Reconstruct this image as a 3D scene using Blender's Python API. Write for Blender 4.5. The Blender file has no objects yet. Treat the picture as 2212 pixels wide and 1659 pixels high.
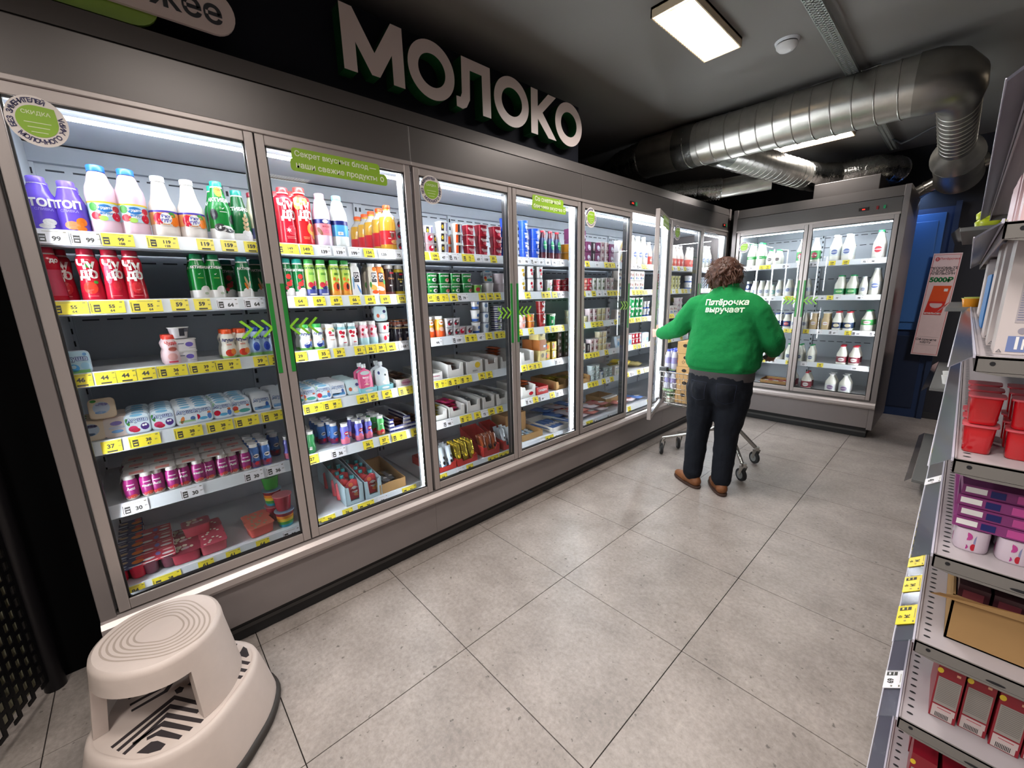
import bpy, bmesh, math, random
from mathutils import Vector, Matrix, Euler
random.seed(7)
PI = math.pi
SC = bpy.context.scene
COL = SC.collection
# ------------------------------------------------------------------ camera
FPX = 880.9
CAM = Vector((1.1607, -0.1668, 1.3750))
RR = [Vector((0.67659399, 0.73587722, -0.02655737)),     # image right
      Vector((0.13809912, -0.16223449, -0.97704074)),    # image down
      Vector((-0.72329054, 0.65739234, -0.21139087))]    # forward
cd = bpy.data.cameras.new('camera'); cam = bpy.data.objects.new('camera', cd); COL.objects.link(cam)
cd.sensor_fit = 'HORIZONTAL'; cd.sensor_width = 36; cd.lens = FPX / 2212 * 36; cd.clip_start = .02
mw = Matrix((RR[0], -RR[1], -RR[2])).transposed().to_4x4(); mw.translation = CAM
cam.matrix_world = mw
SC.camera = cam
def at(u, v, ax, val):
    """world point where the photograph's pixel ray meets a real plane (survey of the photograph)"""
    d = RR[0] * ((u - 1106) / FPX) + RR[1] * ((v - 829.5) / FPX) + RR[2]
    i = 'xyz'.index(ax)
    return CAM + d * ((val - CAM[i]) / d[i])
# ------------------------------------------------------------------ world, exposure
w = bpy.data.worlds.new('world'); SC.world = w; w.use_nodes = True
w.node_tree.nodes['Background'].inputs[0].default_value = (.05, .055, .07, 1)
w.node_tree.nodes['Background'].inputs[1].default_value = .25
SC.view_settings.view_transform = 'Standard'; SC.view_settings.look = 'None'
SC.view_settings.gamma = 1; SC.view_settings.use_curve_mapping = False
SC.view_settings.exposure = 0.0
SC.cycles.use_denoising = True
SC.cycles.max_bounces = 7; SC.cycles.transparent_max_bounces = 14; SC.cycles.glossy_bounces = 4
SC.cycles.diffuse_bounces = 4; SC.cycles.sample_clamp_indirect = 4; SC.cycles.caustics_reflective = False
# strengths of the lamps, added ones included
LAMP_W = 25.0        # each ceiling luminaire
LED_E = 88.0         # fridge tubes
def area(name, loc, sx, sy, power, color=(1, .945, .90), rot=(0, 0, 0)):
    l = bpy.data.lights.new(name, 'AREA'); l.shape = 'RECTANGLE'; l.size = sx; l.size_y = sy
    l.energy = power; l.color = color; l.spread = math.radians(150)
    o = bpy.data.objects.new(name, l); o.location = loc; o.rotation_euler = rot; COL.objects.link(o); return o
CEIL = 2.70
LAMPS = [(0.055, 2.19, 0), (0.02, 4.61, 1), (0.85, 0.25, 0), (0.05, -1.9, 0), (1.6, -1.9, 0), (2.6, 1.2, 0), (2.0, 4.4, 0), (.9, -.9, 0)]  # the far lamp of the next aisle is added, out of view, to brighten the poster
for i, (lx, ly, t) in enumerate(LAMPS):
    area('ceiling_lamp_light', (lx, ly, CEIL - .055), .19 if not t else .57, .57 if not t else .19, LAMP_W)
area('blue_door_light', (.70, 5.55, 2.2), .12, .5, 2.2, (.38, .6, 1), (math.radians(25), 0, 0))  # unseen blue lamp for the light on the door; there is no window
# ------------------------------------------------------------------ materials
def lin(h):
    if isinstance(h, str):
        h = h.lstrip('#'); c = [int(h[i:i + 2], 16) / 255 for i in (0, 2, 4)]
    else: c = h
    return tuple((x / 12.92 if x <= .04045 else ((x + .055) / 1.055) ** 2.4) for x in c) + (1,)
MC = {}
def M(h, rough=.45, metal=0., spec=.5, var=.06, scale=18., bump=0., emit=0., coat=0., trans=0.):
    """procedural material: base colour with gentle noise wear"""
    k = (h, rough, metal, spec, var, scale, bump, emit, coat, trans)
    if k in MC: return MC[k]
    m = bpy.data.materials.new('paint_' + str(len(MC))); m.use_nodes = True
    nt = m.node_tree; b = nt.nodes['Principled BSDF']; c = lin(h)
    tc = nt.nodes.new('ShaderNodeTexCoord'); n = nt.nodes.new('ShaderNodeTexNoise'); n.inputs['Scale'].default_value = scale
    n.inputs['Detail'].default_value = 3
    nt.links.new(tc.outputs['Object'], n.inputs['Vector'])
    mx = nt.nodes.new('ShaderNodeMix'); mx.data_type = 'RGBA'
    mx.inputs[6].default_value = tuple(x * (1 - var) for x in c[:3]) + (1,)
    mx.inputs[7].default_value = tuple(min(1, x * (1 + var)) for x in c[:3]) + (1,)
    nt.links.new(n.outputs['Fac'], mx.inputs[0]); nt.links.new(mx.outputs[2], b.inputs['Base Color'])
    b.inputs['Roughness'].default_value = rough; b.inputs['Metallic'].default_value = metal
    b.inputs['Specular IOR Level'].default_value = spec
    if coat: b.inputs['Coat Weight'].default_value = coat; b.inputs['Coat Roughness'].default_value = .12
    if trans: b.inputs['Alpha'].default_value = 1 - trans
    if bump:
        bp = nt.nodes.new('ShaderNodeBump'); bp.inputs['Strength'].default_value = bump; bp.inputs['Distance'].default_value = .004
        nt.links.new(n.outputs['Fac'], bp.inputs['Height']); nt.links.new(bp.outputs[0], b.inputs['Normal'])
    if emit:
        b.inputs['Emission Color'].default_value = c; b.inputs['Emission Strength'].default_value = emit
    MC[k] = m; return m
def glass_mat(name, tint=(1, 1, 1), refl=1.0, ior=1.45, rough=.0):
    m = bpy.data.materials.new(name); m.use_nodes = True; nt = m.node_tree; nt.nodes.clear()
    o = nt.nodes.new('ShaderNodeOutputMaterial'); mx = nt.nodes.new('ShaderNodeMixShader')
    t = nt.nodes.new('ShaderNodeBsdfTransparent'); g = nt.nodes.new('ShaderNodeBsdfGlossy'); f = nt.nodes.new('ShaderNodeFresnel')
    t.inputs[0].default_value = tuple(tint) + (1,); g.inputs['Roughness'].default_value = rough
    f.inputs['IOR'].default_value = ior
    mu = nt.nodes.new('ShaderNodeMath'); mu.operation = 'MULTIPLY'; mu.inputs[1].default_value = refl
    nt.links.new(f.outputs[0], mu.inputs[0]); nt.links.new(mu.outputs[0], mx.inputs[0])
    nt.links.new(t.outputs[0], mx.inputs[1]); nt.links.new(g.outputs[0], mx.inputs[2]); nt.links.new(mx.outputs[0], o.inputs[0])
    return m
GLASS = glass_mat('door_glass', (.96, .975, .97), .9)
CLEAR = glass_mat('clear_plastic', (.86, .87, .92), 1.6, 1.5, .12)
def emis(name, col, s):
    m = bpy.data.materials.new(name); m.use_nodes = True; nt = m.node_tree; nt.nodes.clear()
    o = nt.nodes.new('ShaderNodeOutputMaterial'); e = nt.nodes.new('ShaderNodeEmission')
    e.inputs[0].default_value = tuple(col) + (1,); e.inputs[1].default_value = s; nt.links.new(e.outputs[0], o.inputs[0]); return m
LED = emis('led_tube', (.88, .94, 1), LED_E)
LAMPE = emis('luminaire_diffuser', (1, .9, .78), 9)
# ------------------------------------------------------------------ text
TXT = {}
def text2d(s, bold=.02):
    k = (s, bold)
    if k in TXT: return TXT[k]
    cu = bpy.data.curves.new('t', 'FONT'); cu.body = s; cu.size = 1; cu.offset = bold; cu.align_x = 'CENTER'; cu.align_y = 'CENTER'
    cu.resolution_u = 3; cu.space_line = .85
    o = bpy.data.objects.new('t', cu); COL.objects.link(o)
    dg = bpy.context.evaluated_depsgraph_get(); dg.update()
    me = bpy.data.meshes.new_from_object(o.evaluated_get(dg))
    v = [(p.co.x, p.co.y) for p in me.vertices]; f = [tuple(p.vertices) for p in me.polygons]
    bpy.data.objects.remove(o); bpy.data.curves.remove(cu); bpy.data.meshes.remove(me)
    TXT[k] = (v, f); return TXT[k]
# ------------------------------------------------------------------ mesh builder
class MB:
    def __init__(s): s.v = []; s.f = []; s.m = []; s.mats = []; s.smooth = []
    def mi(s, m):
        if m not in s.mats: s.mats.append(m)
        return s.mats.index(m)
    def add(s, vs, fs, m, sm=False):
        b = len(s.v); s.v += [tuple(p) for p in vs]; i = s.mi(m)
        for f in fs: s.f.append(tuple(b + k for k in f)); s.m.append(i); s.smooth.append(sm)
        return s
    def box(s, a, b, m, xf=None):
        (x0, y0, z0), (x1, y1, z1) = a, b
        vs = [(x0, y0, z0), (x1, y0, z0), (x1, y1, z0), (x0, y1, z0), (x0, y0, z1), (x1, y0, z1), (x1, y1, z1), (x0, y1, z1)]
        if xf: vs = [xf @ Vector(p) for p in vs]
        return s.add(vs, [(0, 3, 2, 1), (4, 5, 6, 7), (0, 1, 5, 4), (1, 2, 6, 5), (2, 3, 7, 6), (3, 0, 4, 7)], m)
    def loft(s, secs, m, seg=20, c=(0, 0), cap=True, sm=True):
        """secs: (z, rx, ry, n) super-ellipse rings"""
        vs = []
        for q in secs:
            z, rx, ry, n = q[:4]; ox, oy = (q[4], q[5]) if len(q) > 4 else (0, 0)
            for k in range(seg):
                a = 2 * PI * (k + .5) / seg; ca, sa = math.cos(a), math.sin(a)
                x = math.copysign(abs(ca) ** (2 / n), ca) * rx; y = math.copysign(abs(sa) ** (2 / n), sa) * ry
                vs.append((c[0] + ox + x, c[1] + oy + y, z))
        fs = []
        for r in range(len(secs) - 1):
            for k in range(seg):
                k2 = (k + 1) % seg; fs.append((r * seg + k, r * seg + k2, (r + 1) * seg + k2, (r + 1) * seg + k))
        s.add(vs, fs, m, sm)
        if cap:
            s.add(vs[:seg], [tuple(range(seg))[::-1]], m); s.add(vs[-seg:], [tuple(range(seg))], m)
        return s
    def tube(s, pts, r, m, seg=8, cap=True):
        pts = [Vector(p) for p in pts]; vs = []; n = len(pts); up = None
        rs = r if isinstance(r, (list, tuple)) else [r] * n
        for i, p in enumerate(pts):
            d = (pts[min(i + 1, n - 1)] - pts[max(i - 1, 0)]).normalized()
            if up is None: up = d.orthogonal().normalized()
            up = (up - d * up.dot(d)); up = up.normalized() if up.length > 1e-6 else d.orthogonal().normalized()
            sd = d.cross(up)
            for k in range(seg):
                a = 2 * PI * k / seg; vs.append(p + (up * math.cos(a) + sd * math.sin(a)) * rs[i])
        fs = [(r_ * seg + k, r_ * seg + (k + 1) % seg, (r_ + 1) * seg + (k + 1) % seg, (r_ + 1) * seg + k) for r_ in range(n - 1) for k in range(seg)]
        s.add(vs, fs, m, True)
        if cap: s.add(vs[:seg], [tuple(range(seg))[::-1]], m); s.add(vs[-seg:], [tuple(range(seg))], m)
        return s
    def prism(s, poly, lo, hi, m, xf):
        """poly 2d list, extruded lo..hi along third axis; xf maps (a,b,h)->xyz"""
        n = len(poly)
        vs = [xf(a, b, lo) for a, b in poly] + [xf(a, b, hi) for a, b in poly]
        fs = [tuple(range(n))[::-1], tuple(range(n, 2 * n))] + [(i, (i + 1) % n, n + (i + 1) % n, n + i) for i in range(n)]
        return s.add(vs, fs, m)
    def text(s, t, m, size, xf, bold=.02):
        v, f = text2d(t, bold); return s.add([xf(a * size, b * size) for a, b in v], f, m)
    def ell(s, a, b, ra, rb, m, xf, n=12, rot=0.):
        ca, sa = math.cos(rot), math.sin(rot); vs = []
        for q in (0.5, 1.):
            for k in range(n):
                t = 2 * PI * k / n; x, y = math.cos(t) * ra * q, math.sin(t) * rb * q
                vs.append(xf(a + x * ca - y * sa, b + x * sa + y * ca))
        return s.add(vs, [tuple(range(n))] + [(k, (k + 1) % n, n + (k + 1) % n, n + k)[::-1] for k in range(n)], m)
    def rect(s, a, b, wd, h, m, xf, n=6):
        vs = []
        for i in range(n + 1):
            x = a - wd / 2 + wd * i / n; vs += [xf(x, b - h / 2), xf(x, b + h / 2)]
        return s.add(vs, [(2 * i, 2 * i + 2, 2 * i + 3, 2 * i + 1) for i in range(n)], m)
    def mesh(s, name):
        me = bpy.data.meshes.new(name); me.from_pydata(s.v, [], s.f)
        for m in s.mats: me.materials.append(m)
        me.polygons.foreach_set('material_index', s.m); me.polygons.foreach_set('use_smooth', s.smooth)
        me.update(); return me
    def obj(s, name, parent=None, loc=None, link=True, bevel=0):
        o = bpy.data.objects.new(name, s.mesh(name))
        if link: COL.objects.link(o)
        if parent: o.parent = parent
        if loc: o.location = loc
        if bevel:
            md = o.modifiers.new('b', 'BEVEL'); md.width = bevel; md.segments = 2; md.limit_method = 'ANGLE'
        return o
def tag(o, label=None, cat=None, group=None, kind=None):
    if label: o['label'] = label
    if cat: o['category'] = cat
    if group: o['group'] = group
    if kind: o['kind'] = kind
    return o
def empty(name, loc=(0, 0, 0), rz=0, parent=None):
    o = bpy.data.objects.new(name, None); COL.objects.link(o); o.location = loc; o.rotation_euler = (0, 0, rz); o.empty_display_size = .02
    if parent: o.parent = parent
    return o
def dup(o, parent=None, link=True):
    c = o.copy()
    if link: COL.objects.link(c)
    if parent: c.parent = parent
    for ch in o.children: dup(ch, c, link)
    return c
ORD = ['first', 'second', 'third', 'fourth', 'fifth', 'sixth', 'seventh', 'eighth', 'ninth', 'tenth', 'eleventh', 'twelfth', 'thirteenth', 'fourteenth', 'fifteenth', 'sixteenth', 'seventeenth', 'eighteenth', 'nineteenth', 'twentieth']
def orde(i): return ORD[i] if i < len(ORD) else '%dth' % (i + 1)
# ------------------------------------------------------------------ room
GREYM = M('#5d5856', .36, .45, .5, .03, 6)           # fridge grey metal, darkened to match the weak light on the fascia
GREYB = M('#7b7371', .4, .35, .5, .03, 6)  # lighter copy of the same metal, for base and side panels
GREYD = M('#4b4948', .5, .3, .5, .03, 6)
SILV = M('#a79d99', .38, .5, .5, .03, 8)
WHITE = M('#e9ebee', .5, 0, .5, .02, 9)
INNER = M('#cdd2d9', .5, 0, .4, .03, 4)
BLACK = M('#0b0b0d', .5, 0, .5, .1, 9)
NAVY = M('#131829', .7, 0, .3, .15, 3)
def floor_material():
    m = bpy.data.materials.new('floor_tile_stone'); m.use_nodes = True; nt = m.node_tree; b = nt.nodes['Principled BSDF']
    tc = nt.nodes.new('ShaderNodeTexCoord'); oi = nt.nodes.new('ShaderNodeObjectInfo')
    ad = nt.nodes.new('ShaderNodeVectorMath'); ad.operation = 'ADD'
    sc = nt.nodes.new('ShaderNodeVectorMath'); sc.operation = 'SCALE'; sc.inputs[3].default_value = 1.0
    nt.links.new(oi.outputs['Location'], sc.inputs[0]); nt.links.new(tc.outputs['Object'], ad.inputs[0]); nt.links.new(sc.outputs[0], ad.inputs[1])
    n1 = nt.nodes.new('ShaderNodeTexNoise'); n1.inputs['Scale'].default_value = 4.5; n1.inputs['Detail'].default_value = 8; n1.inputs['Roughness'].default_value = .62
    n2 = nt.nodes.new('ShaderNodeTexNoise'); n2.inputs['Scale'].default_value = 60; n2.inputs['Detail'].default_value = 6; n2.inputs['Roughness'].default_value = .7
    n3 = nt.nodes.new('ShaderNodeTexNoise'); n3.inputs['Scale'].default_value = 42; n3.inputs['Detail'].default_value = 2
    for n in (n1, n2, n3): nt.links.new(ad.outputs[0], n.inputs['Vector'])
    r = nt.nodes.new('ShaderNodeValToRGB'); r.color_ramp.elements[0].position = .3; r.color_ramp.elements[0].color = lin('#7d746e'); r.color_ramp.elements[1].position = .72; r.color_ramp.elements[1].color = lin('#9b918b')
    nt.links.new(n1.outputs['Fac'], r.inputs[0])
    mx = nt.nodes.new('ShaderNodeMix'); mx.data_type = 'RGBA'; mx.blend_type = 'OVERLAY'; mx.inputs[0].default_value = .55
    nt.links.new(r.outputs[0], mx.inputs[6]); nt.links.new(n2.outputs['Fac'], mx.inputs[7])
    r3 = nt.nodes.new('ShaderNodeValToRGB'); r3.color_ramp.elements[0].position = .27; r3.color_ramp.elements[0].color = (.25, .24, .23, 1); r3.color_ramp.elements[1].position = .31; r3.color_ramp.elements[1].color = (1, 1, 1, 1)
    nt.links.new(n3.outputs['Fac'], r3.inputs[0])
    m2 = nt.nodes.new('ShaderNodeMix'); m2.data_type = 'RGBA'; m2.blend_type = 'MULTIPLY'; m2.inputs[0].default_value = .7
    nt.links.new(mx.outputs[2], m2.inputs[6]); nt.links.new(r3.outputs[0], m2.inputs[7]); nt.links.new(m2.outputs[2], b.inputs['Base Color'])  # pale board stands in for light coming through the mesh
    b.inputs['Roughness'].default_value = .4; b.inputs['Specular IOR Level'].default_value = .45
    bp = nt.nodes.new('ShaderNodeBump'); bp.inputs['Strength'].default_value = .25; bp.inputs['Distance'].default_value = .002
    nt.links.new(n2.outputs['Fac'], bp.inputs['Height']); nt.links.new(bp.outputs[0], b.inputs['Normal'])
    return m
X0, X1, Y0, Y1 = -1.8, 3.6, -3.6, 5.8
fl = MB().box((X0, Y0, -.1), (X1, Y1, -.004), M('#1c1512', .95)).obj('floor'); tag(fl, kind='structure')
FT = floor_material()
tm = MB().box((.0017, .0017, -.004), (.5983, .5983, 0), FT).mesh('tile')
for i in range(-3, 6):
    for j in range(-6, 10):
        x, y = i * .6, j * .6
        if x + .6 > X1 + .01: continue
        if j == 9:
            t = MB().box((.0017, .0017, -.004), (.5983, .39, 0), FT).obj('tile')
        else: t = bpy.data.objects.new('tile', tm); COL.objects.link(t)
        t.location = (x, y, 0); t.parent = fl
CG = M('#827e7a', .85, 0, .2, .05, 2)
tag(MB().box((X0, Y0, CEIL), (X1, Y1, CEIL + .1), CG).obj('ceiling'), kind='structure')
tag(MB().box((X0 - .1, Y0, 0), (X0, Y1, CEIL), NAVY).obj('wall_left'), kind='structure')
DKW = M('#34343a', .8, 0, .2, .05, 2)
tag(MB().box((X0, Y1, 0), (X1, Y1 + .1, CEIL), DKW).obj('wall_back'), kind='structure')
tag(MB().box((X1, Y0, 0), (X1 + .1, Y1, CEIL), DKW).obj('wall_right'), kind='structure')
tag(MB().box((X0, Y0 - .1, 0), (X1, Y0, CEIL), DKW).obj('wall_front'), kind='structure')
tag(MB().box((.30, Y1 - .012, 0), (X1, Y1, .07), M('#2a2b30', .4)).obj('baseboard_back'), kind='structure')
# sign soffit hanging over the long fridge
tag(MB().box((-.76, -1.2, 2.17), (-.74, 2.22, 2.575), M('#0b0d17', .8, 0, .2, .1, 4)).obj('trim_1'), kind='structure')
# dark door, blue light painted on its upper panels, and navy wall strip in the back wall, beside the corner fridge
BLUE_LIT = M('#3f6fb0', .45, 0, .5, .05, 3)  # blue light put into the panel colour
dr = MB().box((.60, Y1 - .05, 0.0), (.98, Y1 - .012, 2.10), M('#1b3158', .5)).obj('door_1'); tag(dr, kind='structure')
MB().box((.655, Y1 - .066, .92), (.93, Y1 - .05, 2.05), BLUE_LIT).obj('door_panel', dr, bevel=.004)
MB().box((.70, Y1 - .076, 1.0), (.885, Y1 - .066, 1.98), BLUE_LIT).obj('door_panel', dr, bevel=.006)
MB().box((.655, Y1 - .06, .1), (.93, Y1 - .05, .86), M('#15233f', .5)).obj('door_panel', dr, bevel=.004)
MB().box((.98, Y1 - .07, 0), (1.02, Y1 - .012, 2.14), M('#1f3050', .6)).obj('door_frame', dr)
# ------------------------------------------------------------------ ceiling lamps and fittings
def lamp(x, y, t, lab):
    r = empty('ceiling_lamp', (x, y, CEIL), PI / 2 if t else 0); tag(r, lab, 'ceiling lamp', 'rectangular ceiling lamps')
    m = MB(); f = M('#d8c4a4', .5)
    for sx in (-1, 1): m.box((sx * .1 - (.006 if sx > 0 else 0), -.3, -.045), (sx * .1 + (.006 if sx < 0 else 0), .3, 0), f)
    for sy in (-1, 1): m.box((-.1, sy * .3 - (.006 if sy > 0 else 0), -.045), (.1, sy * .3 + (.006 if sy < 0 else 0), 0), f)
    m.box((-.1, -.3, -.012), (.1, .3, 0), f); m.obj('housing', r)
    for sx in (-1, 1): MB().box((sx * .048 - .038, -.29, -.045), (sx * .048 + .038, .29, -.02), LAMPE).obj('diffuser', r)
    l = MB()
    for k in range(24): l.box((-.094, -.285 + k * .0248, -.05), (.094, -.283 + k * .0248, -.046), f)
    l.obj('louvre', r)
LL = ['rectangular ceiling lamp at the top of the photo above the aisle', 'ceiling lamp below the spiral duct, near corner fridge', 'ceiling lamp over the shelving aisle beside the camera', 'ceiling lamp far behind the camera near long fridge', 'ceiling lamp far behind the camera in the middle', 'ceiling lamp over the next aisle, nearer one', 'added unseen lamp over the next aisle, brightening the poster', 'ceiling lamp just behind the camera']
for (x, y, t), s in zip(LAMPS, LL): lamp(x, y, t, s)
sd = MB().loft([(CEIL - .012, .056, .056, 2), (CEIL, .06, .06, 2)], WHITE, 28, (.305, 2.72)).obj('smoke_detector')
MB().loft([(CEIL - .048, .02, .02, 2), (CEIL - .045, .036, .036, 2), (CEIL - .03, .05, .05, 2), (CEIL - .018, .053, .053, 2)], M('#dcdad8', .4), 28, (.305, 2.72)).obj('sensor_cover', sd)
MB().loft([(CEIL - .018, .049, .049, 2), (CEIL - .011, .049, .049, 2)], BLACK, 28, (.305, 2.72)).obj('vent_gap', sd)
tag(sd, 'round white smoke detector on the dark ceiling', 'smoke detector')
def tray(name, ya, yb, lab):
    o = empty(name, (.50, ya, CEIL - .05)); tag(o, lab, 'cable tray', 'perforated cable trays under the ceiling')
    g = M('#a9aca6', .4, .6); m = MB(); L = yb - ya
    for x in (-.03, -.0045, .021): m.box((x, 0, 0), (x + .009, L, .003), g)
    n = int(L / .025)
    for k in range(n): m.box((-.03 + (k % 2) * .0005, k * .025, 0), (.03, k * .025 + .009, .003), g)
    m.obj('perforated_strip', o)
    MB().box((-.032, 0, 0), (-.03, L, .02), g).obj('side_lip', o); MB().box((.03, 0, 0), (.032, L, .02), g).obj('side_lip', o)
    MB().box((-.006, .1, .0), (.006, .11, .05), g).obj('hanger', o)
tray('cable_tray', 1.6, 3.5, 'perforated metal cable tray in front of the spiral duct')
tray('cable_tray', 3.62, 5.5, 'perforated metal cable tray beyond the spiral duct')
cb = MB().tube([(.52, 5.1, 2.66), (.56, 5.05, 2.62), (.60, 5.0, 2.58), (.66, 4.9, 2.57), (.78, 4.75, 2.585), (.95, 4.6, 2.6)], .008, M('#30343a', .5)).obj('cable'); tag(cb, 'dark loose cable hanging from ceiling behind the duct', 'cable')
# ------------------------------------------------------------------ spiral ducts
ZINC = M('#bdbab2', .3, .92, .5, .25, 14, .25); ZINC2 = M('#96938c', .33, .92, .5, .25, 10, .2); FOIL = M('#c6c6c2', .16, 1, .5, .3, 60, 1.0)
def ribs(m, p, q, r, step, mat, rr=.0045):
    p, q = Vector(p), Vector(q); L = (q - p).length; d = (q - p) / L; u = d.orthogonal().normalized(); s = d.cross(u)
    n = int(L / step)
    for k in range(n + 1):
        c = p + d * (k * step)
        ring = [c + d * (step * .6 * j / 20) + (u * math.cos(2 * PI * j / 20) + s * math.sin(2 * PI * j / 20)) * (r + .001) for j in range(21)]
        m.tube(ring, rr, mat, 5, False)
D = empty('ventilation_duct', (0, 3.4, 2.52)); tag(D, 'long spiral metal duct crossing the ceiling to the right elbow', 'duct')
def tub(name, pts, r, mat, par, seg=32):
    return MB().tube([Vector(p) - Vector((0, 3.4, 2.52)) for p in pts], r, mat, seg).obj(name, par)
def rb(name, a, b, r, st, mat, par, rr=.0045):
    m = MB(); o = Vector((0, 3.4, 2.52)); ribs(m, Vector(a) - o, Vector(b) - o, r, st, mat, rr); return m.obj(name, par)
R = .158
tub('straight_duct', [(-.93, 3.4, 2.53), (.86, 3.4, 2.5)], R, ZINC, D); rb('spiral_seam', (-.55, 3.4, 2.523), (.80, 3.4, 2.501), R, .105, ZINC, D)
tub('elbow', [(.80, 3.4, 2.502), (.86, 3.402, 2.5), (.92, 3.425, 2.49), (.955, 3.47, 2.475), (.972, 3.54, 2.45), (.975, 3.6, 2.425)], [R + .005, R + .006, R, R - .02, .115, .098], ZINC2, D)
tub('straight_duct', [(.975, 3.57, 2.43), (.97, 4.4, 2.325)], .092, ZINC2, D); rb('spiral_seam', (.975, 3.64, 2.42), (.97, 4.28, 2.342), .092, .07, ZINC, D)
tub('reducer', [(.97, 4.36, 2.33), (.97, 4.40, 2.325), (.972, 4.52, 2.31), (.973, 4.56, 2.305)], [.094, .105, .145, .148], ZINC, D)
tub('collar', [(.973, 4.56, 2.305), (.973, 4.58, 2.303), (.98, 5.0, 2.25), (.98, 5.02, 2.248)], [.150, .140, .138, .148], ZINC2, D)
tub('tape_band', [(-.62, 3.4, 2.526), (-.46, 3.4, 2.524)], R + .004, M('#8a8a86', .25, .9, .5, .2, 30, .6), D)
def flex(name, pts, r, par, origin=(0, 3.4, 2.52)):
    o = Vector(origin); pts = [Vector(p) - o for p in pts]; fin = []; rs = []
    tot = sum((pts[i + 1] - pts[i]).length for i in range(len(pts) - 1)); n = max(8, int(tot / .012)); rnd = random.Random(3)
    for k in range(n + 1):
        t = k / n * tot; i = 0
        while i < len(pts) - 2 and t > (pts[i + 1] - pts[i]).length: t -= (pts[i + 1] - pts[i]).length; i += 1
        fin.append(pts[i].lerp(pts[i + 1], t / (pts[i + 1] - pts[i]).length)); rs.append(r * (1 + (.07 if k % 2 else -.05) + rnd.uniform(-.04, .04)))
    return MB().tube(fin, rs, FOIL, 20).obj(name, par)
flex('flexible_hose', [(-.93, 3.4, 2.52), (-1.15, 3.42, 2.5), (-1.4, 3.5, 2.44), (-1.7, 3.55, 2.35)], .145, D)
# branch to the corner fridge
O = (0, 3.4, 2.52)
B2 = empty('branch_duct', O); tag(B2, 'short spiral duct branching back toward the corner fridge', 'duct')
tub('straight_duct', [(-.34, 3.5, 2.47), (-.10, 4.5, 2.43), (-.05, 4.75, 2.42)], .115, ZINC, B2); rb('spiral_seam', (-.30, 3.68, 2.463), (-.06, 4.68, 2.422), .115, .07, ZINC, B2)
flex('flexible_hose', [(-.05, 4.72, 2.42), (0.02, 4.95, 2.42), (.12, 5.15, 2.44), (.4, 5.25, 2.46), (.55, 5.5, 2.46)], .115, B2)
tub('tape_band', [(-.345, 3.46, 2.47), (-.315, 3.6, 2.467)], .121, M('#8a8a86', .25, .9, .5, .2, 30, .6), B2)
B3 = empty('branch_duct', O); tag(B3, 'small duct with foil hose going left under the long duct', 'duct')
tub('straight_duct', [(-.2, 4.38, 2.36), (-.62, 4.25, 2.34)], .085, ZINC, B3); flex('flexible_hose', [(-.6, 4.26, 2.34), (-.8, 4.15, 2.34), (-1.0, 3.95, 2.32), (-1.3, 3.8, 2.25)], .095, B3)
B4 = empty('branch_duct', O); tag(B4, 'thin silver duct beside the blue-lit door, below the wide collar', 'duct')
p4 = [at(1972, 422, 'y', 5.35), at(2040, 385, 'y', 5.2)]
tub('straight_duct', [p4[0], p4[1], p4[1] + Vector((.25, 0, .1))], .055, M('#a9a49c', .25, .95), B4); rb('spiral_seam', p4[0], p4[1], .055, .11, ZINC2, B4)
tub('elbow', [p4[0] + Vector((-.02, .0, -.005)), p4[0] + Vector((-.05, .05, -.03)), p4[0] + Vector((-.05, .2, -.05))], .056, M('#a9a49c', .25, .95), B4)
# strap holding the long duct
s = MB(); s.tube([(.19, 3.44, 2.685), (.62, 3.42, 2.685)], .008, ZINC, 6); s.tube([(.2, 3.44, 2.685), (.2, 3.44, 2.62)], .004, ZINC, 6)
tag(s.obj('duct_bracket'), 'thin metal bracket rail above the long spiral duct', 'bracket')
# ------------------------------------------------------------------ fridges
UW = 1.2535
GREENH = M('#1e7a2e', .4); LIME = M('#7fbf2a', .45); BADGE = M('#8db626', .45); RIMW = M('#e6dcd6', .5); INK = M('#33305a', .6)
def round_badge(par, y, z, r=.075):
    xf = lambda dx: (lambda a, b: Vector((dx, y + a, z + b)))
    m = MB(); n = 40; vs = [(.0022, y + r * math.cos(2 * PI * k / n) * .93, z + r * math.sin(2 * PI * k / n)) for k in range(n)]
    m.add(vs, [tuple(range(n))], RIMW)
    lf = []
    for k in range(n):
        a = 2 * PI * k / n; q = .62 * r
        if 0 < a < PI / 2: q = .62 * r / max(math.cos(a), math.sin(a)) ** .8 * 1.0
        lf.append((.003, y + q * math.cos(a), z + q * math.sin(a)))
    m.add(lf, [tuple(range(n))], BADGE)
    for s_, a0, a1 in (('БЕЗ ЗАМЕНИТЕЛЕЙ', 200, 70), ('МОЛОЧНОГО ЖИРА', 225, 375)):
        L = len(s_)
        for i, ch in enumerate(s_):
            if ch == ' ': continue
            a = math.radians(a0 + (a1 - a0) * i / (L - 1)); rr = r * .80; top = a1 < a0
            ro = a - PI / 2 if top else a + PI / 2; c, sn = math.cos(ro), math.sin(ro)
            cy, cz = y + rr * math.cos(a) * .95, z + rr * math.sin(a)
            m.text(ch, INK, r * .24, lambda p, q, cy=cy, cz=cz, c=c, sn=sn: Vector((.0031, cy + p * c - q * sn, cz + p * sn + q * c)), .03)
    m.text('СКИДКА', M('#dfe8b8', .5), r * .2, lambda a, b: Vector((.0036, y + a, z + .02 + b)), .02)
    for k in range(3): m.rect(y, z - .004 - k * .012, r * (.8 - .15 * k), .002, M('#dfe8b8', .5), lambda a, b: Vector((.0036, a, b)), 1)
    m.obj('round_sticker', par)
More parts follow.
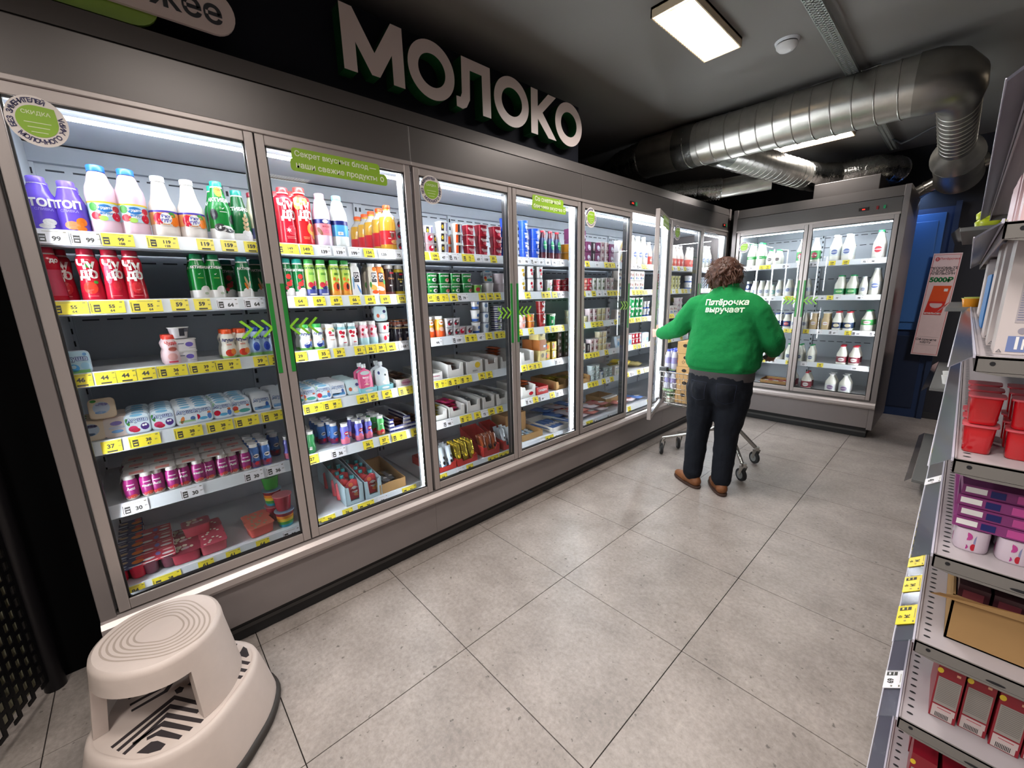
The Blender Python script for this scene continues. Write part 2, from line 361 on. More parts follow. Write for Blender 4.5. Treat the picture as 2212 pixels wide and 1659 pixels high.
def banner(par, y, z, lines, wd):
    h = .045; m = MB()
    def pill(cy, cz, w2, x):
        pts = [(cy + s1 * (w2 / 2 - .012) + .012 * math.cos(a), cz + s2 * (h / 2 - .012) + .012 * math.sin(a)) for s1, s2, a0 in ((1, 1, 0), (-1, 1, 90), (-1, -1, 180), (1, -1, 270)) for a in [math.radians(a0 + d) for d in (0, 30, 60, 90)]]
        m.add([(x, a, b) for a, b in pts], [tuple(range(len(pts)))], BADGE)
    pill(y - wd * .03, z + .018, wd * .9, .0022); pill(y + .0, z - .02, wd, .0026)
    for i, t in enumerate(lines):
        sz = min(.034, wd * .83 / max(.1, max(p[0] for p in text2d(t, .02)[0]) - min(p[0] for p in text2d(t, .02)[0]))); m.text(t, M('#e9efd2', .5), sz, lambda a, b, i=i: Vector((.0032, y - wd * (.04 if i == 0 else .035) + a, z + (.02 if i == 0 else -.02) + b)), .02)
    m.ell(y + wd * .44, z - .018, .009, .011, M('#e9efd2', .5), lambda a, b: Vector((.0032, a, b)))
    m.ell(y + wd * .44, z - .018, .005, .006, BADGE, lambda a, b: Vector((.0036, a, b)))
    m.obj('banner_sticker', par)
def arrows(par, y, z, d, s=1.0):
    m = MB()
    for k in range(3):
        o = y + d * (k - 1) * .035 * s; t = .009 * s
        for sg in (1, -1):
            q = [(o - d * .022 * s, z + sg * .034 * s), (o + d * .012 * s, z), (o + d * .012 * s - d * t * 1.4, z), (o - d * .022 * s - d * t, z + sg * .030 * s)]
            m.add([(.0026, a, b) for a, b in q], [(0, 1, 2, 3)], LIME)
    m.obj('arrow_sticker', par)
def door_leaf(par, y0, y1, z0, z1, hinge_y, handle_side, stick):
    """door object with origin on its hinge; local coordinates relative to that hinge"""
    d = empty('glass_door', (0, hinge_y, 0), 0, par)
    a, b = y0 - hinge_y + .002, y1 - hinge_y - .002; W = .030
    fr = MB()
    MB().box((-.03, a + W, z0), (0, b - W, z0 + .038), SILV).obj('rail', d, bevel=.003); MB().box((-.03, a + W, z1 - .038), (0, b - W, z1), SILV).obj('rail', d, bevel=.003)
    MB().box((-.03, a, z0), (0.001, a + W, z1), SILV).obj('stile', d, bevel=.003); MB().box((-.03, b - W, z0), (.001, b, z1), SILV).obj('stile', d, bevel=.003)
    g = MB(); 
    for p, q in (((-.02, a + W, z0 + .038), (-.004, a + W + .005, z1 - .038)), ((-.02, b - W - .005, z0 + .038), (-.004, b - W, z1 - .038)), ((-.02, a + W, z0 + .038), (-.004, b - W, z0 + .045)), ((-.02, a + W, z1 - .045), (-.004, b - W, z1 - .038))): g.box(p, q, BLACK)
    g.obj('gasket', d)
    yi = a + W - .008 if handle_side < 0 else b - W + .008
    MB().box((-.002, yi - .0075, 1.10), (.0030, yi + .0075, 1.445), GREENH).obj('handle_strip', d)
    gl = MB().add([(-.012, a + W, z0 + .038), (-.012, b - W, z0 + .038), (-.012, b - W, z1 - .038), (-.012, a + W, z1 - .038)], [(0, 1, 2, 3)], GLASS).obj('glass_pane', d)
    hold = empty('stickers', (-.012, 0, 0), 0, d) if False else d
    for st in stick:
        k = st[0]
        if k == 'badge': round_badge(d, st[1] - hinge_y, st[2], st[3])
        if k == 'banner': banner(d, st[1] - hinge_y, st[2], st[3], st[4])
        if k == 'arrow': arrows(d, st[1] - hinge_y, st[2], st[3], st[4] if len(st) > 4 else 1)
    return d
def fridge_unit(name, label, shelves, z_door, z_seam, z_top, st1, st2, leds, depth_shelf=.115, open2=None, sidewall=False, ends=(0, 0)):
    u = empty(name); tag(u, label, 'display fridge', 'glass door display fridges')
    MB().box((-.045, .0, .105), (0, UW, .285), GREYB).obj('base_panel', u, bevel=.002)
    p = MB().box((-.075, 0, .004), (-.045, UW, .105), BLACK).obj('plinth', u); MB().box((-.047, 0, .045), (-.043, UW, .062), GREYD).obj('plinth_strip', p)
    bm = MB(); prof = [(-.03, .285), (0.008, .285), (.022, .292), (.028, .305), (.026, .328), (.012, .342), (-.006, .347), (-.03, .35)]
    bm.prism(prof, 0, UW, SILV, lambda a, b, h: (a, h, b)); bm.obj('bumper', u)
    z0, z1 = z_door
    MB().box((-.045, 0, .347), (-.006, UW, z0), GREYM).obj('sill', u)
    MB().box((-.06, 0, z1), (0, UW, z_seam), GREYM).obj('fascia', u, bevel=.003)
    MB().box((-.012, 0, z1 - .004), (.006, UW, z1 + .014), SILV).obj('rail_cap', u, bevel=.003)
    MB().prism([(-.06, z_seam + .003), (0, z_seam + .003), (-.018, z_top), (-.06, z_top)], 0, UW, GREYM, lambda a, b, h: (a, h, b)).obj('header_panel', u)
    MB().box((-.82, 0, z1 + .03), (-.06, UW, z_top - .02), GREYD).obj('roof', u)
    MB().box((-.62, 0, z1 + .012), (-.05, UW, z1 + .03), INNER).obj('inner_ceiling', u)
    bk = MB().box((-.66, 0, .30), (-.64, UW, z1 + .012), INNER).obj('back_panel', u)
    sl = MB()
    for zz in [z1 - .085] + [z + .16 for z in shelves]:
        for k in range(16): sl.box((-.641, .05 + k * .073, zz), (-.6385, .05 + k * .073 + .05, zz + .006), M('#30343a', .7))
    sl.obj('vent_slots', bk)
    MB().box((-.64, 0, z1 - .06), (-.61, UW, z1 - .0), M('#b4bac2', .5)).obj('air_duct_strip', u)
    up = MB()
    for yy in (.012, UW / 2, UW - .012):
        up.box((-.64, yy - .012, .35), (-.625, yy + .012, z1 - .06), INNER)
        for k in range(30): up.box((-.6255, yy - .005, .42 + k * .05), (-.6235, yy + .005, .42 + k * .05 + .022), M('#202226', .7))
    up.obj('bracket_upright', u)
    MB().box((-.64, 0, .285), (-.05, UW, .302), INNER).obj('floor_deck', u)
    MB().box((-.82, 0, .02), (-.66, UW, z_top - .05), GREYD).obj('rear_body', u)
    for i, z in enumerate(shelves):
        last = i == len(shelves) - 1; xf = -depth_shelf; xb = -.60 if not last else -.63
        s = MB().box((xb, .006, z - .022), (xf, UW - .006, z), M('#cfd3d8', .45, 0, .5, .02, 6)).obj('shelf', u)
        MB().prism([(xf, z + .004), (xf + .003, z + .006), (xf + .014, z - .040), (xf + .010, z - .042), (xf - .006, z - .03)], .006, UW - .006, M('#d6dade', .3), lambda a, b, h: (a, h, b)).obj('price_rail', s)
        if not last: MB().box((xf - .05, .006, z - .045), (xf - .01, UW - .006, z - .024), M('#8d9197', .4)).obj('shelf_lip', s)
    L = MB()
    for kind, y in leds:
        if kind == 'v': L.box((-.062, y - .006, .40), (-.048, y + .006, z1 - .04), LED)
        if kind == 'h': L.box((-.070, .03, z1 - .052), (-.062, UW - .03, z1 - .046), LED); L.box((-.090, .03, z1 - .050), (-.084, UW - .03, z1 - .046), LED)
    L.obj('led_strip', u)
    H = MB()
    for kind, y in leds:
        if kind == 'v': H.box((-.080, y - .014, .36), (-.063, y + .014, z1 - .02), M('#b9bdc2', .4))
    if H.v: H.obj('led_holder', u)
    if sidewall: MB().box((-.64, 0, .34), (-.03, .012, z1), M('#d5dadf', .5)).obj('inner_side_wall', u)
    for e, s0, s1 in ((ends[0], -.040, 0), (ends[1], UW, UW + .040)):
        if e:
            MB().box((-.84, s0, .09), (.0, s1, z_top), GREYB).obj('side_panel', u, bevel=.003)
            MB().prism(prof, (s0 if s0 < 0 else s1 - .04), (0 if s0 < 0 else s1), SILV, lambda a, b, h: (a, h, b)).obj('bumper_end', u)
    for yy in (0, UW / 2, UW): MB().box((-.075, max(0.0, yy - .014), z0), (-.033, min(UW, yy + .014), z1), M('#1b1a1c', .5)).obj('mullion', u)
    d1 = door_leaf(u, .006, UW / 2, z0, z1, .006, 1, st1)
    d2 = door_leaf(u, UW / 2, UW - .006, z0, z1, UW - .006, -1, st2)
    if open2: d2.rotation_euler.z = open2
    return u
SH = [1.605, 1.392, 1.160, .925, .690, .374]
XF = -.64; YU = [-.372 + UW * k for k in range(4)]
def loc_y(u, v, x=XF): return at(u, v, 'x', x).y
for k in range(4):
    y0 = YU[k]; b1 = (y0 + .115, 1.835)
    st1 = [('badge', .099, 1.879, .064), ('arrow', .555, 1.278, 1, 1.0)]
    st2 = [('arrow', .70, 1.278, -1, 1.0)]
    if k == 0: st2.append(('banner', .933, 1.905, ['Секрет вкусных блюд —', 'наши свежие продукты'], .39))
    if k == 1: st2.append(('banner', .936, 1.912, ['Со сметанкой', 'блинчики вкуснее'], .31))
    if k == 2: st2.append(('banner', .936, 1.912, ['Со сметанкой', 'блинчики вкуснее'], .31))
    lab = ['grey glass-door fridge unit nearest the camera, left of the row', 'second glass-door fridge unit of the long row, under the sign', 'third glass-door fridge unit of the long row, one door open', 'last glass-door fridge unit of the long row, behind the worker'][k]
    u = fridge_unit('display_fridge', lab, SH, (.355, 1.972), 2.135, 2.205, st1, st2, [('v', .022), ('v', UW / 2 + .022), ('v', UW - .022), ('h', 0)], open2=math.radians(19) if k == 2 else None, sidewall=(k == 0), ends=(k == 0, k == 3))  # hidden mid tubes, and left ones past the first unit, added to brighten
    u.location = (XF, y0, 0)
    if k >= 2:
        cx = .62 if k == 2 else 1.12
        pn = MB().box((0, cx - .04, 2.02), (.008, cx + .02, 2.045), M('#1a0a0a', .3)).obj('control_display', u); MB().box((.008, cx - .025, 2.027), (.009, cx + .0, 2.037), emis('red_led_digits', (1, .05, .03), 1.5)).obj('digits', pn)
        MB().box((0, cx + .035, 2.02), (.007, cx + .052, 2.045), M('#1f8a55', .4)).obj('green_switch', u)
SH2 = [1.610, 1.295, .972, .650, .378]
cf = fridge_unit('display_fridge', 'two-door corner fridge with milk bottles facing the aisle', SH2, (.365, 1.952), 2.085, 2.172,
    [('badge', .085, 1.80, .055), ('arrow', .55, 1.255, 1, 1.05)], [('arrow', .70, 1.255, -1, 1.05)], [('v', .022), ('v', UW - .02), ('h', 0)], depth_shelf=.11, sidewall=True, ends=(1, 1))
cf.location = (-.545, 4.6, 0); cf.rotation_euler.z = -PI / 2
for a, b, c in ((-.0, 1.02, '#1a0a0a'), (0, 1.10, '#8a1d22'), (0, 1.145, '#1f8a55')):
    w2 = .045 if c == '#1a0a0a' else .014; nm = 'control_display' if w2 > .02 else ('red_switch' if c[1] == '8' else 'green_switch')
    o = MB().box((0, b - w2 / 2 - (.02 if w2 > .02 else 0), 2.005), (.008, b + w2 / 2, 2.032), M(c, .3)).obj(nm, cf)
MB().box((.008, 1.0, 2.013), (.009, 1.02, 2.022), emis('red_led', (1, .05, .03), 1.5)).obj('digits', cf)
tag(MB().box((.06, 4.72, 2.17), (.53, 5.3, 2.31), GREYM).obj('compressor_box', bevel=.004), 'grey metal box on top of the corner fridge', 'equipment box')
tag(MB().box((-1.7, -.62, 0.0), (-1.0, -.52, 2.69), M('#050506', .95, 0, .1)).obj('trim_3'), kind='structure')
tag(MB().box((-1.02, -.62, 0.0), (-.97, -.42, 2.69), M('#050506', .95, 0, .1)).obj('trim_4'), kind='structure')
tag(MB().box((-.70, 4.70, 0.0), (-.62, 4.78, 2.15), BLACK).obj('trim_2'), kind='structure')
# ------------------------------------------------------------------ big sign
SG = M('#cbbcb8', .45, 0, .5, .02, 5); SGG = M('#0d4a22', .5, 0, .5, .05, 5)
XS = -.66
def sy(px, py): p = at(650 + px * .29385, py * .29385, 'x', XS); return p.y
zb, zt = 2.290, 2.522
sign = empty('shop_sign', (XS, 0, 0)); tag(sign, 'large three-dimensional white letters with green sides above the fridges', 'sign')
MB().box((-.08, .36, 2.235), (-.07, 2.2, 2.57), M('#0b0d17', .8, 0, .2, .1, 4)).obj('backing_board', sign)
def letter(polys, nm='letter', ring=None):
    f = MB(); g = MB()
    for poly in polys:
        n = len(poly)
        if ring and poly is polys[-1]: continue
        g.prism(poly, -.068, -.002, SGG, lambda a, b, h: (h, a, b)); f.prism(poly, -.002, .0, SG, lambda a, b, h: (h, a, b))
    o = f.obj('letter', sign); g.obj('letter_side', o)
def ringo(y0, y1):
    cy, cz, ry, rz = (y0 + y1) / 2, (zb + zt) / 2, (y1 - y0) / 2, (zt - zb) / 2 + .005; n = 48; t = .052
    q = [(2 * PI * k / n) for k in range(n)]
    for (nm, x0, x1, mt) in (('f', -.002, 0, SG), ('s', -.068, -.002, SGG)):
        m = MB(); vs = []
        for x in (x0, x1):
            for s_ in (0, t): vs += [(x, cy + (ry - s_) * math.cos(a), cz + (rz - s_) * math.sin(a)) for a in q]
        fs = []
        for k in range(n):
            j = (k + 1) % n; fs += [(k, j, n + j, n + k), (2 * n + k, 3 * n + k, 3 * n + j, 2 * n + j), (k, 2 * n + k, 2 * n + j, j), (n + k, n + j, 3 * n + j, 3 * n + k)]
        m.add(vs, fs, mt)
        if nm == 'f': o = m.obj('letter', sign)
        else: m.obj('letter_side', o)
t = .055
a, b = sy(275, 35), sy(770, 665); c = (a + b) / 2
letter([[(a, zb), (a + t, zb), (a + t, zt - .12), (c - .018, zb + .01), (c + .018, zb + .01), (b - t, zt - .12), (b - t, zb), (b, zb), (b, zt), (b - t * .95, zt), (c, zb + .095), (a + t * .95, zt), (a, zt)]])
ringo(sy(785, 440), sy(1130, 600))
a, b = sy(1145, 720) , sy(1400, 870)
letter([[(a, zb + .005), (a + .035, zb), (a + .06, zb + .012), (a + .082, zb + .05), (a + .088, zt - t * .9), (b - t, zt - t * .9), (b - t, zb), (b, zb), (b, zt), (a + .038, zt), (a + .034, zb + .07), (a + .025, zb + .05), (a, zb + .05)]])
ringo(sy(1420, 680), sy(1675, 810))
a, b = sy(1690, 650), sy(1875, 1030)
letter([[(a, zb), (a + t, zb), (a + t, zt), (a, zt)], [(a + t, zb + .085), (b - .065, zb), (b + .005, zb), (a + .095, zb + .125), (b, zt), (b - .068, zt), (a + t, zb + .148)]])
ringo(sy(1870, 870), sy(2065, 930))
# rounded sign cut by the left corner of the photo
s2 = empty('shop_sign', (XS, 0, 0)); tag(s2, 'rounded pale sign with dark lettering, cut off at top left corner', 'sign')
def capsule(y0, y1, z0, z1, x, mt, nm):
    r = (z1 - z0) / 2; n = 14; pts = [(y1 - r + r * math.cos(a), (z0 + z1) / 2 + r * math.sin(a)) for a in [-PI / 2 + PI * k / n for k in range(n + 1)]]
    pts += [(y0 + r + r * math.cos(a), (z0 + z1) / 2 + r * math.sin(a)) for a in [PI / 2 + PI * k / n for k in range(n + 1)]]
    MB().prism(pts, x - .012, x, mt, lambda a, b, h: (h, a, b)).obj(nm, s2)
ce = at(508, 65, 'x', XS)
capsule(-1.0, ce.y + .005, 2.258, 2.392, 0, M('#cdbdb9', .5), 'sign_plate'); capsule(-.95, at(345, 33, 'x', XS).y, 2.215, 2.36, -.014, M('#7d9c3a', .5), 'green_plate')
MB().text('Самое свежее', M('#22242c', .5), .098, lambda a, b: Vector((.001, .217 - .098 * max(p[0] for p in text2d('Самое свежее', .02)[0]) + a, 2.318 + b)), .02).obj('lettering', s2)
MB().box((-.08, -1.1, 2.235), (-.07, .36, 2.57), M('#0b0d17', .8, 0, .2, .1, 4)).obj('backing_board', s2)
# ------------------------------------------------------------------ goods: builders
PROTO = {}; PLACED = []
def C_(h, r=.35, **k): return M(h, r, 0, .5, .04, 30, **k)
def sec_at(secs, z):
    for a, b in zip(secs, secs[1:]):
        if a[0] <= z <= b[0]:
            t = (z - a[0]) / max(1e-6, b[0] - a[0]); return tuple(a[i] + (b[i] - a[i]) * t for i in range(4))
    return secs[-1] if z > secs[-1][0] else secs[0]
def wrapf(secs, off):
    def f(y, z):
        q = sec_at(secs, z); rx, ry, n = q[1] + off, q[2] + off, q[3]
        if n < 3:
            a = y / max(rx, .004); return Vector((rx * math.cos(a), ry * math.sin(a), z))
        yy = max(-.999, min(.999, y / ry)); return Vector((rx * (1 - abs(yy) ** n) ** (1 / n), y, z))
    return f
def S(*r):
    """shorthand ring list: (z, radius[, ry][, n])"""
    return [(q[0], q[1], q[1] if len(q) < 3 or q[2] is None else q[2], 2 if len(q) < 4 else q[3]) for q in r]
def product(key, name, cat, desc, secs, body, parts=(), seg=20):
    b = MB().loft(secs, body, seg).obj(name, link=False)
    pr = MB(); wf = wrapf(secs, .0008); wf2 = wrapf(secs, .0014)
    for p in parts:
        k = p[0]
        if k == 'band':
            z0, z1 = p[1], p[2]; zz = [z0] + [q[0] for q in secs if z0 < q[0] < z1] + [z1]
            rings = [(z,) + tuple(sec_at(secs, z)[i] + (.0005 if i < 3 else 0) for i in (1, 2, 3)) for z in zz]
            MB().loft(rings, p[3], seg, cap=False).obj(p[4] if len(p) > 4 else 'label', b, link=False)
        elif k == 'cap':
            z0, z1, r, mt = p[1:5]; m = MB().loft([(z0, r, r, 2), (z1 - .002, r, r, 2), (z1, r * .9, r * .9, 2)], mt, 18)
            if len(p) > 5: m.loft([(z0 - .004, r * 1.02, r * 1.02, 2), (z0 + .0005, r * 1.02, r * 1.02, 2)], p[5], 18)
            m.obj('cap', b, link=False)
        elif k == 'lid':
            z0, r, ry, n, mt = p[1:6]; MB().loft([(z0, r, ry, n), (z0 + .002, r, ry, n)], mt, seg).obj('lid', b, link=False)
        elif k == 'e': pr.ell(p[1], p[2], p[3], p[4], p[5], wf, rot=p[6] if len(p) > 6 else 0)
        elif k == 'e2': pr.ell(p[1], p[2], p[3], p[4], p[5], wf2, rot=p[6] if len(p) > 6 else 0)
        elif k == 'r': pr.rect(p[1], p[2], p[3], p[4], p[5], wf)
        elif k == 't':
            s, y, z, sz, mt = p[1:6]; pr.text(s, mt, sz, lambda a, c, y=y, z=z: wf2(y + a, z + c), p[6] if len(p) > 6 else .03)
        elif k == 'top':                                   # print on the top face: ellipses
            z = secs[-1][0] + p[1]; pr.ell(p[2], p[3], p[4], p[5], p[6], lambda a, c, z=z: Vector((a, c, z)))
        elif k == 'mesh': p[2].obj(p[1], b, link=False)
    if pr.v: pr.obj('print', b, link=False)
    PROTO[key] = (b, name, cat, desc, secs[-1][0] - secs[0][0]); return b
def place(key, x, y, z, rz=0., where='', tilt=0., jitter=.06, label=None, grp=None):
    b, name, cat, desc, H = PROTO[key]
    o = dup(b); o.name = name; o.location = (x, y, z + .0006)
    o.rotation_euler = (0, tilt, rz + random.uniform(-jitter, jitter))
    PLACED.append([o, cat, desc if label is None else label, where, x, y, z, grp]); return o
W_, K_ = C_('#f2f0ee'), C_('#15151a')
RED, DRED, CRIM = C_('#b3182c', .22), C_('#7c1526', .25), C_('#c8203a', .22)
PUR = C_('#6248c0', .25); PINK = C_('#e6c4d2', .3); CREAM = C_('#e8ddd6', .3); GRN = C_('#147a32', .22); DGRN = C_('#0c5a2c', .25); LGRN = C_('#a8cf62', .25)
BLU = C_('#2a56c8', .25); NVY = C_('#1a2468', .3); SKY = C_('#8fd0ec', .3); TEAL = C_('#1d8f84', .3); YEL = C_('#e8c832', .35); ORG = C_('#e87a22', .3); ORR = C_('#ee5a24', .3)
BER = C_('#c42a3c', .3); LEAF = C_('#3d8c34', .4); MILK = C_('#f1efe4', .28); MAG = C_('#a3287a', .25); BRN = C_('#6a3c22', .4); TAN = C_('#c9ae84', .4); LILAC = C_('#5a4fae', .3); GREYC = C_('#8b8f96', .3)
CARD = M('#a98558', .8, 0, .2, .08, 12); CARDW = M('#dedbd6', .6, 0, .3, .03, 12); SILVF = M('#c4c6c8', .22, .85, .5, .2, 60, .6); GOLDF = M('#c9b13a', .25, .8, .5, .2, 60, .6)
PEACH = C_('#ef9a4e', .3)
def bottle(H, R, neck, sh=.62, waist=0):
    """silhouette of a drink bottle: body, shoulder, neck"""
    q = [(0, R * .9), (.006, R), (H * .10, R)]
    if waist: q += [(H * .30, R * (1 - waist * .3)), (H * .50, R * (1 - waist)), (H * .62, R * (1 - waist * .6)), (H * .76, R * .95), (H * .84, R * .85), (H * .885, neck)]
    else: q += [(H * sh, R), (H * (sh + .09), R * .93), (H * (sh + .18), R * .74), (H * (sh + .26), R * .5 + neck * .3), (H * .92, neck)]
    q += [(H * .99, neck * .96)]
    return S(*q)
# --- large bottles, top shelf
product('purple', 'yoghurt_bottle', 'bottle', 'purple drinking yoghurt bottle with tvorog print', bottle(.158, .038, .019, .56), PUR, [('cap', .142, .162, .0205, C_('#7a62d2', .3), W_), ('t', 'ТОП', .006, .082, .030, W_, .05), ('t', 'СЛИВКА', .006, .064, .010, C_('#9a8ae0')), ('e', .012, .028, .016, .010, W_), ('e', .004, .016, .018, .008, W_)])
product('purple2', 'yoghurt_bottle', 'bottle', 'purple drinking yoghurt bottle with peach print', bottle(.152, .037, .019, .56), PUR, [('cap', .137, .157, .0205, C_('#7a62d2', .3), W_), ('t', 'ТОП', -.004, .082, .030, W_, .05), ('t', 'СЛИВКА', -.004, .064, .010, C_('#9a8ae0')), ('e', .02, .034, .014, .013, ORG), ('e', -.004, .022, .018, .013, C_('#d98a5c')), ('e', .016, .014, .014, .008, ORG)])
product('pinktall', 'yoghurt_bottle', 'bottle', 'tall pink yoghurt bottle with blue cap', bottle(.214, .039, .019, .60), PINK, [('cap', .197, .216, .022, C_('#2a6fe0', .3)), ('band', .045, .098, C_('#b8d7e6')), ('band', .0975, .103, YEL, 'label_edge'), ('e', .006, .072, .024, .015, W_), ('e2', .004, .082, .020, .012, C_('#2a72b8')), ('t', 'Фруате', .004, .083, .011, W_), ('t', 'йогурт', .006, .066, .010, C_('#2a72b8')), ('e', -.026, .085, .012, .013, LEAF), ('e', -.022, .058, .014, .012, BER), ('e', .032, .058, .014, .014, CRIM), ('e', .034, .082, .012, .010, BER), ('e', -.004, .051, .012, .008, LGRN)])
product('peach', 'yoghurt_bottle', 'bottle', 'white yoghurt bottle with peach label', bottle(.206, .040, .018, .46), CREAM, [('cap', .190, .208, .020, C_('#dfe6ea', .3)), ('band', .045, .086, C_('#f0a468')), ('band', .0855, .092, C_('#5548b8'), 'label_edge'), ('e', -.020, .064, .016, .020, CRIM), ('e', .026, .060, .016, .020, ORG), ('e', .020, .078, .012, .010, LEAF), ('e2', .002, .066, .017, .019, W_), ('t', 'Вку\nгурт', .002, .066, .014, C_('#4a48a8'), .05), ('e', 0, .046, .035, .006, CREAM), ('e', .002, .178, .005, .006, W_)])
product('bigaktibio', 'kefir_bottle', 'bottle', 'tall green bio-yoghurt bottle with cow print', bottle(.212, .039, .018, .52), GRN, [('cap', .197, .216, .019, C_('#1fae86', .3), W_), ('band', 0.002, .046, W_), ('e', .0, .180, .013, .020, YEL), ('t', '15%', .0, .185, .010, RED), ('t', 'АКТИБИО', .0, .148, .019, W_, .04), ('t', '✓', .004, .118, .012, W_), ('r', .004, .106, .024, .002, W_), ('e', -.030, .096, .014, .020, K_), ('e', .034, .082, .012, .018, K_), ('e', -.016, .050, .018, .014, C_('#3a3638')), ('e', .016, .040, .018, .008, C_('#3a3638')), ('e', .0, .048, .030, .010, W_)])
product('bigaktibio2', 'kefir_bottle', 'bottle', 'green bio-yoghurt bottle with wheat ear print', bottle(.192, .037, .018, .5), DGRN, [('cap', .176, .195, .019, TEAL, W_), ('band', 0.002, .034, W_), ('t', 'АКТИБИО', -.012, .124, .018, W_, .04), ('e', .012, .100, .004, .009, TAN), ('e', .008, .086, .005, .009, TAN, .5), ('e', .017, .086, .005, .009, TAN, -.5), ('e', .008, .070, .005, .009, TAN, .5), ('e', .018, .070, .005, .009, TAN, -.5), ('e', .008, .054, .006, .009, TAN, .5), ('e', .018, .052, .006, .009, TAN, -.5), ('e', .016, .034, .020, .016, W_)])
product('beige', 'yoghurt_bottle', 'bottle', 'cream yoghurt bottle with dark red cap', bottle(.196, .036, .016, .5), C_('#d9d0b4', .3), [('cap', .180, .198, .018, DRED), ('band', .02, .06, C_('#5a5a8a'))])
product('chudobig', 'yoghurt_bottle', 'bottle', 'large red drinking yoghurt bottle with white lettering', bottle(.226, .041, .019, waist=.12), RED, [('cap', .208, .228, .021, C_('#d0383c', .3), W_), ('t', 'Чу', -.006, .158, .052, W_, .05), ('t', 'до', .006, .122, .052, W_, .05), ('e', .010, .060, .020, .020, C_('#c42c3c')), ('t', '✶', -.004, .058, .022, W_), ('r', -.0, .034, .030, .003, C_('#d46a6a')), ('r', .004, .028, .034, .003, C_('#d46a6a'))])
product('chudopeach', 'yoghurt_bottle', 'bottle', 'large red yoghurt bottle with peach slices print', bottle(.234, .042, .019, waist=.12), C_('#c81f24', .22), [('cap', .216, .237, .022, C_('#d8403c', .3), W_), ('e', -.006, .182, .026, .020, C_('#f0a040')), ('e', -.022, .170, .016, .026, C_('#f3b050')), ('t', 'Чу', -.004, .164, .052, W_, .05), ('t', 'до', .010, .128, .052, W_, .05), ('e', .024, .070, .018, .024, C_('#f09a38')), ('e2', .028, .072, .009, .012, C_('#c83a20')), ('e', .036, .048, .010, .018, C_('#f3b050')), ('r', .0, .036, .026, .003, C_('#e88a5a')), ('r', .0, .030, .022, .003, C_('#e88a5a'))])
product('petpink', 'yoghurt_bottle', 'bottle', 'pink bottle with navy and salmon label', bottle(.222, .038, .018, .60), C_('#dcc6da', .28), [('cap', .204, .224, .0195, C_('#e8a0b8', .3)), ('band', .050, .098, C_('#e8808a')), ('band', .0975, .116, NVY, 'label_band'), ('e2', .004, .107, .012, .008, W_), ('e', -.022, .066, .008, .018, BRN, .5), ('e', .008, .066, .020, .008, C_('#d86a86')), ('t', 'йогурт', .006, .086, .010, C_('#9a3040'))])
product('petblue', 'yoghurt_bottle', 'bottle', 'white bottle with navy and blue label', bottle(.222, .038, .018, .60), C_('#dfe3e0', .28), [('cap', .204, .224, .0195, C_('#7fc8ea', .3)), ('band', .050, .098, C_('#4a9be0')), ('band', .0975, .116, NVY, 'label_band'), ('r', -.008, .062, .022, .014, W_), ('r', -.014, .062, .0015, .010, K_), ('r', -.010, .062, .002, .010, K_), ('r', -.004, .062, .0015, .010, K_)])
product('juice', 'juice_bottle', 'bottle', 'orange juice bottle with red label', S((0, .038), (.008, .042), (.05, .042), (.13, .042), (.155, .038), (.172, .026), (.182, .017), (.205, .016)), C_('#e0a838', .12, coat=.5), [('band', .158, .19, C_('#c9c4bc', .1), 'clear_neck'), ('cap', .198, .214, .0185, ORR), ('band', .030, .094, C_('#c8202a')), ('e2', 0, .072, .010, .011, C_('#6a3a2a')), ('e', .010, .042, .018, .010, C_('#e8a860')), ('t', 'Манго', .0, .086, .008, W_), ('r', -.014, .058, .014, .003, W_)])
# --- 270 ml bottles
product('chudo', 'yoghurt_bottle', 'bottle', 'red waisted drinking yoghurt bottle with white lettering', bottle(.166, .029, .0185, waist=.17), RED, [('cap', .148, .167, .0205, C_('#b81c38', .3), W_), ('band', 0, .004, W_, 'base_ring'), ('t', 'Чу', -.004, .116, .040, W_, .05), ('t', 'до', .003, .086, .040, W_, .05), ('e', .003, .044, .017, .020, C_('#c9242e')), ('r', .0, .018, .026, .002, C_('#d86a72'))])
product('chudostraw', 'yoghurt_bottle', 'bottle', 'red waisted yoghurt bottle with strawberry print', bottle(.166, .029, .0185, waist=.17), CRIM, [('cap', .148, .167, .0205, C_('#b81c38', .3), W_), ('band', 0, .004, W_, 'base_ring'), ('e', .006, .114, .010, .008, LEAF), ('t', 'Чу', -.004, .116, .038, W_, .05), ('t', 'до', .0, .088, .040, W_, .05), ('e', -.002, .044, .018, .020, C_('#e03a28')), ('e', .014, .062, .006, .005, LEAF), ('r', .0, .018, .026, .002, C_('#d86a72'))])
product('chudopink', 'yoghurt_bottle', 'bottle', 'red waisted yoghurt bottle with pink swirl', bottle(.166, .029, .0185, waist=.17), CRIM, [('cap', .148, .167, .0205, C_('#b81c38', .3), W_), ('band', 0, .004, W_, 'base_ring'), ('e', -.012, .090, .010, .034, C_('#d8607a')), ('t', 'Чу', -.0, .118, .038, W_, .05), ('t', 'до', .006, .088, .040, W_, .05), ('e', .006, .050, .012, .016, C_('#c01a2a')), ('r', .0, .018, .026, .002, C_('#d86a72'))])
product('chudoback', 'yoghurt_bottle', 'bottle', 'red waisted yoghurt bottle turned backwards with barcode', bottle(.168, .030, .0185, waist=.17), RED, [('cap', .150, .169, .0205, C_('#b81c38', .3), W_), ('band', 0, .004, W_, 'base_ring'), ('band', .02, .10, C_('#b84058'), 'back_label'), ('r', -.020, .034, .012, .046, C_('#54203a')), ('r', -.0205, .040, .010, .010, W_), ('t', 'до', .020, .128, .018, W_, .05)])
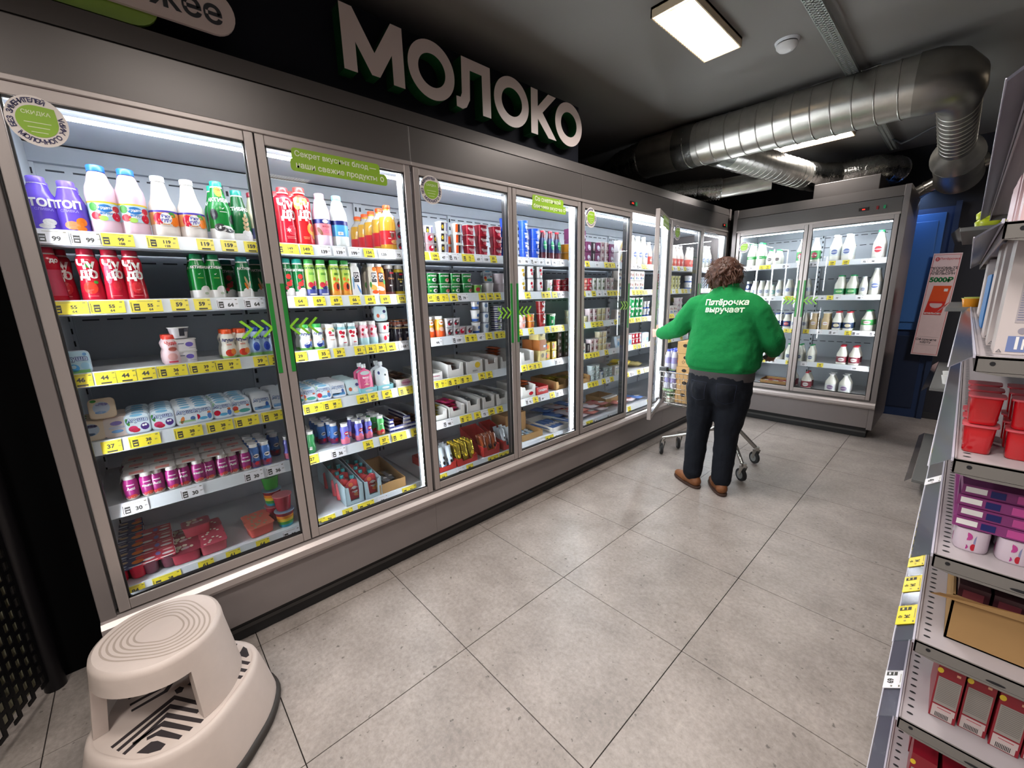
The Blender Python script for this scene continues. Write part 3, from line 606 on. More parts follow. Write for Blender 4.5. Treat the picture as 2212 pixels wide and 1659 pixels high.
product('akt', 'kefir_bottle', 'bottle', 'slim green bio-yoghurt bottle with white splash base', bottle(.163, .0275, .0185, .68), GRN, [('cap', .145, .164, .020, C_('#1a8a55', .3), W_), ('band', .002, .034, W_), ('e', .012, .034, .017, .016, W_), ('t', 'АКТИБИО', -.0, .116, .0125, W_, .04), ('t', '✓', -.002, .092, .010, W_), ('r', .0, .078, .018, .002, LGRN), ('e2', .012, .022, .007, .005, C_('#b8c4ae'))])
product('aktgrain', 'kefir_bottle', 'bottle', 'slim green bio-yoghurt bottle with grain print', bottle(.158, .0275, .0185, .68), C_('#15693c', .22), [('cap', .141, .160, .020, TEAL, W_), ('band', .002, .028, W_), ('e', .008, .030, .018, .012, W_), ('t', 'АКТИБИО', .008, .114, .0125, W_, .04), ('e', .004, .068, .004, .018, TAN, .25), ('e', .012, .052, .004, .016, TAN, -.4), ('e', .002, .048, .004, .014, ORG, .3)])
product('aktberry', 'kefir_bottle', 'bottle', 'slim green bio-yoghurt bottle with raspberries', bottle(.158, .0275, .0185, .68), C_('#146a34', .22), [('cap', .141, .160, .020, TEAL, W_), ('band', .002, .024, W_), ('e', .006, .026, .018, .014, W_), ('t', 'АКТИБИО', -.002, .112, .0125, W_, .04), ('e', .0, .086, .010, .011, C_('#d83a34')), ('e', .008, .068, .006, .006, BER), ('e', .0, .056, .012, .010, C_('#d83a34')), ('e', -.010, .040, .007, .008, BER)])
product('aktlime', 'kefir_bottle', 'bottle', 'lime green bio-yoghurt bottle with berries', bottle(.158, .0275, .0185, .68), LGRN, [('cap', .141, .160, .020, C_('#3f9c4a', .3), W_), ('t', 'АКТИБИО', -.0, .122, .0115, DGRN, .04), ('t', 'БЕЗ', .0, .098, .012, C_('#4e9a34'), .04), ('band', .002, .034, C_('#3f4a8c')), ('e', -.008, .052, .012, .012, BER), ('e', .012, .058, .008, .012, CRIM), ('e', .004, .040, .014, .008, NVY), ('r', .0, .012, .030, .006, W_)])
product('aktpapaya', 'kefir_bottle', 'bottle', 'yellow-green bio-yoghurt bottle with papaya', bottle(.158, .0275, .0185, .68), C_('#bccf58', .25), [('cap', .141, .160, .020, C_('#3f9c4a', .3), W_), ('t', 'АКТИБИО', -.0, .122, .0115, DGRN, .04), ('t', 'БЕЗ', .0, .098, .012, C_('#4e9a34'), .04), ('band', .002, .03, C_('#e8a03a')), ('e', -.004, .044, .016, .020, C_('#e8622a')), ('e2', .0, .044, .006, .014, C_('#3a2420')), ('e', -.012, .078, .006, .008, ORG), ('e', .006, .074, .006, .006, ORG)])
def epica(key, base, extra, desc):
    product(key, 'drink_carton', 'carton', desc, S((0, .023, .022, 8), (.10, .023, .022, 6), (.128, .021, .020, 4), (.140, .014, .014, 2), (.143, .014, .014, 2)), base, [('cap', .136, .150, .0165, W_), ('r', .002, .086, .024, .044, K_), ('t', 'EPI\nCA', .002, .090, .017, W_, .03), ('r', .002, .071, .018, .002, C_('#8a8a92'))] + extra)
epica('epicaw', W_, [('e', .012, .03, .004, .026, C_('#5a8ec8'), .4), ('e', -.014, .060, .004, .03, C_('#8ab4d8'))], 'white drink carton with black square logo')
epica('epicao', C_('#eadfce'), [('e', -.004, .040, .020, .012, C_('#f0b050'), -.4), ('e', .004, .018, .016, .009, ORR), ('e', .008, .124, .012, .010, ORG), ('e', -.016, .052, .005, .014, LEAF)], 'orange fruit drink carton with black square logo')
epica('epicam', C_('#ef7a2a'), [('e', -.004, .034, .020, .010, W_, -.3), ('e', .012, .120, .010, .014, C_('#f4a438')), ('e', .016, .064, .006, .012, LEAF)], 'bright orange drink carton with black square logo')
product('choco', 'drink_bottle', 'bottle', 'dark chocolate protein drink bottle with white cap', bottle(.146, .026, .019, .72), C_('#2a1c20', .25), [('cap', .128, .147, .021, W_), ('band', .002, .018, C_('#6e3636')), ('t', 'Choco', .0, .082, .012, C_('#c88a5a')), ('r', .004, .108, .022, .008, CRIM), ('t', '20 г', -.004, .048, .009, W_)])
product('banana', 'drink_bottle', 'bottle', 'dark banana protein drink bottle with yellow band', bottle(.146, .026, .019, .72), C_('#24242a', .25), [('cap', .128, .147, .021, W_), ('band', .002, .020, YEL), ('band', .112, .126, YEL, 'neck_band'), ('t', 'Банан', .0, .078, .010, YEL), ('r', .004, .102, .022, .008, CRIM), ('t', '20 г', -.0, .048, .009, W_), ('e', .0, .066, .007, .005, C_('#e8d080'))])
# --- kids bottles etc
def kid(H, R, body, cap, parts, key, desc, name='kids_yoghurt_bottle'):
    secs = S((0, R * .86), (.004, R * .95), (H * .22, R), (H * .38, R * .94), (H * .50, R * .78), (H * .60, R * .86), (H * .70, R * .92), (H * .80, R * .74), (H * .86, R * .62), (H * .97, R * .6))
    product(key, name, 'bottle', desc, secs, body, [('cap', H * .855, H, R * .68, cap)] + parts)
kid(.115, .0265, C_('#e9e3d6', .3), ORR, [('t', 'Агуша', -.0, .074, .0165, C_('#2a3468'), .05), ('e', .0, .024, .017, .014, C_('#d8402a')), ('e', .012, .028, .010, .012, C_('#e88a3a')), ('r', .0, .056, .018, .006, C_('#d89a8a')), ('band', 0.002, .012, C_('#9cc070'))], 'agusha', 'kids yoghurt bottle with orange cap and apple')
kid(.118, .0265, C_('#a9c4e6', .3), C_('#2a4fb0', .3), [('t', 'Агуша', -.0, .076, .0165, C_('#22306a'), .05), ('e', .0, .040, .012, .018, C_('#2c4ab0')), ('band', 0.002, .016, C_('#8cc070'))], 'agushab', 'kids yoghurt bottle with blue cap')
kid(.116, .027, C_('#e6ebe8', .3), C_('#35a04a', .3), [('t', 'Агуша', -.0, .074, .0165, C_('#22306a'), .05), ('e', -.004, .026, .013, .013, C_('#22357e')), ('e', -.004, .033, .011, .004, W_), ('e', .014, .030, .006, .014, C_('#3a6ac0')), ('e', .014, .046, .005, .005, C_('#d87a4a')), ('band', 0.002, .014, C_('#6cb050'))], 'agushag', 'kids yoghurt bottle with green cap')
kid(.108, .030, C_('#e6c8cc', .3), C_('#e8483a', .3), [('t', 'Чудо', .0, .078, .015, C_('#d84a4a'), .05), ('e', .004, .056, .013, .008, C_('#b05a4e')), ('e', .0, .028, .015, .014, C_('#e0a8a4')), ('r', .0, .010, .028, .006, C_('#d8485a'))], 'pinkkid', 'pink kids yoghurt bottle with red cap')
kid(.110, .0265, W_, C_('#e9e9ea', .3), [('e', -.008, .072, .007, .008, BER), ('e', .008, .080, .006, .006, LEAF), ('r', .0, .060, .024, .006, C_('#b04858')), ('r', .0, .040, .020, .004, C_('#c8a090')), ('e', .0, .088, .018, .006, C_('#e8cfa0'))], 'whitekid', 'white waisted yoghurt bottle with raspberries')
kid(.110, .0265, W_, C_('#dfe8ea', .3), [('band', .082, .094, C_('#7fb8c0'), 'label_band'), ('e', -.010, .070, .008, .009, CRIM), ('e', .004, .066, .007, .008, BER), ('e', -.002, .050, .009, .006, CRIM), ('r', .006, .022, .016, .004, BER)], 'whitekid2', 'white waisted yoghurt bottle with cherries')
kid(.112, .027, C_('#eab8c4', .3), W_, [('e', -.010, .074, .006, .008, CRIM), ('e', .004, .066, .013, .013, W_), ('e', -.012, .052, .005, .006, CRIM), ('band', .002, .036, C_('#b8dde2'), 'lower_label'), ('e', .014, .084, .005, .006, CRIM)], 'pinkfruit', 'pink and pale blue yoghurt bottle with strawberries')
kid(.115, .032, C_('#e8a42a', .15, coat=.4), W_, [('e', .0, .082, .016, .014, W_), ('t', 'Лайт', .0, .082, .013, ORG), ('band', .004, .040, ORR, 'lower_label'), ('e', .0, .046, .016, .012, C_('#e8b8a0'))], 'orangekid', 'orange waisted juice bottle with white cap')
product('neo', 'drink_can', 'can', 'dark protein drink can with gold band', S((0, .023), (.003, .025), (.100, .025), (.106, .022)), C_('#241f2c', .2), [('band', .082, .100, C_('#8a4a36')), ('band', .066, .073, C_('#c8a878'), 'gold_band'), ('t', 'NEO', .0, .082, .014, W_, .04), ('t', '20 г', .0, .044, .013, C_('#b8b8c0')), ('e', .0, .012, .008, .009, C_('#b89a86')), ('lid', .1065, .022, .022, 2, C_('#b87a4a', .2))])
product('purpleb', 'berry_yoghurt_bottle', 'bottle', 'small purple yoghurt bottle with foil lid', S((0, .016), (.01, .020), (.04, .022), (.065, .021), (.076, .016), (.084, .0155)), MAG, [('band', .074, .0845, C_('#d6d0cc'), 'neck'), ('band', .0, .014, C_('#e8ddd4')), ('e', .004, .014, .009, .009, C_('#d8442e')), ('lid', .0845, .0175, .0175, 2, SILVF)])
def small(key, body, low, desc, art=()):
    product(key, 'small_yoghurt_bottle', 'bottle', desc, S((0, .017), (.008, .0205), (.03, .021), (.046, .0175), (.058, .0175), (.072, .0205), (.084, .018), (.092, .0145), (.102, .0145)), body, [('band', .090, .1025, W_, 'neck'), ('band', .004, .030, low), ('lid', .1025, .0170, .0170, 2, W_)] + list(art))
small('imun', C_('#4a7ec8', .25), C_('#7a2c58'), 'small blue immunity yoghurt bottle with berries', [('e', .004, .052, .012, .009, W_), ('r', .004, .052, .018, .006, K_), ('e', .002, .022, .008, .008, CRIM), ('e', -.008, .030, .006, .006, NVY)])
small('imun2', C_('#6a6ac8', .25), C_('#e07a92'), 'small violet yoghurt bottle with pink base', [('e', .004, .056, .012, .010, CRIM), ('r', .004, .056, .016, .006, W_), ('e', .0, .03, .010, .012, C_('#e8708a'))])
small('greens', C_('#3c9a5a', .2), C_('#358a50'), 'small green yoghurt bottle in clear film', [('r', -.006, .026, .012, .014, W_)])
small('greenfruit', C_('#5cc06a', .25), C_('#c85a3a'), 'small green yoghurt bottle with fruit', [('e', .0, .026, .010, .009, CRIM), ('e', .004, .014, .007, .006, C_('#e8c4a0')), ('r', .0, .062, .016, .004, W_)])
# --- multipack of four purple bottles in a card sleeve
def multipack():
    b = MB()
    for (x, y) in ((.02, -.022), (.02, .022), (-.022, -.022), (-.022, .022)):
        pass
    root = MB().loft(S((0, .016), (.01, .020), (.05, .0225), (.068, .021), (.078, .016), (.090, .0155)), MAG, 18, (.021, -.0225)).obj('yoghurt_multipack', link=False)
    for (x, y) in ((.021, .0225), (-.022, -.0225), (-.022, .0225)):
        MB().loft(S((0, .016), (.01, .020), (.05, .0225), (.068, .021), (.078, .016), (.090, .0155)), MAG, 18, (x, y)).obj('bottle', root, link=False)
    for (x, y) in ((.021, -.0225), (.021, .0225)):
        m = MB().loft([(.076, .0168, .0168, 2), (.091, .0163, .0163, 2)], C_('#d8d4d0'), 18, (x, y)); m.obj('neck', root, link=False)
        sc = S((0, .016), (.01, .020), (.05, .0225), (.068, .021)); wf = wrapf(sc, .0008); mv = lambda f, y=y: (lambda a, c: f(a, c) + Vector((.021, y, 0)))
        m = MB().loft([(0, .0168, .0168, 2), (.012, .0212, .0212, 2)], C_('#e8ddd2'), 18, (x, y), cap=False); q = mv(wf)
        m.ell(.004, .014, .011, .007, C_('#d8442e'), q); m.ell(-.010, .012, .006, .006, C_('#c83048'), q); m.rect(0, .058, .022, .004, C_('#e8c8d8'), q); m.obj('print', root, link=False)
    m = MB(); q = lambda a, c: wrapf(S((0, .0225), (.09, .0225)), .001)(a, c) + Vector((.021, -.0225, 0))
    m.text('Acti', W_, .014, q, .03); q2 = lambda a, c: wrapf(S((0, .0225), (.09, .0225)), .001)(a, c) + Vector((.021, .0225, 0)); 
    m.v = [v for v in m.v]; m.text('muno', W_, .014, q2, .03); m.v = [(a, b_, c + .044) for a, b_, c in m.v]; m.obj('lettering', root, link=False)
    sl = MB(); pr = [(-.048, .008), (-.0475, .07), (-.036, .092), (.036, .092), (.0475, .07), (.048, .008), (.046, 0.0004), (-.046, .0004), (-.046, .0014), (.045, .0014), (.0468, .009), (.0463, .0695), (.0352, .0907), (-.0352, .0907), (-.0463, .0695), (-.0468, .009), (-.0455, .0014)]
    for i in range(5):
        a, c = pr[i], pr[i + 1]; sl.add([(-.040, a[0], a[1]), (.042, a[0], a[1]), (.042, c[0], c[1]), (-.040, c[0], c[1])], [(0, 1, 2, 3)], C_('#cfc8c2'))
        a2, c2 = (a[0] * .97, a[1] - .0012), (c[0] * .97, c[1] - .0012)
    sl.box((-.040, -.030, .0915), (.040, .030, .0925), C_('#cfc8c2')); sl.box((.0, -.02, .0925), (.03, .02, .0929), C_('#d8857a')); sl.obj('card_sleeve', root, link=False)
    PROTO['multi'] = (root, 'yoghurt_multipack', 'multipack', 'card-sleeved four-pack of purple yoghurt bottles', .093)
multipack()
# --- cup cluster standing on edge: printed lid towards the shopper
def lidpack(key, base, art, desc, w=.069, h=.074, txt='Агуша', rim='#b4c2cf', cup='#c4ccd4'):
    xf = lambda a, c: Vector((.0012, a, c + h / 2))
    poly = [(.0 + (w / 2 - .014) * s1 + .014 * math.cos(math.radians(d)), h / 2 + (h / 2 - .014) * s2 + .014 * math.sin(math.radians(d))) for s1, s2, r in ((1, 1, (0, 30, 60, 90)), (-1, 1, (90, 120, 150, 180)), (-1, -1, (180, 210, 240, 270)), (1, -1, (270, 300, 330, 360))) for d in r]
    root = MB().prism(poly, -.002, 0, C_(rim), lambda a, b, hh: (hh, a, b)).obj('yoghurt_pack', link=False)
    inner = [(a * .93, h / 2 + (b - h / 2) * .93) for a, b in poly]
    m = MB().add([(.0008, a, b) for a, b in inner], [tuple(range(len(inner)))], C_(base))
    for q in art:
        if q[0] == 'e': m.ell(q[1], q[2], q[3], q[4], q[5], xf, rot=q[6] if len(q) > 6 else 0)
        if q[0] == 'r': m.rect(q[1], q[2], q[3], q[4], q[5], xf, 1)
        if q[0] == 'E': m.ell(q[1], q[2], q[3], q[4], q[5], lambda a, c: Vector((.0018, a, c + h / 2)))
    if txt: m.text(txt, C_('#2c3a78'), w * .27, lambda a, c: Vector((.0022, a, c + h * .66)), .09); m.text(txt, C_('#cfe0f2'), w * .27, lambda a, c: Vector((.0026, a, c + h * .66)), .02)
    m.obj('printed_lid', root, link=False)
    for s1 in (-1, 1):
        for s2 in (-1, 1):
            c = MB().loft([(0, .015, .015, 4), (.03, .0135, .0135, 4), (.033, .011, .011, 3)], C_(cup), 12)
            c.v = [(-z - .002, s1 * w * .235 + x, h / 2 + s2 * h * .235 + y) for x, y, z in c.v]; c.obj('cup', root, link=False)
    PROTO[key] = (root, 'yoghurt_pack', 'yoghurt pack', desc, h)
CH = [('e', .018, -.014, .012, .013, C_('#4a2d78')), ('E', .014, -.010, .0035, .004, W_), ('E', .021, -.009, .0035, .004, W_), ('e', -.014, -.018, .013, .011, C_('#d8386a')), ('e', -.008, -.024, .012, .008, BER), ('e', -.026, .008, .005, .014, LEAF, .2), ('e', .0, .030, .018, .005, C_('#7ab8d8'))]
lidpack('ag1', '#d9e6ec', CH, 'four-cup kids yoghurt pack with purple berry face'); lidpack('ag2', '#dde8ee', [('e', -.018, -.014, .011, .011, CRIM), ('e', .022, -.016, .007, .012, C_('#4a78b8')), ('e', .022, -.002, .006, .005, C_('#d8805a')), ('e', .002, -.022, .014, .006, C_('#58a8d0')), ('e', .0, .030, .020, .005, C_('#7ab8d8')), ('e', -.026, .02, .005, .010, C_('#a8d0b0'))], 'four-cup kids yoghurt pack with strawberry')
lidpack('ag3', '#dfe6ea', [('e', -.014, -.018, .006, .014, C_('#e08a4a'), -.3), ('e', .018, -.016, .008, .008, C_('#5a84c0')), ('r', .0, -.024, .05, .008, C_('#a8cf9a')), ('e', .0, .030, .016, .004, C_('#7ab8d8'))], 'four-cup kids curd pack with carrot print', rim='#e4e7ea')
lidpack('ag4', '#dfe9f0', [('e', -.020, -.008, .010, .010, C_('#d8402a')), ('e', -.018, -.020, .010, .006, YEL), ('e', .010, -.020, .020, .008, C_('#3f9a90')), ('e', .024, -.0, .006, .004, C_('#c0503a')), ('e', .0, .030, .020, .005, C_('#7ab8d8'))], 'four-cup kids yoghurt pack with apple and banana')
lidpack('ag5', '#e2e6ea', [('r', .0, -.022, .056, .012, C_('#5aa0d8')), ('e', .02, -.010, .006, .012, C_('#3a60a8')), ('e', -.01, -.02, .02, .004, C_('#b8d8f0'))], 'four-cup plain curd pack with blue stripe', rim='#dfe2e6')
lidpack('ag6', '#cfe6ea', [('e', -.014, -.010, .008, .010, C_('#c85a3a')), ('e', .01, -.014, .014, .012, W_), ('e', .02, .01, .008, .008, NVY)], 'pale teal four-cup yoghurt pack', txt='', rim='#bfe0e2')
lidpack('term', '#e4cdb0', [('e', -.002, .002, .022, .022, C_('#b8c4d4')), ('e', .0, .014, .016, .006, C_('#6a5a94')), ('e', -.006, -.014, .014, .005, C_('#6a9ad0')), ('e', -.02, .028, .008, .005, LEAF)], 'beige four-cup baked-milk yoghurt pack', txt='', rim='#d8bd9c', cup='#dcc4a4')
lidpack('term2', '#dfd0c8', [('e', .0, .012, .016, .008, C_('#5a4a8a')), ('e', .0, -.004, .022, .006, C_('#b0b4c4')), ('e', .0, -.018, .016, .006, C_('#6aa0d8'))], 'pale pink four-cup yoghurt pack', txt='', rim='#e4cabc', cup='#e6cfc2')
lidpack('agbox', '#bfe0ee', [('e', -.006, -.018, .013, .013, C_('#3a9ad8')), ('E', -.006, -.014, .006, .006, C_('#bfe0ee')), ('r', .0, -.030, .06, .010, C_('#7cbc6a')), ('e', -.026, .012, .006, .016, C_('#7cc060')), ('e', .024, .026, .005, .005, C_('#5a8ab8')), ('e', .02, -.012, .010, .012, C_('#a8d8f0'))], 'square pale blue kids curd pack with number 2', w=.072, h=.078)
# --- cups
def cup(key, w, h, body, art, desc, n=4., lidc=None, top=1.0, bot=.8, seg=20, cat='cup', name='yoghurt_cup'):
    r = w / 2; secs = [(0, r * bot, r * bot, n), (.003, r * (bot + .03), r * (bot + .03), n), (h - .002, r * top * .97, r * top * .97, n)]
    product(key, name, cat, desc, secs, body, [('lid', h - .002, r * 1.05, r * 1.05, n, lidc or W_)] + art, seg)
cup('ccgreen', .074, .056, GRN, [('t', 'АКТИБИО', .0, .040, .0105, W_, .04), ('e', .012, .020, .014, .010, W_), ('e', .016, .020, .008, .007, K_), ('e', -.018, .020, .005, .005, LGRN)], 'square green bio-yoghurt cup')
cup('ccgreen2', .074, .056, GRN, [('t', 'АКТИБИО', .0, .040, .0105, W_, .04), ('e', .016, .018, .014, .010, C_('#d8b0a0')), ('e', .018, .022, .006, .006, BER)], 'square green bio-yoghurt cup with berry')
cup('ccgreen3', .062, .050, C_('#7ab04a'), [('e', -.006, .024, .016, .012, BER), ('e', .014, .030, .008, .008, LEAF)], 'light green yoghurt cup with red fruit')
cup('ccwhite', .076, .060, C_('#e6e2e0', .25), [], 'plain white round curd tub', n=2.5, lidc=C_('#e4dfe2'))
cup('cpinkw', .076, .058, C_('#e2d2d8', .25), [], 'plain pale pink curd tub', n=2.5, lidc=C_('#e4dfe2'))
cup('ccred', .060, .054, C_('#a81e34', .25), [('t', 'Чудо', .002, .030, .018, C_('#f2c8cc'), .05), ('e', .010, .016, .012, .010, C_('#d85a6a'))], 'red yoghurt cup with white lettering')
cup('ccredb', .066, .056, C_('#8f1a2c', .25), [('t', 'Чудо', .002, .032, .018, C_('#f2d8da'), .05), ('e', .010, .014, .014, .008, C_('#d04a5a'))], 'dark red yoghurt cup with white lettering', lidc=RED)
cup('ccmix', .058, .054, W_, [('r', -.010, .028, .018, .04, C_('#2a2024')), ('e', -.010, .028, .006, .010, YEL), ('r', .016, .028, .008, .04, C_('#8078b0'))], 'white dessert cup with black and yellow print')
cup('ccmixo', .058, .054, W_, [('r', -.014, .028, .014, .04, ORR), ('r', -.0, .028, .012, .04, C_('#2a2024')), ('r', .018, .028, .006, .04, C_('#8078b0'))], 'white dessert cup with orange print')
cup('cmuesli', .060, .050, C_('#c9c6c8', .25), [('e', .0, .024, .016, .016, C_('#4a3438')), ('e', .006, .030, .006, .006, W_), ('e', -.006, .018, .006, .006, CRIM)], 'clear dessert cup with dark topping', lidc=C_('#aeb2b6'))
cup('cmuesred', .060, .050, C_('#b89aa0', .25), [('e', .0, .024, .014, .014, CRIM), ('e', .006, .030, .006, .006, W_)], 'clear dessert cup with red berries', lidc=C_('#c2c6ca'))
cup('teos', .062, .056, BLU, [('t', 'TEOS', .004, .034, .014, W_, .03), ('r', .004, .018, .018, .014, W_)], 'blue tapered yoghurt tub', n=2, lidc=C_('#3c66cc', .3))
cup('teosbig', .074, .062, BLU, [('t', 'TEOS', .008, .038, .018, W_, .03), ('r', .012, .018, .014, .018, C_('#dfe4f0'))], 'large blue tapered yoghurt tub', n=2, lidc=C_('#4a72d4', .3))
cup('orangetub', .074, .056, C_('#d8922a', .3), [('e', -.006, .026, .014, .016, C_('#e8b050')), ('e', .016, .022, .010, .012, C_('#c87a1e'))], 'orange dessert tub with clear lid', n=2.5, lidc=C_('#c8c0b8'))
cup('talljar', .050, .082, W_, [('e', -.004, .058, .010, .010, CRIM), ('e', .004, .036, .010, .010, C_('#d83a4a')), ('e', .016, .028, .006, .006, BER), ('band', .002, .012, C_('#9a9a9e'), 'base_band')], 'tall white yoghurt cup with red berries', n=3)
cup('talljary', .050, .082, W_, [('e', -.004, .056, .012, .010, YEL), ('e', .004, .030, .012, .012, C_('#e8b43a'))], 'tall white yoghurt cup with yellow fruit', n=3)
cup('talljarb', .050, .082, W_, [('e', .004, .056, .012, .010, CRIM), ('e', .0, .032, .009, .009, C_('#3a3c58')), ('e', -.016, .02, .006, .01, LGRN)], 'tall white yoghurt cup with strawberry and blueberry', n=3)
cup('smallred', .044, .042, C_('#c82a3c', .25), [('e', .0, .022, .012, .010, C_('#eaaab2')), ('e', .004, .022, .006, .006, CRIM)], 'small red dessert cup')
cup('smallor', .052, .046, C_('#e08a3a', .25), [('e', .0, .022, .014, .010, C_('#d85a2a')), ('e', .010, .026, .006, .006, YEL)], 'small orange yoghurt cup')
cup('smallpk', .048, .044, C_('#e8b8b0', .25), [('e', .0, .022, .010, .010, C_('#e88a6a'))], 'small pink yoghurt cup')
cup('chudocup', .068, .090, C_('#9c1c28', .25), [('t', 'Чу\nдо', .008, .050, .032, W_, .05), ('e', -.022, .024, .007, .010, C_('#c84a4a'))], 'large red yoghurt cup with white lettering', n=2, lidc=C_('#b8d4dc'))
cup('greencup', .066, .084, C_('#14904a', .25), [('e', .0, .074, .03, .008, W_), ('r', -.012, .030, .012, .024, W_), ('r', .016, .036, .006, .05, W_)], 'green and white tapered sour-cream cup', n=2)
cup('bluewhite', .056, .066, W_, [('band', .002, .016, C_('#2f5fb0'), 'lower_band'), ('e', .006, .036, .010, .010, C_('#2f5fb0'))], 'white sour-cream cup with blue band', n=2, bot=.7)
cup('jarblue', .060, .060, C_('#dfe6ea', .2), [('e', .0, .04, .014, .012, C_('#7a98c0')), ('r', .006, .038, .008, .014, C_('#3f5a90'))], 'rounded white curd jar with blue label', n=2.2, lidc=C_('#55628a'), bot=.75)
cup('stripe', .066, .052, W_, [('band', .008, .014, NVY, 'stripe'), ('band', .022, .028, NVY, 'stripe'), ('band', .036, .042, NVY, 'stripe'), ('e', .0, .026, .010, .012, C_('#cfe0b0'))], 'white curd cup with navy stripes', n=3, lidc=C_('#3a4a78'))
cup('greycup', .054, .048, C_('#e8e6e2', .25), [('e', .0, .024, .012, .010, C_('#8a9a78')), ('e', .004, .022, .006, .006, C_('#3a3430'))], 'white dessert cup with grey-green print')
cup('redcup', .054, .048, C_('#b82434', .25), [('e', .0, .026, .012, .010, C_('#eab0b4')), ('e', .008, .018, .006, .006, W_)], 'red square dessert cup with pale print')
cup('salmoncup', .054, .048, C_('#d8685a', .25), [('e', .0, .024, .013, .011, C_('#eec0b0'))], 'salmon pink square dessert cup')
cup('creamcup', .056, .050, C_('#e2d8b8', .25), [('e', .0, .026, .016, .010, C_('#cdbf8a')), ('r', .0, .012, .03, .006, C_('#b89a5a'))], 'cream coloured yoghurt cup', lidc=C_('#dfe3e6'))
cup('mauve', .056, .050, C_('#e4d4d6', .25), [('e', .004, .026, .012, .010, C_('#8a4858')), ('r', .0, .040, .026, .005, C_('#c08a94'))], 'white yoghurt cup with mauve print')
cup('yellowtub', .058, .064, C_('#d8d28a', .3), [('e', .0, .036, .012, .012, C_('#6a6a3a')), ('r', .0, .016, .03, .006, W_)], 'yellow square yoghurt tub with dark oval')
cup('greenbox', .060, .062, C_('#58a82c', .3), [('e', .0, .034, .014, .014, C_('#8cd05a'))], 'bright green square tub', lidc=C_('#6cbc3c'))
cup('glasscup', .058, .040, C_('#a9b6b8', .15), [('e', .0, .020, .014, .010, C_('#d8e4e4')), ('e', .006, .018, .006, .005, C_('#3a8a8a'))], 'pale clear dessert pot with teal print', lidc=C_('#c9d6d8'))
cup('rainbow', .078, .074, C_('#e8892a', .2), [('band', .0, .014, C_('#2a9ab0'), 'jelly_layer'), ('band', .014, .028, C_('#3f9a3a'), 'jelly_layer'), ('band', .028, .042, YEL, 'jelly_layer'), ('band', .056, .070, DRED, 'jelly_layer')], 'layered rainbow jelly cup', n=2, lidc=C_('#9fb8d8'), bot=.72)
cup('jellyred', .076, .072, C_('#9a2438', .2), [], 'red jelly cup with pink foil lid', n=2, lidc=C_('#e8808c'), bot=.72)
cup('jellygreen', .074, .060, C_('#2f8a34', .2), [], 'green jelly cup', n=2, lidc=C_('#3fa044'), bot=.75)
cup('stripepink', .060, .050, C_('#dfe6e6', .25), [('e', .0, .026, .008, .012, CRIM), ('e', .016, .036, .005, .006, BER)], 'white two-level yoghurt pack with strawberry dots')
cup('boxtub', .066, .044, C_('#dcd8da', .3), [('e', .010, .024, .012, .009, C_('#6a5aa8')), ('r', -.014, .028, .018, .003, C_('#5a5a70')), ('r', .018, .010, .02, .002, C_('#a8a8b0'))], 'white square cheese tub with violet oval', n=8, bot=.9)
cup('graytub', .060, .040, C_('#c9c6ca', .3), [('r', .004, .022, .016, .028, C_('#2c2c34')), ('r', .018, .03, .012, .014, C_('#5a5e6a'))], 'white tapered tub with black panel', n=3, bot=.75)
# --- cartons and boxes
def carton(key, w, d, h, body, art, desc, name='carton_box', cat='box'):
    product(key, name, cat, desc, [(0, d / 2, w / 2, 40), (h, d / 2, w / 2, 40)], body, art, 24)
carton('purplecart', .060, .050, .070, C_('#6a2c54', .3), [('e', .006, .030, .016, .022, C_('#dfe0ee'), .6), ('e', .010, .020, .008, .008, C_('#c86a8a'))], 'purple and white square yoghurt tub', 'yoghurt_tub', 'tub')
carton('blackcart', .050, .050, .070, C_('#241c22', .3), [('r', .004, .036, .014, .050, C_('#cfc8c8')), ('e', .004, .018, .006, .006, CRIM)], 'black square yoghurt tub', 'yoghurt_tub', 'tub')
carton('whitecart', .060, .050, .088, C_('#e4dede', .3), [('e', .0, .050, .004, .034, YEL, -.5), ('e', .010, .046, .003, .03, YEL, -.5), ('e', .016, .020, .008, .010, C_('#c84a4a'))], 'white square tub with yellow stroke', 'yoghurt_tub', 'tub')
carton('storybook', .078, .060, .078, C_('#e8e0d8', .3), [('e', -.016, .050, .010, .012, C_('#8a6a5a')), ('e', .014, .046, .012, .010, C_('#c8908a')), ('e', -.008, .020, .012, .010, C_('#5a6aa8')), ('e', .020, .018, .008, .008, C_('#4a9a9a'))], 'white printed tub with coloured pictures', 'yoghurt_tub', 'tub')
carton('creambox', .070, .09, .072, C_('#e2cf8a', .5), [('e', -.006, .040, .014, .016, C_('#6a5a30')), ('r', .020, .04, .014, .040, C_('#f0e4b4'))], 'cream coloured carton box')
carton('brownbox', .070, .09, .072, C_('#a4602c', .5), [('r', .014, .028, .024, .016, W_)], 'orange-brown carton box')
carton('barcart', .040, .03, .044, C_('#38201c', .3), [('r', .0, .024, .018, .018, C_('#b8aab4'))], 'small dark dessert carton')
carton('yellowpk', .044, .03, .060, C_('#c8a82e', .3), [('e', .0, .030, .014, .014, ORG), ('r', -.012, .034, .008, .04, C_('#2a4a9a'))], 'yellow and blue cheese pack')
carton('whitepk', .030, .05, .075, C_('#e4e0da', .35), [('r', .0, .056, .026, .006, C_('#5a8ac0')), ('e', .0, .026, .009, .012, C_('#b8c8a8'))], 'upright white carton pack')
carton('bluepk', .056, .05, .090, C_('#c9dff0', .3), [('r', .0, .066, .04, .014, W_), ('e', .002, .03, .016, .018, C_('#6aa4d8'))], 'pale blue sour-cream pouch', 'cream_pouch', 'pouch')
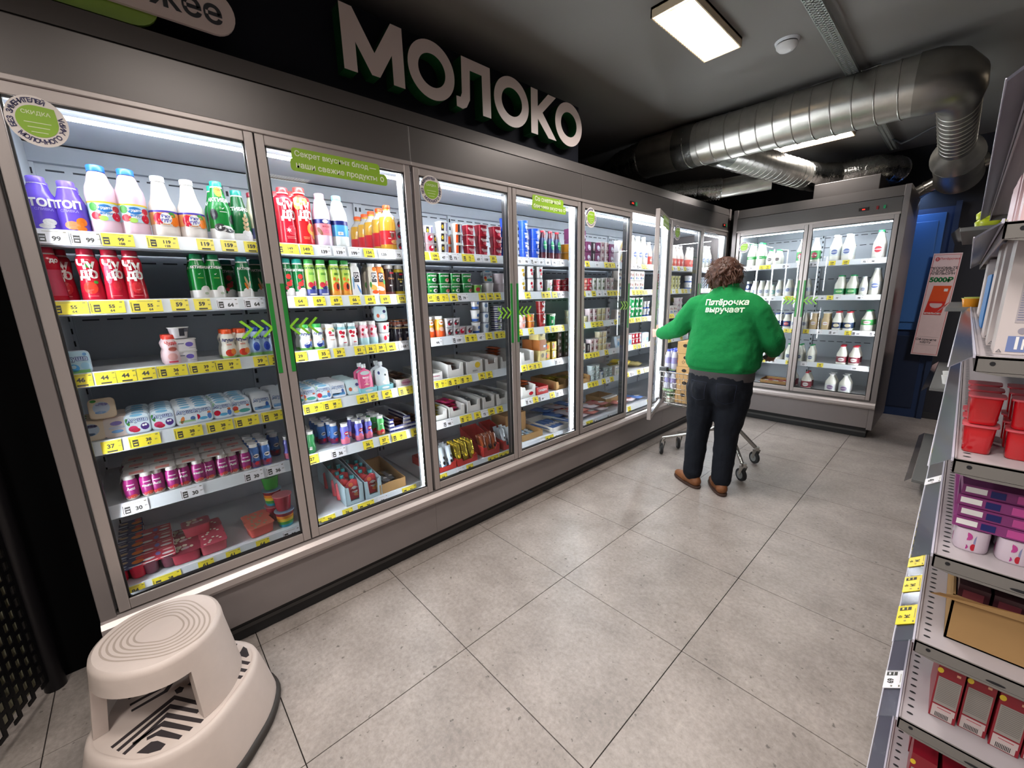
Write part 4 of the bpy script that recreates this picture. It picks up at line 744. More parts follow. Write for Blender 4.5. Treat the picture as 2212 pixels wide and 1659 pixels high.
# --- pouch with screw cap, standing
def pouch(key, col, cap, art, desc, h=.135):
    secs = [(0, .022, .036, 2.5), (.02, .020, .037, 2.5), (h * .45, .013, .036, 3), (h * .68, .006, .035, 4), (h * .76, .004, .022, 3), (h * .80, .005, .008, 2), (h * .90, .005, .006, 2)]
    product(key, 'spout_pouch', 'pouch', desc, secs, col, [('cap', h * .86, h, .011, cap)] + art, 22)
pouch('ppink', C_('#d85a86', .25), C_('#dde4e4'), [('e', .0, .090, .024, .010, C_('#b9c0c0')), ('e', .0, .054, .020, .016, C_('#e88aa8')), ('e', -.0, .026, .024, .014, C_('#e8b8a8')), ('t', 'йогурт', 0, .068, .011, W_)], 'pink spout pouch with white cap')
pouch('pwhite', C_('#d8e0e2', .25), C_('#e6ecec'), [('e', -.018, .080, .006, .009, NVY), ('e', .014, .064, .006, .008, C_('#3a4a48')), ('e', -.016, .040, .006, .008, C_('#2a3440')), ('e', .008, .030, .012, .012, W_)], 'white spout pouch with blueberry print')
pouch('pred', C_('#d8505a', .22), C_('#167a80', .3), [('e', .0, .046, .019, .017, W_), ('t', 'ФрутоНяня', .0, .046, .0085, K_, .03), ('e', -.014, .074, .012, .010, C_('#e8804a')), ('e', .014, .078, .012, .010, C_('#e84a4a')), ('e', .010, .022, .016, .010, C_('#e88a5a'))], 'red fruit puree pouch with teal cap', .120)
# --- pillow-pack bar (lies along x) and bag
def pillow(key, L, Wd, T, col, art_cols, desc, name='snack_bar', cat='snack bar'):
    m = MB(); nx, ny = 8, 4; vs = []
    for i in range(nx + 1):
        x = -L / 2 + L * i / nx; e = min(1, min(i, nx - i) / 1.2)
        for sgn in (1, -1):
            for j in range(ny + 1):
                y = -Wd / 2 + Wd * j / ny; k = (1 - abs(2 * j / ny - 1) ** 2.2) * (e ** .6)
                vs.append((x, y * (1 - .04 * e), T / 2 + sgn * T / 2 * k + (.0015 * math.sin(i * 5 + j * 7)) * k))
    W2 = 2 * (ny + 1); fs = []
    for i in range(nx):
        for j in range(ny):
            a = i * W2 + j; fs.append((a, a + W2, a + W2 + 1, a + 1)); b = a + ny + 1; fs.append((b, b + 1, b + W2 + 1, b + W2))
    m.add(vs, fs, col, True); root = m.obj(name, link=False)
    p = MB()
    for q in art_cols: p.ell(q[0], q[1], q[2], q[3], q[4], lambda a, c: Vector((a, c, T * .985 + .0012 - (T * .5) * min(1, abs(2 * c / Wd) ** 2.2))))
    if p.v: p.obj('print', root, link=False)
    PROTO[key] = (root, name, cat, desc, T)
pillow('barsilver', .13, .040, .016, SILVF, [(.03, 0, .010, .010, W_)], 'silver wrapped curd bar'); pillow('bargold', .12, .042, .018, GOLDF, [(.02, 0, .012, .010, YEL)], 'gold wrapped curd bar')
pillow('barpink', .12, .040, .018, C_('#c8386a', .25), [(.03, 0, .014, .010, ORG)], 'pink wrapped curd bar'); pillow('barcow', .13, .036, .020, C_('#d6e2ea', .2), [(.03, .0, .012, .008, K_), (.0, .004, .010, .006, K_), (.052, 0, .010, .012, C_('#5a9ac8'))], 'pale blue milk-slice bar with black spots')
pillow('barbrown', .13, .044, .016, C_('#5a3826', .3), [(.03, 0, .014, .010, TAN)], 'brown wrapped curd bar'); pillow('barorange', .12, .045, .020, C_('#9c4a26', .25), [(.02, 0, .016, .012, K_)], 'orange-brown wrapped snack bar')
pillow('cheesebag', .20, .11, .035, C_('#d8ccd0', .25), [(.05, 0, .03, .025, C_('#c06a5a')), (-.03, .01, .02, .02, C_('#c8b050'))], 'vacuum pack of sliced cheese', 'cheese_pack', 'cheese pack'); pillow('cheesered', .20, .11, .030, C_('#d88a80', .25), [(.05, 0, .03, .03, W_), (-.03, 0, .02, .02, CRIM)], 'red and white vacuum cheese pack', 'cheese_pack', 'cheese pack')
pillow('cheeseblue', .20, .10, .030, C_('#6a8ac8', .25), [(.05, 0, .03, .02, W_)], 'blue vacuum cheese pack', 'cheese_pack', 'cheese pack'); pillow('cheeseyel', .18, .12, .045, C_('#d8bf3a', .3), [(.04, 0, .03, .03, C_('#3a4a8a'))], 'yellow bag of grated cheese', 'cheese_bag', 'cheese bag')
pillow('pinkpack', .20, .09, .022, C_('#c8506a', .3), [(.06, 0, .02, .03, W_)], 'pink and white biscuit pack', 'biscuit_pack', 'snack pack'); pillow('ballbag', .16, .11, .05, C_('#d8c88a', .3), [(.03, 0, .02, .02, C_('#4a5a2a'))], 'clear bag of pale cheese balls', 'cheese_bag', 'cheese bag')
# --- flat tray packs on bottom shelf
def traypack(key, top, side, spots, desc, w=.12, d=.075, h=.045):
    root = MB().loft([(0, d / 2 * .85, w / 2 * .88, 6), (h - .003, d / 2 * .97, w / 2 * .97, 6)], side, 20).obj('yoghurt_tray', link=False)
    MB().loft([(h - .003, d / 2 * 1.03, w / 2 * 1.02, 8), (h, d / 2 * 1.03, w / 2 * 1.02, 8)], top, 20).obj('lid', root, link=False)
    m = MB()
    for (x, y, a, b, c) in spots: m.ell(x, y, a, b, c, lambda p, q: Vector((p, q, h + .0008)))
    m.obj('print', root, link=False); PROTO[key] = (root, 'yoghurt_tray', 'yoghurt tray', desc, h)
nut = [(random.uniform(-.026, .026), random.uniform(-.03, .03), .009, .006, C_('#d8cdb4')) for _ in range(8)]
traypack('danis', C_('#8a3442', .25), C_('#a83c4c', .25), nut + [(0, 0, .010, .014, C_('#b89aa0'))], 'dark red yoghurt tray with almond print', .095)
traypack('danis2', C_('#b8485a', .25), C_('#b8505c', .25), [(random.uniform(-.026, .026), random.uniform(-.03, .03), .005, .005, C_('#e6dccb')) for _ in range(8)], 'pinkish red yoghurt tray with white flecks', .095)
traypack('cashew', C_('#d8705e', .3), C_('#d85a50', .3), [(random.uniform(-.03, .03), random.uniform(-.034, .034), .008, .005, C_('#a99a78')) for _ in range(10)], 'salmon yoghurt tray with cashew print', .10)
def twopots(key, cupc, card, art, desc):
    root = MB().box((-.030, -.050, .058), (.030, .050, .0605), card).obj('yoghurt_twinpack', link=False)
    for s1 in (-1, 1):
        MB().loft([(0, .020, .020, 2), (.008, .024, .023, 2), (.057, .030, .025, 3)], cupc, 18, (.004, s1 * .026)).obj('cup', root, link=False)
        MB().loft([(.0570, .034, .027, 4), (.0578, .034, .027, 4)], W_, 18, (.003, s1 * .026)).obj('lid', root, link=False)
    m = MB()
    for (x, y, a, b, c) in art: m.ell(x, y, a, b, c, lambda p, q: Vector((p, q, .0612)))
    m.box((.028, -.049, .050), (.031, .049, .0605), card); m.obj('print', root, link=False); PROTO[key] = (root, 'yoghurt_twinpack', 'yoghurt pack', desc, .061)
twopots('twinred', C_('#d82440', .2), C_('#28305e', .3), [(.012, .030, .014, .018, ORG), (-.014, .036, .012, .012, C_('#d8402a')), (.022, -.022, .006, .022, C_('#c8d4e4')), (-.006, -.010, .008, .014, TAN), (-.018, -.028, .006, .012, C_('#c8b8b0'))], 'red twin-pot pack with blue card lid')
twopots('twindark', C_('#6a3846', .2), C_('#b83848', .3), [(.016, -.028, .008, .018, W_), (.016, .028, .008, .018, W_), (-.012, .030, .006, .016, C_('#e8d0c8')), (0, 0, .014, .008, C_('#7a78b8'))], 'dark fruit twin-pot pack with red card lid')
# --- milk bottles for the corner fridge
def milk(key, H, R, neck, cap, lab, desc, body=MILK, lz=(.22, .52), art=None, handle=False):
    z0, z1 = H * lz[0], H * lz[1]; sc = bottle(H, R, neck, .50)
    P = [('cap', H * .935, H * 1.0, neck * 1.18, cap)]
    if lab: P += [('band', z0, z1, lab)]
    P += [('e2', .0, (z0 + z1) / 2, R * .6, (z1 - z0) * .32, art or CRIM), ('t', 'молоко', .0, (z0 + z1) / 2, R * .32, W_ if art is not W_ else RED, .03)]
    if handle:
        hm = MB().tube([(0, -neck * 1.6, H * .99), (0, -neck * 1.9, H * 1.015), (0, neck * 1.9, H * 1.015), (0, neck * 1.6, H * .99)], .003, W_, 6); P.append(('mesh', 'carry_handle', hm))
    product(key, 'milk_bottle', 'milk bottle', desc, sc, body, P, 18)
GC, RC, BC = C_('#1f9a5a', .3), C_('#c8283a', .3), C_('#26408e', .3)
milk('mg', .235, .041, .016, GC, C_('#4aa860'), 'tall milk bottle with green cap and band', lz=(.30, .42), art=LEAF); milk('mgs', .150, .034, .015, GC, None, 'short milk bottle with green cap', art=C_('#4a3a38')); milk('mgr', .225, .042, .016, C_('#d8dcdc'), C_('#58a468'), 'milk bottle with green label and red oval', lz=(.12, .48), art=C_('#c8586a'))
milk('mw', .235, .043, .018, C_('#e4ebea'), C_('#dfe4e2'), 'large white milk bottle with faint blue label', lz=(.2, .5), art=C_('#6a78a8')); milk('mgb', .240, .046, .018, GC, C_('#e8e2da'), 'large milk bottle with green cap and red oval', lz=(.15, .50), art=C_('#b83a44'))
milk('mws', .165, .031, .014, C_('#e4e9ea'), C_('#d8dce0'), 'small white kefir bottle', lz=(.2, .45), art=C_('#7a84a0')); milk('mwb', .17, .033, .014, C_('#dfe5e8'), C_('#e0e4ea'), 'white kefir bottle with blue-grey label', lz=(.25, .5), art=C_('#5a6aa0'))
milk('mn', .160, .026, .013, C_('#e4e9ea'), C_('#20306a'), 'slim navy labelled kefir bottle', lz=(.45, .85), art=C_('#c8d0e0')); milk('mteal', .120, .023, .011, C_('#a8d4cc'), C_('#8fc8c0'), 'small teal kefir bottle', art=W_)
milk('mstripe', .185, .042, .018, GC, C_('#2f8a54'), 'milk bottle with green cap and navy stripes', lz=(.08, .34), art=C_('#7ac06a')); milk('mblue', .155, .037, .021, BC, C_('#2c3a78'), 'milk bottle with navy cap and red oval label', lz=(.14, .5), art=C_('#c84a50'))
milk('mred', .175, .040, .018, RC, C_('#22335a'), 'milk bottle with red cap and striped label', lz=(.12, .42), art=C_('#d8c8a0')); milk('mgl', .190, .047, .018, GC, C_('#4aa858'), 'wide milk bottle with green cap and green label', lz=(.30, .55), art=W_)
milk('jtan', .168, .036, .026, W_, None, 'tan baked-milk jar with white lid', body=C_('#cdb48c', .2), art=W_); milk('mslim', .170, .034, .012, GC, C_('#dfe2d8'), 'slim-necked milk bottle with green cap', lz=(.12, .42), art=C_('#5a6a94'))
milk('mrb', .180, .042, .018, RC, C_('#7c2434'), 'milk bottle with red cap and dark red label', lz=(.12, .42), art=W_); milk('mh', .165, .046, .013, W_, C_('#e6e6e6'), 'round milk jug with white carry handle', lz=(.08, .45), art=C_('#8a6a9a'), handle=True)
milk('mhr', .165, .044, .013, RC, C_('#8c2436'), 'round milk jug with red cap and maroon label', lz=(.08, .45), art=W_); milk('kefp', .20, .034, .014, W_, C_('#d85a50'), 'pale bottle with orange-red label', body=C_('#e8d8cc', .3), lz=(.05, .38), art=C_('#e8a090'))
milk('cokebt', .185, .028, .012, RC, C_('#1c2c54'), 'dark cola-coloured bottle with red cap', body=C_('#5a2c34', .15), lz=(.25, .75), art=C_('#2a8a5a'))
# ------------------------------------------------------------------ goods: placing them
FR = XF - .115 - .014                                   # front line of goods on the long fridge's shelves
def rad(key):
    b = PROTO[key][0]; xs = [v.co.x for v in b.data.vertices]; return max(xs)
SHN = ['top shelf', 'second shelf', 'third shelf', 'fourth shelf', 'fifth shelf', 'bottom shelf']
def G(key, pts, s, d, rows=1, dx=None, st=1, back=0., tilt=0., rz=0., dz=None):
    """goods on shelf s behind door d of the long fridge; pts = photo pixels of their feet, or y values"""
    r = rad(key); H = PROTO[key][4]
    for p in pts:
        cx = FR - r - back; y = at(p[0], p[1], 'x', cx).y if isinstance(p, tuple) else p
        for i in range(rows):
            for k in range(st if i == 0 else max(1, st - (i % 2))):
                place(key, cx - i * (dx or 2 * r + .006), y + random.uniform(-.002, .002), SH[s] + k * (dz or H + .003), rz, (s, d), tilt)
# door 1
G('purple', [(101, 489)], 0, 0, 2); G('purple2', [(165, 492)], 0, 0, 2); G('pinktall', [(233, 497), (296, 500)], 0, 0, 2, .09); G('peach', [(361, 503), (422, 506)], 0, 0, 1)
G('bigaktibio', [(483, 511)], 0, 0, 2); G('bigaktibio2', [(524, 514)], 0, 0, 1, back=.01); G('beige', [(558, 516)], 0, 0, 1, back=.03)
G('chudoback', [(124, 650)], 1, 0, 1); G('chudo', [(150, 650)], 1, 0, 1, back=.05); G('chudostraw', [(208, 649)], 1, 0, 2); G('chudopink', [(258, 648)], 1, 0, 1); G('chudo', [(300, 648)], 1, 0, 1)
G('akt', [(438, 646), (473, 646)], 1, 0, 2); G('aktgrain', [(534, 644)], 1, 0, 1); G('aktgrain', [(562, 644), (585, 643)], 1, 0, 1, back=.10); G('aktberry', [(500, 640)], 1, 0, 1, back=.16)
G('agbox', [(168, 801)], 2, 0, 1, tilt=-.04); G('pinkkid', [(374, 785)], 2, 0, 2, .055, back=.01)
G('boxtub', [(405, 780)], 2, 0, 1, st=2, back=.02); place('graytub', FR - .045, at(398, 783, 'x', FR - .05).y, SH[2] + .093, .1, (2, 0))
G('agusha', [(497, 770), (527, 767)], 2, 0, 2); G('agushab', [(556, 765), (578, 762)], 2, 0, 2)
for u, v, k in ((197, 936, 'term'), (252, 932, 'term2')): G(k, [(u, v)], 3, 0, 4, .045, tilt=-.5, back=.03)
tp = place('term', FR - .05, at(222, 890, 'x', FR - .05).y, SH[3] + .068, .05, (3, 0), -.42)
for u, v, k in ((300, 920, 'ag1'), (353, 911, 'ag1'), (403, 903, 'ag3'), (438, 895, 'ag2'), (482, 889, 'ag2'), (521, 882, 'ag4'), (567, 875, 'ag5'), (606, 868, 'ag5')): G(k, [(u, v)], 3, 0, 5, .045, tilt=-.36, back=.022, rz=-.05)
for u, v in ((305, 1062), (360, 1045), (415, 1031), (467, 1017), (517, 1004)): G('multi', [(u, v)], 4, 0, 3, .092, rz=-.04)
G('imun', [(553, 1000), (575, 993)], 4, 0, 4, .046); G('imun', [(597, 985)], 4, 0, 2, .046, back=.09); G('imun2', [(625, 981)], 4, 0, 1)
for i in range(6): place('twinred', FR - .045 - i * .076, at(272, 1248, 'x', FR - .05).y + .012, SH[5] + .005, 0, (5, 0), .04)
for i in range(4): place('twindark', FR - .045 - i * .076, at(348, 1222, 'x', FR - .05).y, SH[5] + .005, 0, (5, 0), .05)
for i in range(3): place('danis', FR - .045 - i * .075, at(404, 1200, 'x', FR - .045).y, SH[5] + .004, 0, (5, 0), .04)
for i in range(3): place('danis2', FR - .045 - i * .078, at(461, 1178, 'x', FR - .045).y, SH[5] + .004, 0, (5, 0), .04)
place('danis', FR - .15, at(440, 1150, 'x', FR - .15).y - .02, SH[5] + .052, 0.05, (5, 0), 0)
for i in range(2): place('cashew', FR - .05 - i * .08, at(563, 1147, 'x', FR - .05).y, SH[5] + .004, .12, (5, 0), .04)
yj = at(617, 1122, 'x', FR - .045).y
place('rainbow', FR - .045, yj, SH[5], 0, (5, 0)); place('jellyred', FR - .045, yj, SH[5] + .078, 0, (5, 0), 0)
place('jellyred', FR - .14, yj - .02, SH[5], 0, (5, 0)); place('rainbow', FR - .14, yj - .02, SH[5] + .076, 0, (5, 0)); place('jellygreen', FR - .14, yj - .02, SH[5] + .156, 0, (5, 0))
place('jellyred', FR - .06, yj + .10, SH[5], 0, (5, 1)); place('jellyred', FR - .062, yj + .10, SH[5] + .076, 0, (5, 1))
# door 2
G('chudobig', [(622, 520)], 0, 1, 2, .09); G('chudopeach', [(658, 522)], 0, 1, 2, .09); G('petpink', [(700, 526)], 0, 1); G('petblue', [(736, 529)], 0, 1)
G('juice', [(842, 533)], 0, 1, 5, .088); G('cmuesli', [(862, 536)], 0, 1, 2, st=3, back=.0)
G('aktberry', [(625, 642), (650, 642)], 1, 1, 2); G('aktlime', [(674, 641), (700, 641)], 1, 1, 2); G('aktpapaya', [(727, 640), (749, 640)], 1, 1, 2); G('epicaw', [(770, 639)], 1, 1, 2); G('epicao', [(806, 638)], 1, 1, 2); G('epicam', [(822, 638)], 1, 1, 2); G('choco', [(843, 637)], 1, 1, 2); G('banana', [(863, 637)], 1, 1, 2)
G('agushag', [(663, 755), (689, 752)], 2, 1, 2); G('whitekid', [(716, 750)], 2, 1, 2); G('whitekid2', [(741, 746), (762, 744)], 2, 1, 2); G('pinkfruit', [(786, 742), (806, 740)], 2, 1, 2)
G('stripepink', [(828, 738)], 2, 1, 1, st=2); place('ag6', FR - .03, at(828, 738, 'x', FR - .03).y, SH[2] + .108, 0, (2, 1), -.10); G('neo', [(860, 735), (877, 733)], 2, 1, 2)
for u, v, k in ((640, 862, 'ag4'), (668, 859, 'ag4'), (700, 852, 'ag2'), (732, 846, 'ag5'), (765, 842, 'ag6')): G(k, [(u, v)], 3, 1, 5, .045, tilt=-.36, back=.022, rz=-.05)
BOXN = 0
def dbox(y, s, wd, d, h, mat_, where, lab, content=None, n=0, art=None, notch=.5, back=0., zoff=0., hb=None, stand=False, z=None, x=None):
    """open-fronted card display box with loose goods in it"""
    xf = FR - back if x is None else x; zz = (SH[s] if z is None else z) + .001 + zoff; t = .003; hb = hb or h
    m = MB(); f = lambda a, b, hh: (hh, a, b)
    m.box((-d, -wd / 2, 0), (0, wd / 2, t), mat_)
    fr = [(-wd / 2, 0), (wd / 2, 0), (wd / 2, h * .9), (wd * .30, h * .86), (wd * .24, h * notch), (-wd * .24, h * notch), (-wd * .30, h * .86), (-wd / 2, h * .9)]
    m.prism(fr, -t, 0, mat_, lambda a, b, hh: (hh, a, b))
    for sg in (-1, 1):
        y0 = sg * wd / 2 - (t if sg > 0 else 0)
        m.prism([(-d, 0), (0, 0), (0, h * .9), (-d * .25, h), (-d, hb)], y0, y0 + t, mat_, lambda a, b, hh: (a, hh, b))
    m.box((-d, -wd / 2, 0), (-d + t, wd / 2, hb), mat_)
    o = m.obj('display_box'); o.location = (xf, y, zz); o.rotation_euler.z = random.uniform(-.03, .03)
    PLACED.append([o, 'display box', lab, where, xf, y, zz, None])
    if art:
        a = MB(); wf = lambda p, q: Vector((.0008, p, q))
        for q in art:
            if q[0] == 'e': a.ell(q[1], q[2], q[3], q[4], q[5], wf)
            if q[0] == 'r': a.rect(q[1], q[2], q[3], q[4], q[5], wf, 1)
            if q[0] == 't': a.text(q[1], q[5], q[4], lambda b, c: Vector((.0012, q[2] + b, q[3] + c)), .03)
        a.obj('print', o)
    if content:
        T = PROTO[content][4]; ks = max(1, int(wd / .046)) if not stand else n
        for i in range(n):
            if stand:
                nc = max(2, int(wd / .040)); yy = y - wd / 2 + wd * (i % nc + .5) / nc; xx = xf - .040 - (i // nc) * .035; q_ = place(content, xx, yy, zz, 0, where, 0); q_.rotation_euler = (0, PI / 2 - .30, random.uniform(-.05, .05)); q_.location.z = zz + .070
            else:
                c, r_ = i % ks, i // ks; yy = y + (c - (ks - 1) / 2) * (wd - .02) / max(1, ks)
                place(content, xf - d * .45 + random.uniform(-.01, .02), yy, zz + .004 + r_ * (T + .001), random.uniform(-.12, .12), where, random.uniform(-.03, .03))
    return o
P2 = (3, 1)
y1_, y2_ = at(797, 837, 'x', FR).y, at(833, 831, 'x', FR).y
AQ = C_('#8fcfd8', .4)
for yy, k, l in ((y1_, 'ppink', 'low teal card tray holding pink pouches'), (y2_, 'pwhite', 'low teal card tray holding white pouches')):
    dbox(yy, 3, .085, .20, .028, AQ, P2, l, notch=.9, art=[('e', 0, .012, .02, .006, W_)])
    for i in range(2): place(k, FR - .032 - i * .05, yy, SH[3] + .005, .08, P2, -.08)
dbox(at(877, 826, 'x', FR).y, 3, .115, .30, .045, CARDW, P2, 'white open card box with pink round logo', 'barbrown', 6, notch=.85, art=[('e', .0, .020, .024, .017, C_('#d8a8b8')), ('t', 'Творожок', .0, .020, .011, C_('#b03a6a'))])
G('greens', [(672, 968)], 4, 1, 3, .046); G('imun2', [(745, 945)], 4, 1, 1); G('imun', [(722, 948)], 4, 1, 4, .044, back=.05); G('imun', [(698, 955)], 4, 1, 4, .044, back=.09)
G('imun2', [(776, 941), (796, 936)], 4, 1, 3, .046); G('greenfruit', [(823, 930)], 4, 1, 3, .046); G('greenfruit', [(808, 925)], 4, 1, 2, .046, back=.05)
STR = M('#e8e8ec', .5)
def striped(y, wd, h, where, lab):
    o = dbox(y, 4, wd, .26, h, STR, where, lab, 'barbrown', 6, notch=.35)
    m = MB(); 
    for k in range(4):
        z0 = h * (.06 + .24 * k); 
        for sg in (-1, 1): m.rect(sg * wd * .38, z0 + h * .05, wd * .24, h * .11, NVY, lambda a, b: Vector((.0008, a, b)), 1)
        if k < 2: m.rect(0, z0 + h * .05, wd * .5, h * .11, NVY, lambda a, b: Vector((.0008, a, b)), 1)
        m.add([(-.26, -wd / 2 - .0008, z0), (0, -wd / 2 - .0008, z0), (0, -wd / 2 - .0008, z0 + h * .11), (-.26, -wd / 2 - .0008, z0 + h * .11)], [(0, 1, 2, 3)], NVY)
    m.obj('stripes', o)
striped(at(862, 921, 'x', FR).y, .105, .085, (4, 1), 'navy and white striped display box, left one'); striped(at(897, 912, 'x', FR).y, .10, .085, (4, 1), 'navy and white striped display box, right one')
yb = at(773, 1080, 'x', FR).y; BLB = M('#9fb4bc', .6)
for q, yy in enumerate((yb - .012, yb + .085)):
    dbox(yy, 5, .09, .42, .11, BLB, (5, 1), 'pale blue deep card box of red pouches, ' + ('left one' if q == 0 else 'right one'), notch=.18, hb=.15)
    for i in range(5):
        for j in (-1, 1):
            if (i + j) % 3 == 2: continue
            place('pred', FR - .035 - i * .06 - (j > 0) * .025, yy + j * .020, SH[5] + .006, .1 * j, (5, 1), -.12)
dbox(at(850, 1058, 'x', FR).y, 5, .15, .30, .06, CARD, (5, 1), 'brown card box with white sachets inside', 'barsilver', 6, notch=.9, hb=.09)
# door 3
D = 2
G('cmuesred', [at(926, 545, 'x', FR - .03).y], 0, D, 1, st=2); G('cmuesli', [at(905, 545, 'x', FR - .03).y], 0, D, 1, st=2); G('ccmix', [(956, 545)], 0, D, 3, st=3, dx=.075); G('ccmixo', [(988, 548)], 0, D, 3, st=3, dx=.075)
G('ccred', [(1013, 549)], 0, D, 1, st=3); G('ccredb', [(1040, 551), (1071, 553)], 0, D, 1, st=3); G('teos', [(1092, 554)], 0, D, 1, st=4)
for u, k in ((908, 'ccgreen'), (930, 'ccgreen'), (956, 'ccgreen2'), (980, 'ccgreen'), (1004, 'ccgreen2')): G(k, [(u, 637)], 1, D, 2, st=2)
G('ccgreen3', [(1029, 636)], 1, D, 1); G('ccwhite', [(1053, 636)], 1, D, 1, st=1); G('cpinkw', [(1078, 635), (1100, 634)], 1, D, 1, st=2); lp = place('ag4', FR - .03, at(1056, 636, 'x', FR - .03).y, SH[1] + .062, 0, (1, D), -.1)
G('orangekid', [(928, 729), (950, 726)], 2, D, 2); G('cmuesli', [(968, 724), (982, 722)], 2, D, 1, st=2); G('cmuesred', [(994, 720)], 2, D, 1, st=1); G('cmuesli', [(1010, 718)], 2, D, 1, st=1)
G('bluewhite', [(1028, 716)], 2, D, 1, st=3, dz=.071); G('jarblue', [(1047, 714)], 2, D, 1, st=3); G('stripe', [(1072, 711)], 2, D, 1, st=3); G('jarblue', [(1094, 708)], 2, D, 1, st=2)
def yx(u, v): return at(u, v, 'x', FR).y
dbox(yx(942, 818), 3, .085, .30, .05, CARDW, (3, D), 'white card box with pink round logo', 'barbrown', 4, notch=.8, art=[('t', 'Творожок', 0, .024, .010, C_('#b03a6a'))])
dbox(yx(985, 808), 3, .105, .30, .085, CARDW, (3, D), 'white card box with lettering on its side', 'barbrown', 8); dbox(yx(1026, 799), 3, .12, .30, .085, CARDW, (3, D), 'white card box with yellow burst on front', 'barbrown', 6, notch=.9, art=[('e', .02, .05, .02, .018, YEL), ('t', 'ЗЕБРА', .0, .016, .012, C_('#6a6a70'))])
dbox(yx(1062, 792), 3, .10, .30, .085, CARDW, (3, D), 'white card box with orange-white cartons', 'cheesered', 2); dbox(yx(1092, 786), 3, .09, .30, .085, CARDW, (3, D), 'white card box with red-brown packs', 'barorange', 6)
dbox(yx(948, 900), 4, .11, .28, .065, CARDW, (4, D), 'white card box of gold wrapped bars', 'bargold', 8); dbox(yx(988, 891), 4, .11, .28, .07, CARDW, (4, D), 'white card box of pink wrapped bars', 'barpink', 8)
for u, v, l in ((1024, 880, 'nearest'), (1056, 872, 'middle'), (1085, 865, 'farthest')): dbox(yx(u, v), 4, .095, .28, .085, CARDW, (4, D), 'white card box of silver wrapped bars, ' + l + ' of three', 'barsilver', 8)
TR = M('#c0302c', .5)
dbox(yx(962, 990), 5, .15, .26, .05, TR, (5, D), 'red card tray of blue and white bars', 'barcow', 9, notch=.6, stand=True); dbox(yx(1010, 975), 5, .15, .28, .05, TR, (5, D), 'red card tray of gold tipped sticks', 'bargold', 9, notch=.5, stand=True)
dbox(yx(1062, 962), 5, .13, .26, .07, TR, (5, D), 'red display box with orange printed packs', 'barorange', 6, notch=.5, stand=True, hb=.14); dbox(yx(1100, 950), 5, .10, .26, .07, TR, (5, D), 'red display box with white side panels', 'barcow', 6, notch=.4, stand=True, hb=.14)
# door 4
D = 3
G('teos', [(1131, 553)], 0, D, 1, st=4); G('teosbig', [(1153, 553)], 0, D, 1, st=3); G('cokebt', [(1172, 555), (1188, 556), (1203, 556)], 0, D, 2); G('orangetub', [(1222, 557), (1240, 558)], 0, D, 1, st=2)
G('talljary', [(1126, 633)], 1, D, 1, st=2); G('talljar', [(1144, 633), (1164, 632)], 1, D, 1, st=2); G('talljarb', [(1185, 632)], 1, D, 1, st=1); G('smallred', [(1203, 628), (1216, 628), (1230, 627)], 1, D, 1, st=2)
G('smallpk', [(1127, 712)], 2, D, 1, st=2); G('smallor', [(1145, 709)], 2, D, 1, st=2); G('chudocup', [(1168, 704)], 2, D, 1, st=2, dz=.085); G('greencup', [(1190, 701)], 2, D, 1)
dbox(yx(1140, 780), 3, .12, .24, .09, CARDW, (3, D), 'white card box with low cut front', notch=.25); G('creambox', [(1163, 777)], 3, D, 1, st=1); place('brownbox', FR - .045, at(1163, 777, 'x', FR - .045).y, SH[3] + .074, 0, (3, D)); place('creambox', FR - .045, at(1163, 777, 'x', FR - .045).y - .01, SH[3] + .148, 0, (3, D))
G('brownbox', [(1146, 775)], 3, D, 1, st=2, back=.06); G('yellowpk', [(1180, 772), (1194, 770)], 3, D, 3, st=2); G('barcart', [(1207, 765), (1220, 762), (1232, 760)], 3, D, 3, st=4)
dbox(yx(1143, 858), 4, .13, .26, .09, CARDW, (4, D), 'white card box of orange-brown bars', 'barorange', 10, notch=.6, art=[('e', .02, .026, .022, .013, RED)]); dbox(yx(1172, 850), 4, .12, .26, .06, TR, (4, D), 'red and tan card box under pink packs', 'pinkpack', 3, notch=.9, art=[('t', 'СКИДКА', .0, .028, .02, W_)])
dbox(yx(1213, 838), 4, .12, .26, .07, CARD, (4, D), 'brown card box of gold wrapped bars', 'bargold', 8, notch=.5)
dbox(yx(1160, 940) - .02, 5, .20, .30, .05, CARD, (5, D), 'flat brown card tray of small packs', 'barcow', 6, notch=.9, back=.02); dbox(yx(1215, 925), 5, .22, .30, .04, CARDW, (5, D), 'low white tray of blue and white packs', 'cheeseblue', 3, notch=.9)
bb = MB().box((-.16, -.10, 0), (0, .10, .16), CARD).obj('carton_box'); bb.location = (FR - .17, yx(1150, 905) - .0, SH[5] + .001); PLACED.append([bb, 'box', 'large plain brown carton standing at the back', (5, D), FR - .17, 1.7, .37, None])
# doors 5..8
def run(s, d, items, rows=1, y0=None, gap=.004):
    ya = YU[d // 2] + (.03 if d % 2 == 0 else UW / 2 + .02); ye = ya + UW / 2 - .06; y = ya if y0 is None else y0
    for it in items:
        key, n, st = it[0], it[1], it[2]; b = PROTO[key][0]; ys = [v.co.y for v in b.data.vertices]; wdt = max(ys) - min(ys) + gap
        for i in range(n):
            if y + wdt > ye + .02: return
            G(key, [y + wdt / 2], s, d, it[3] if len(it) > 3 else rows, st=st); y += wdt
run(0, 4, [('purplecart', 1, 3), ('greenbox', 1, 2), ('purplecart', 1, 3), ('purplecart', 1, 2), ('blackcart', 1, 2), ('purplecart', 1, 2), ('mauve', 2, 3), ('purplecart', 1, 2)])
run(1, 4, [('redcup', 3, 2), ('salmoncup', 1, 2), ('redcup', 1, 2), ('greycup', 3, 2), ('mauve', 2, 2)])
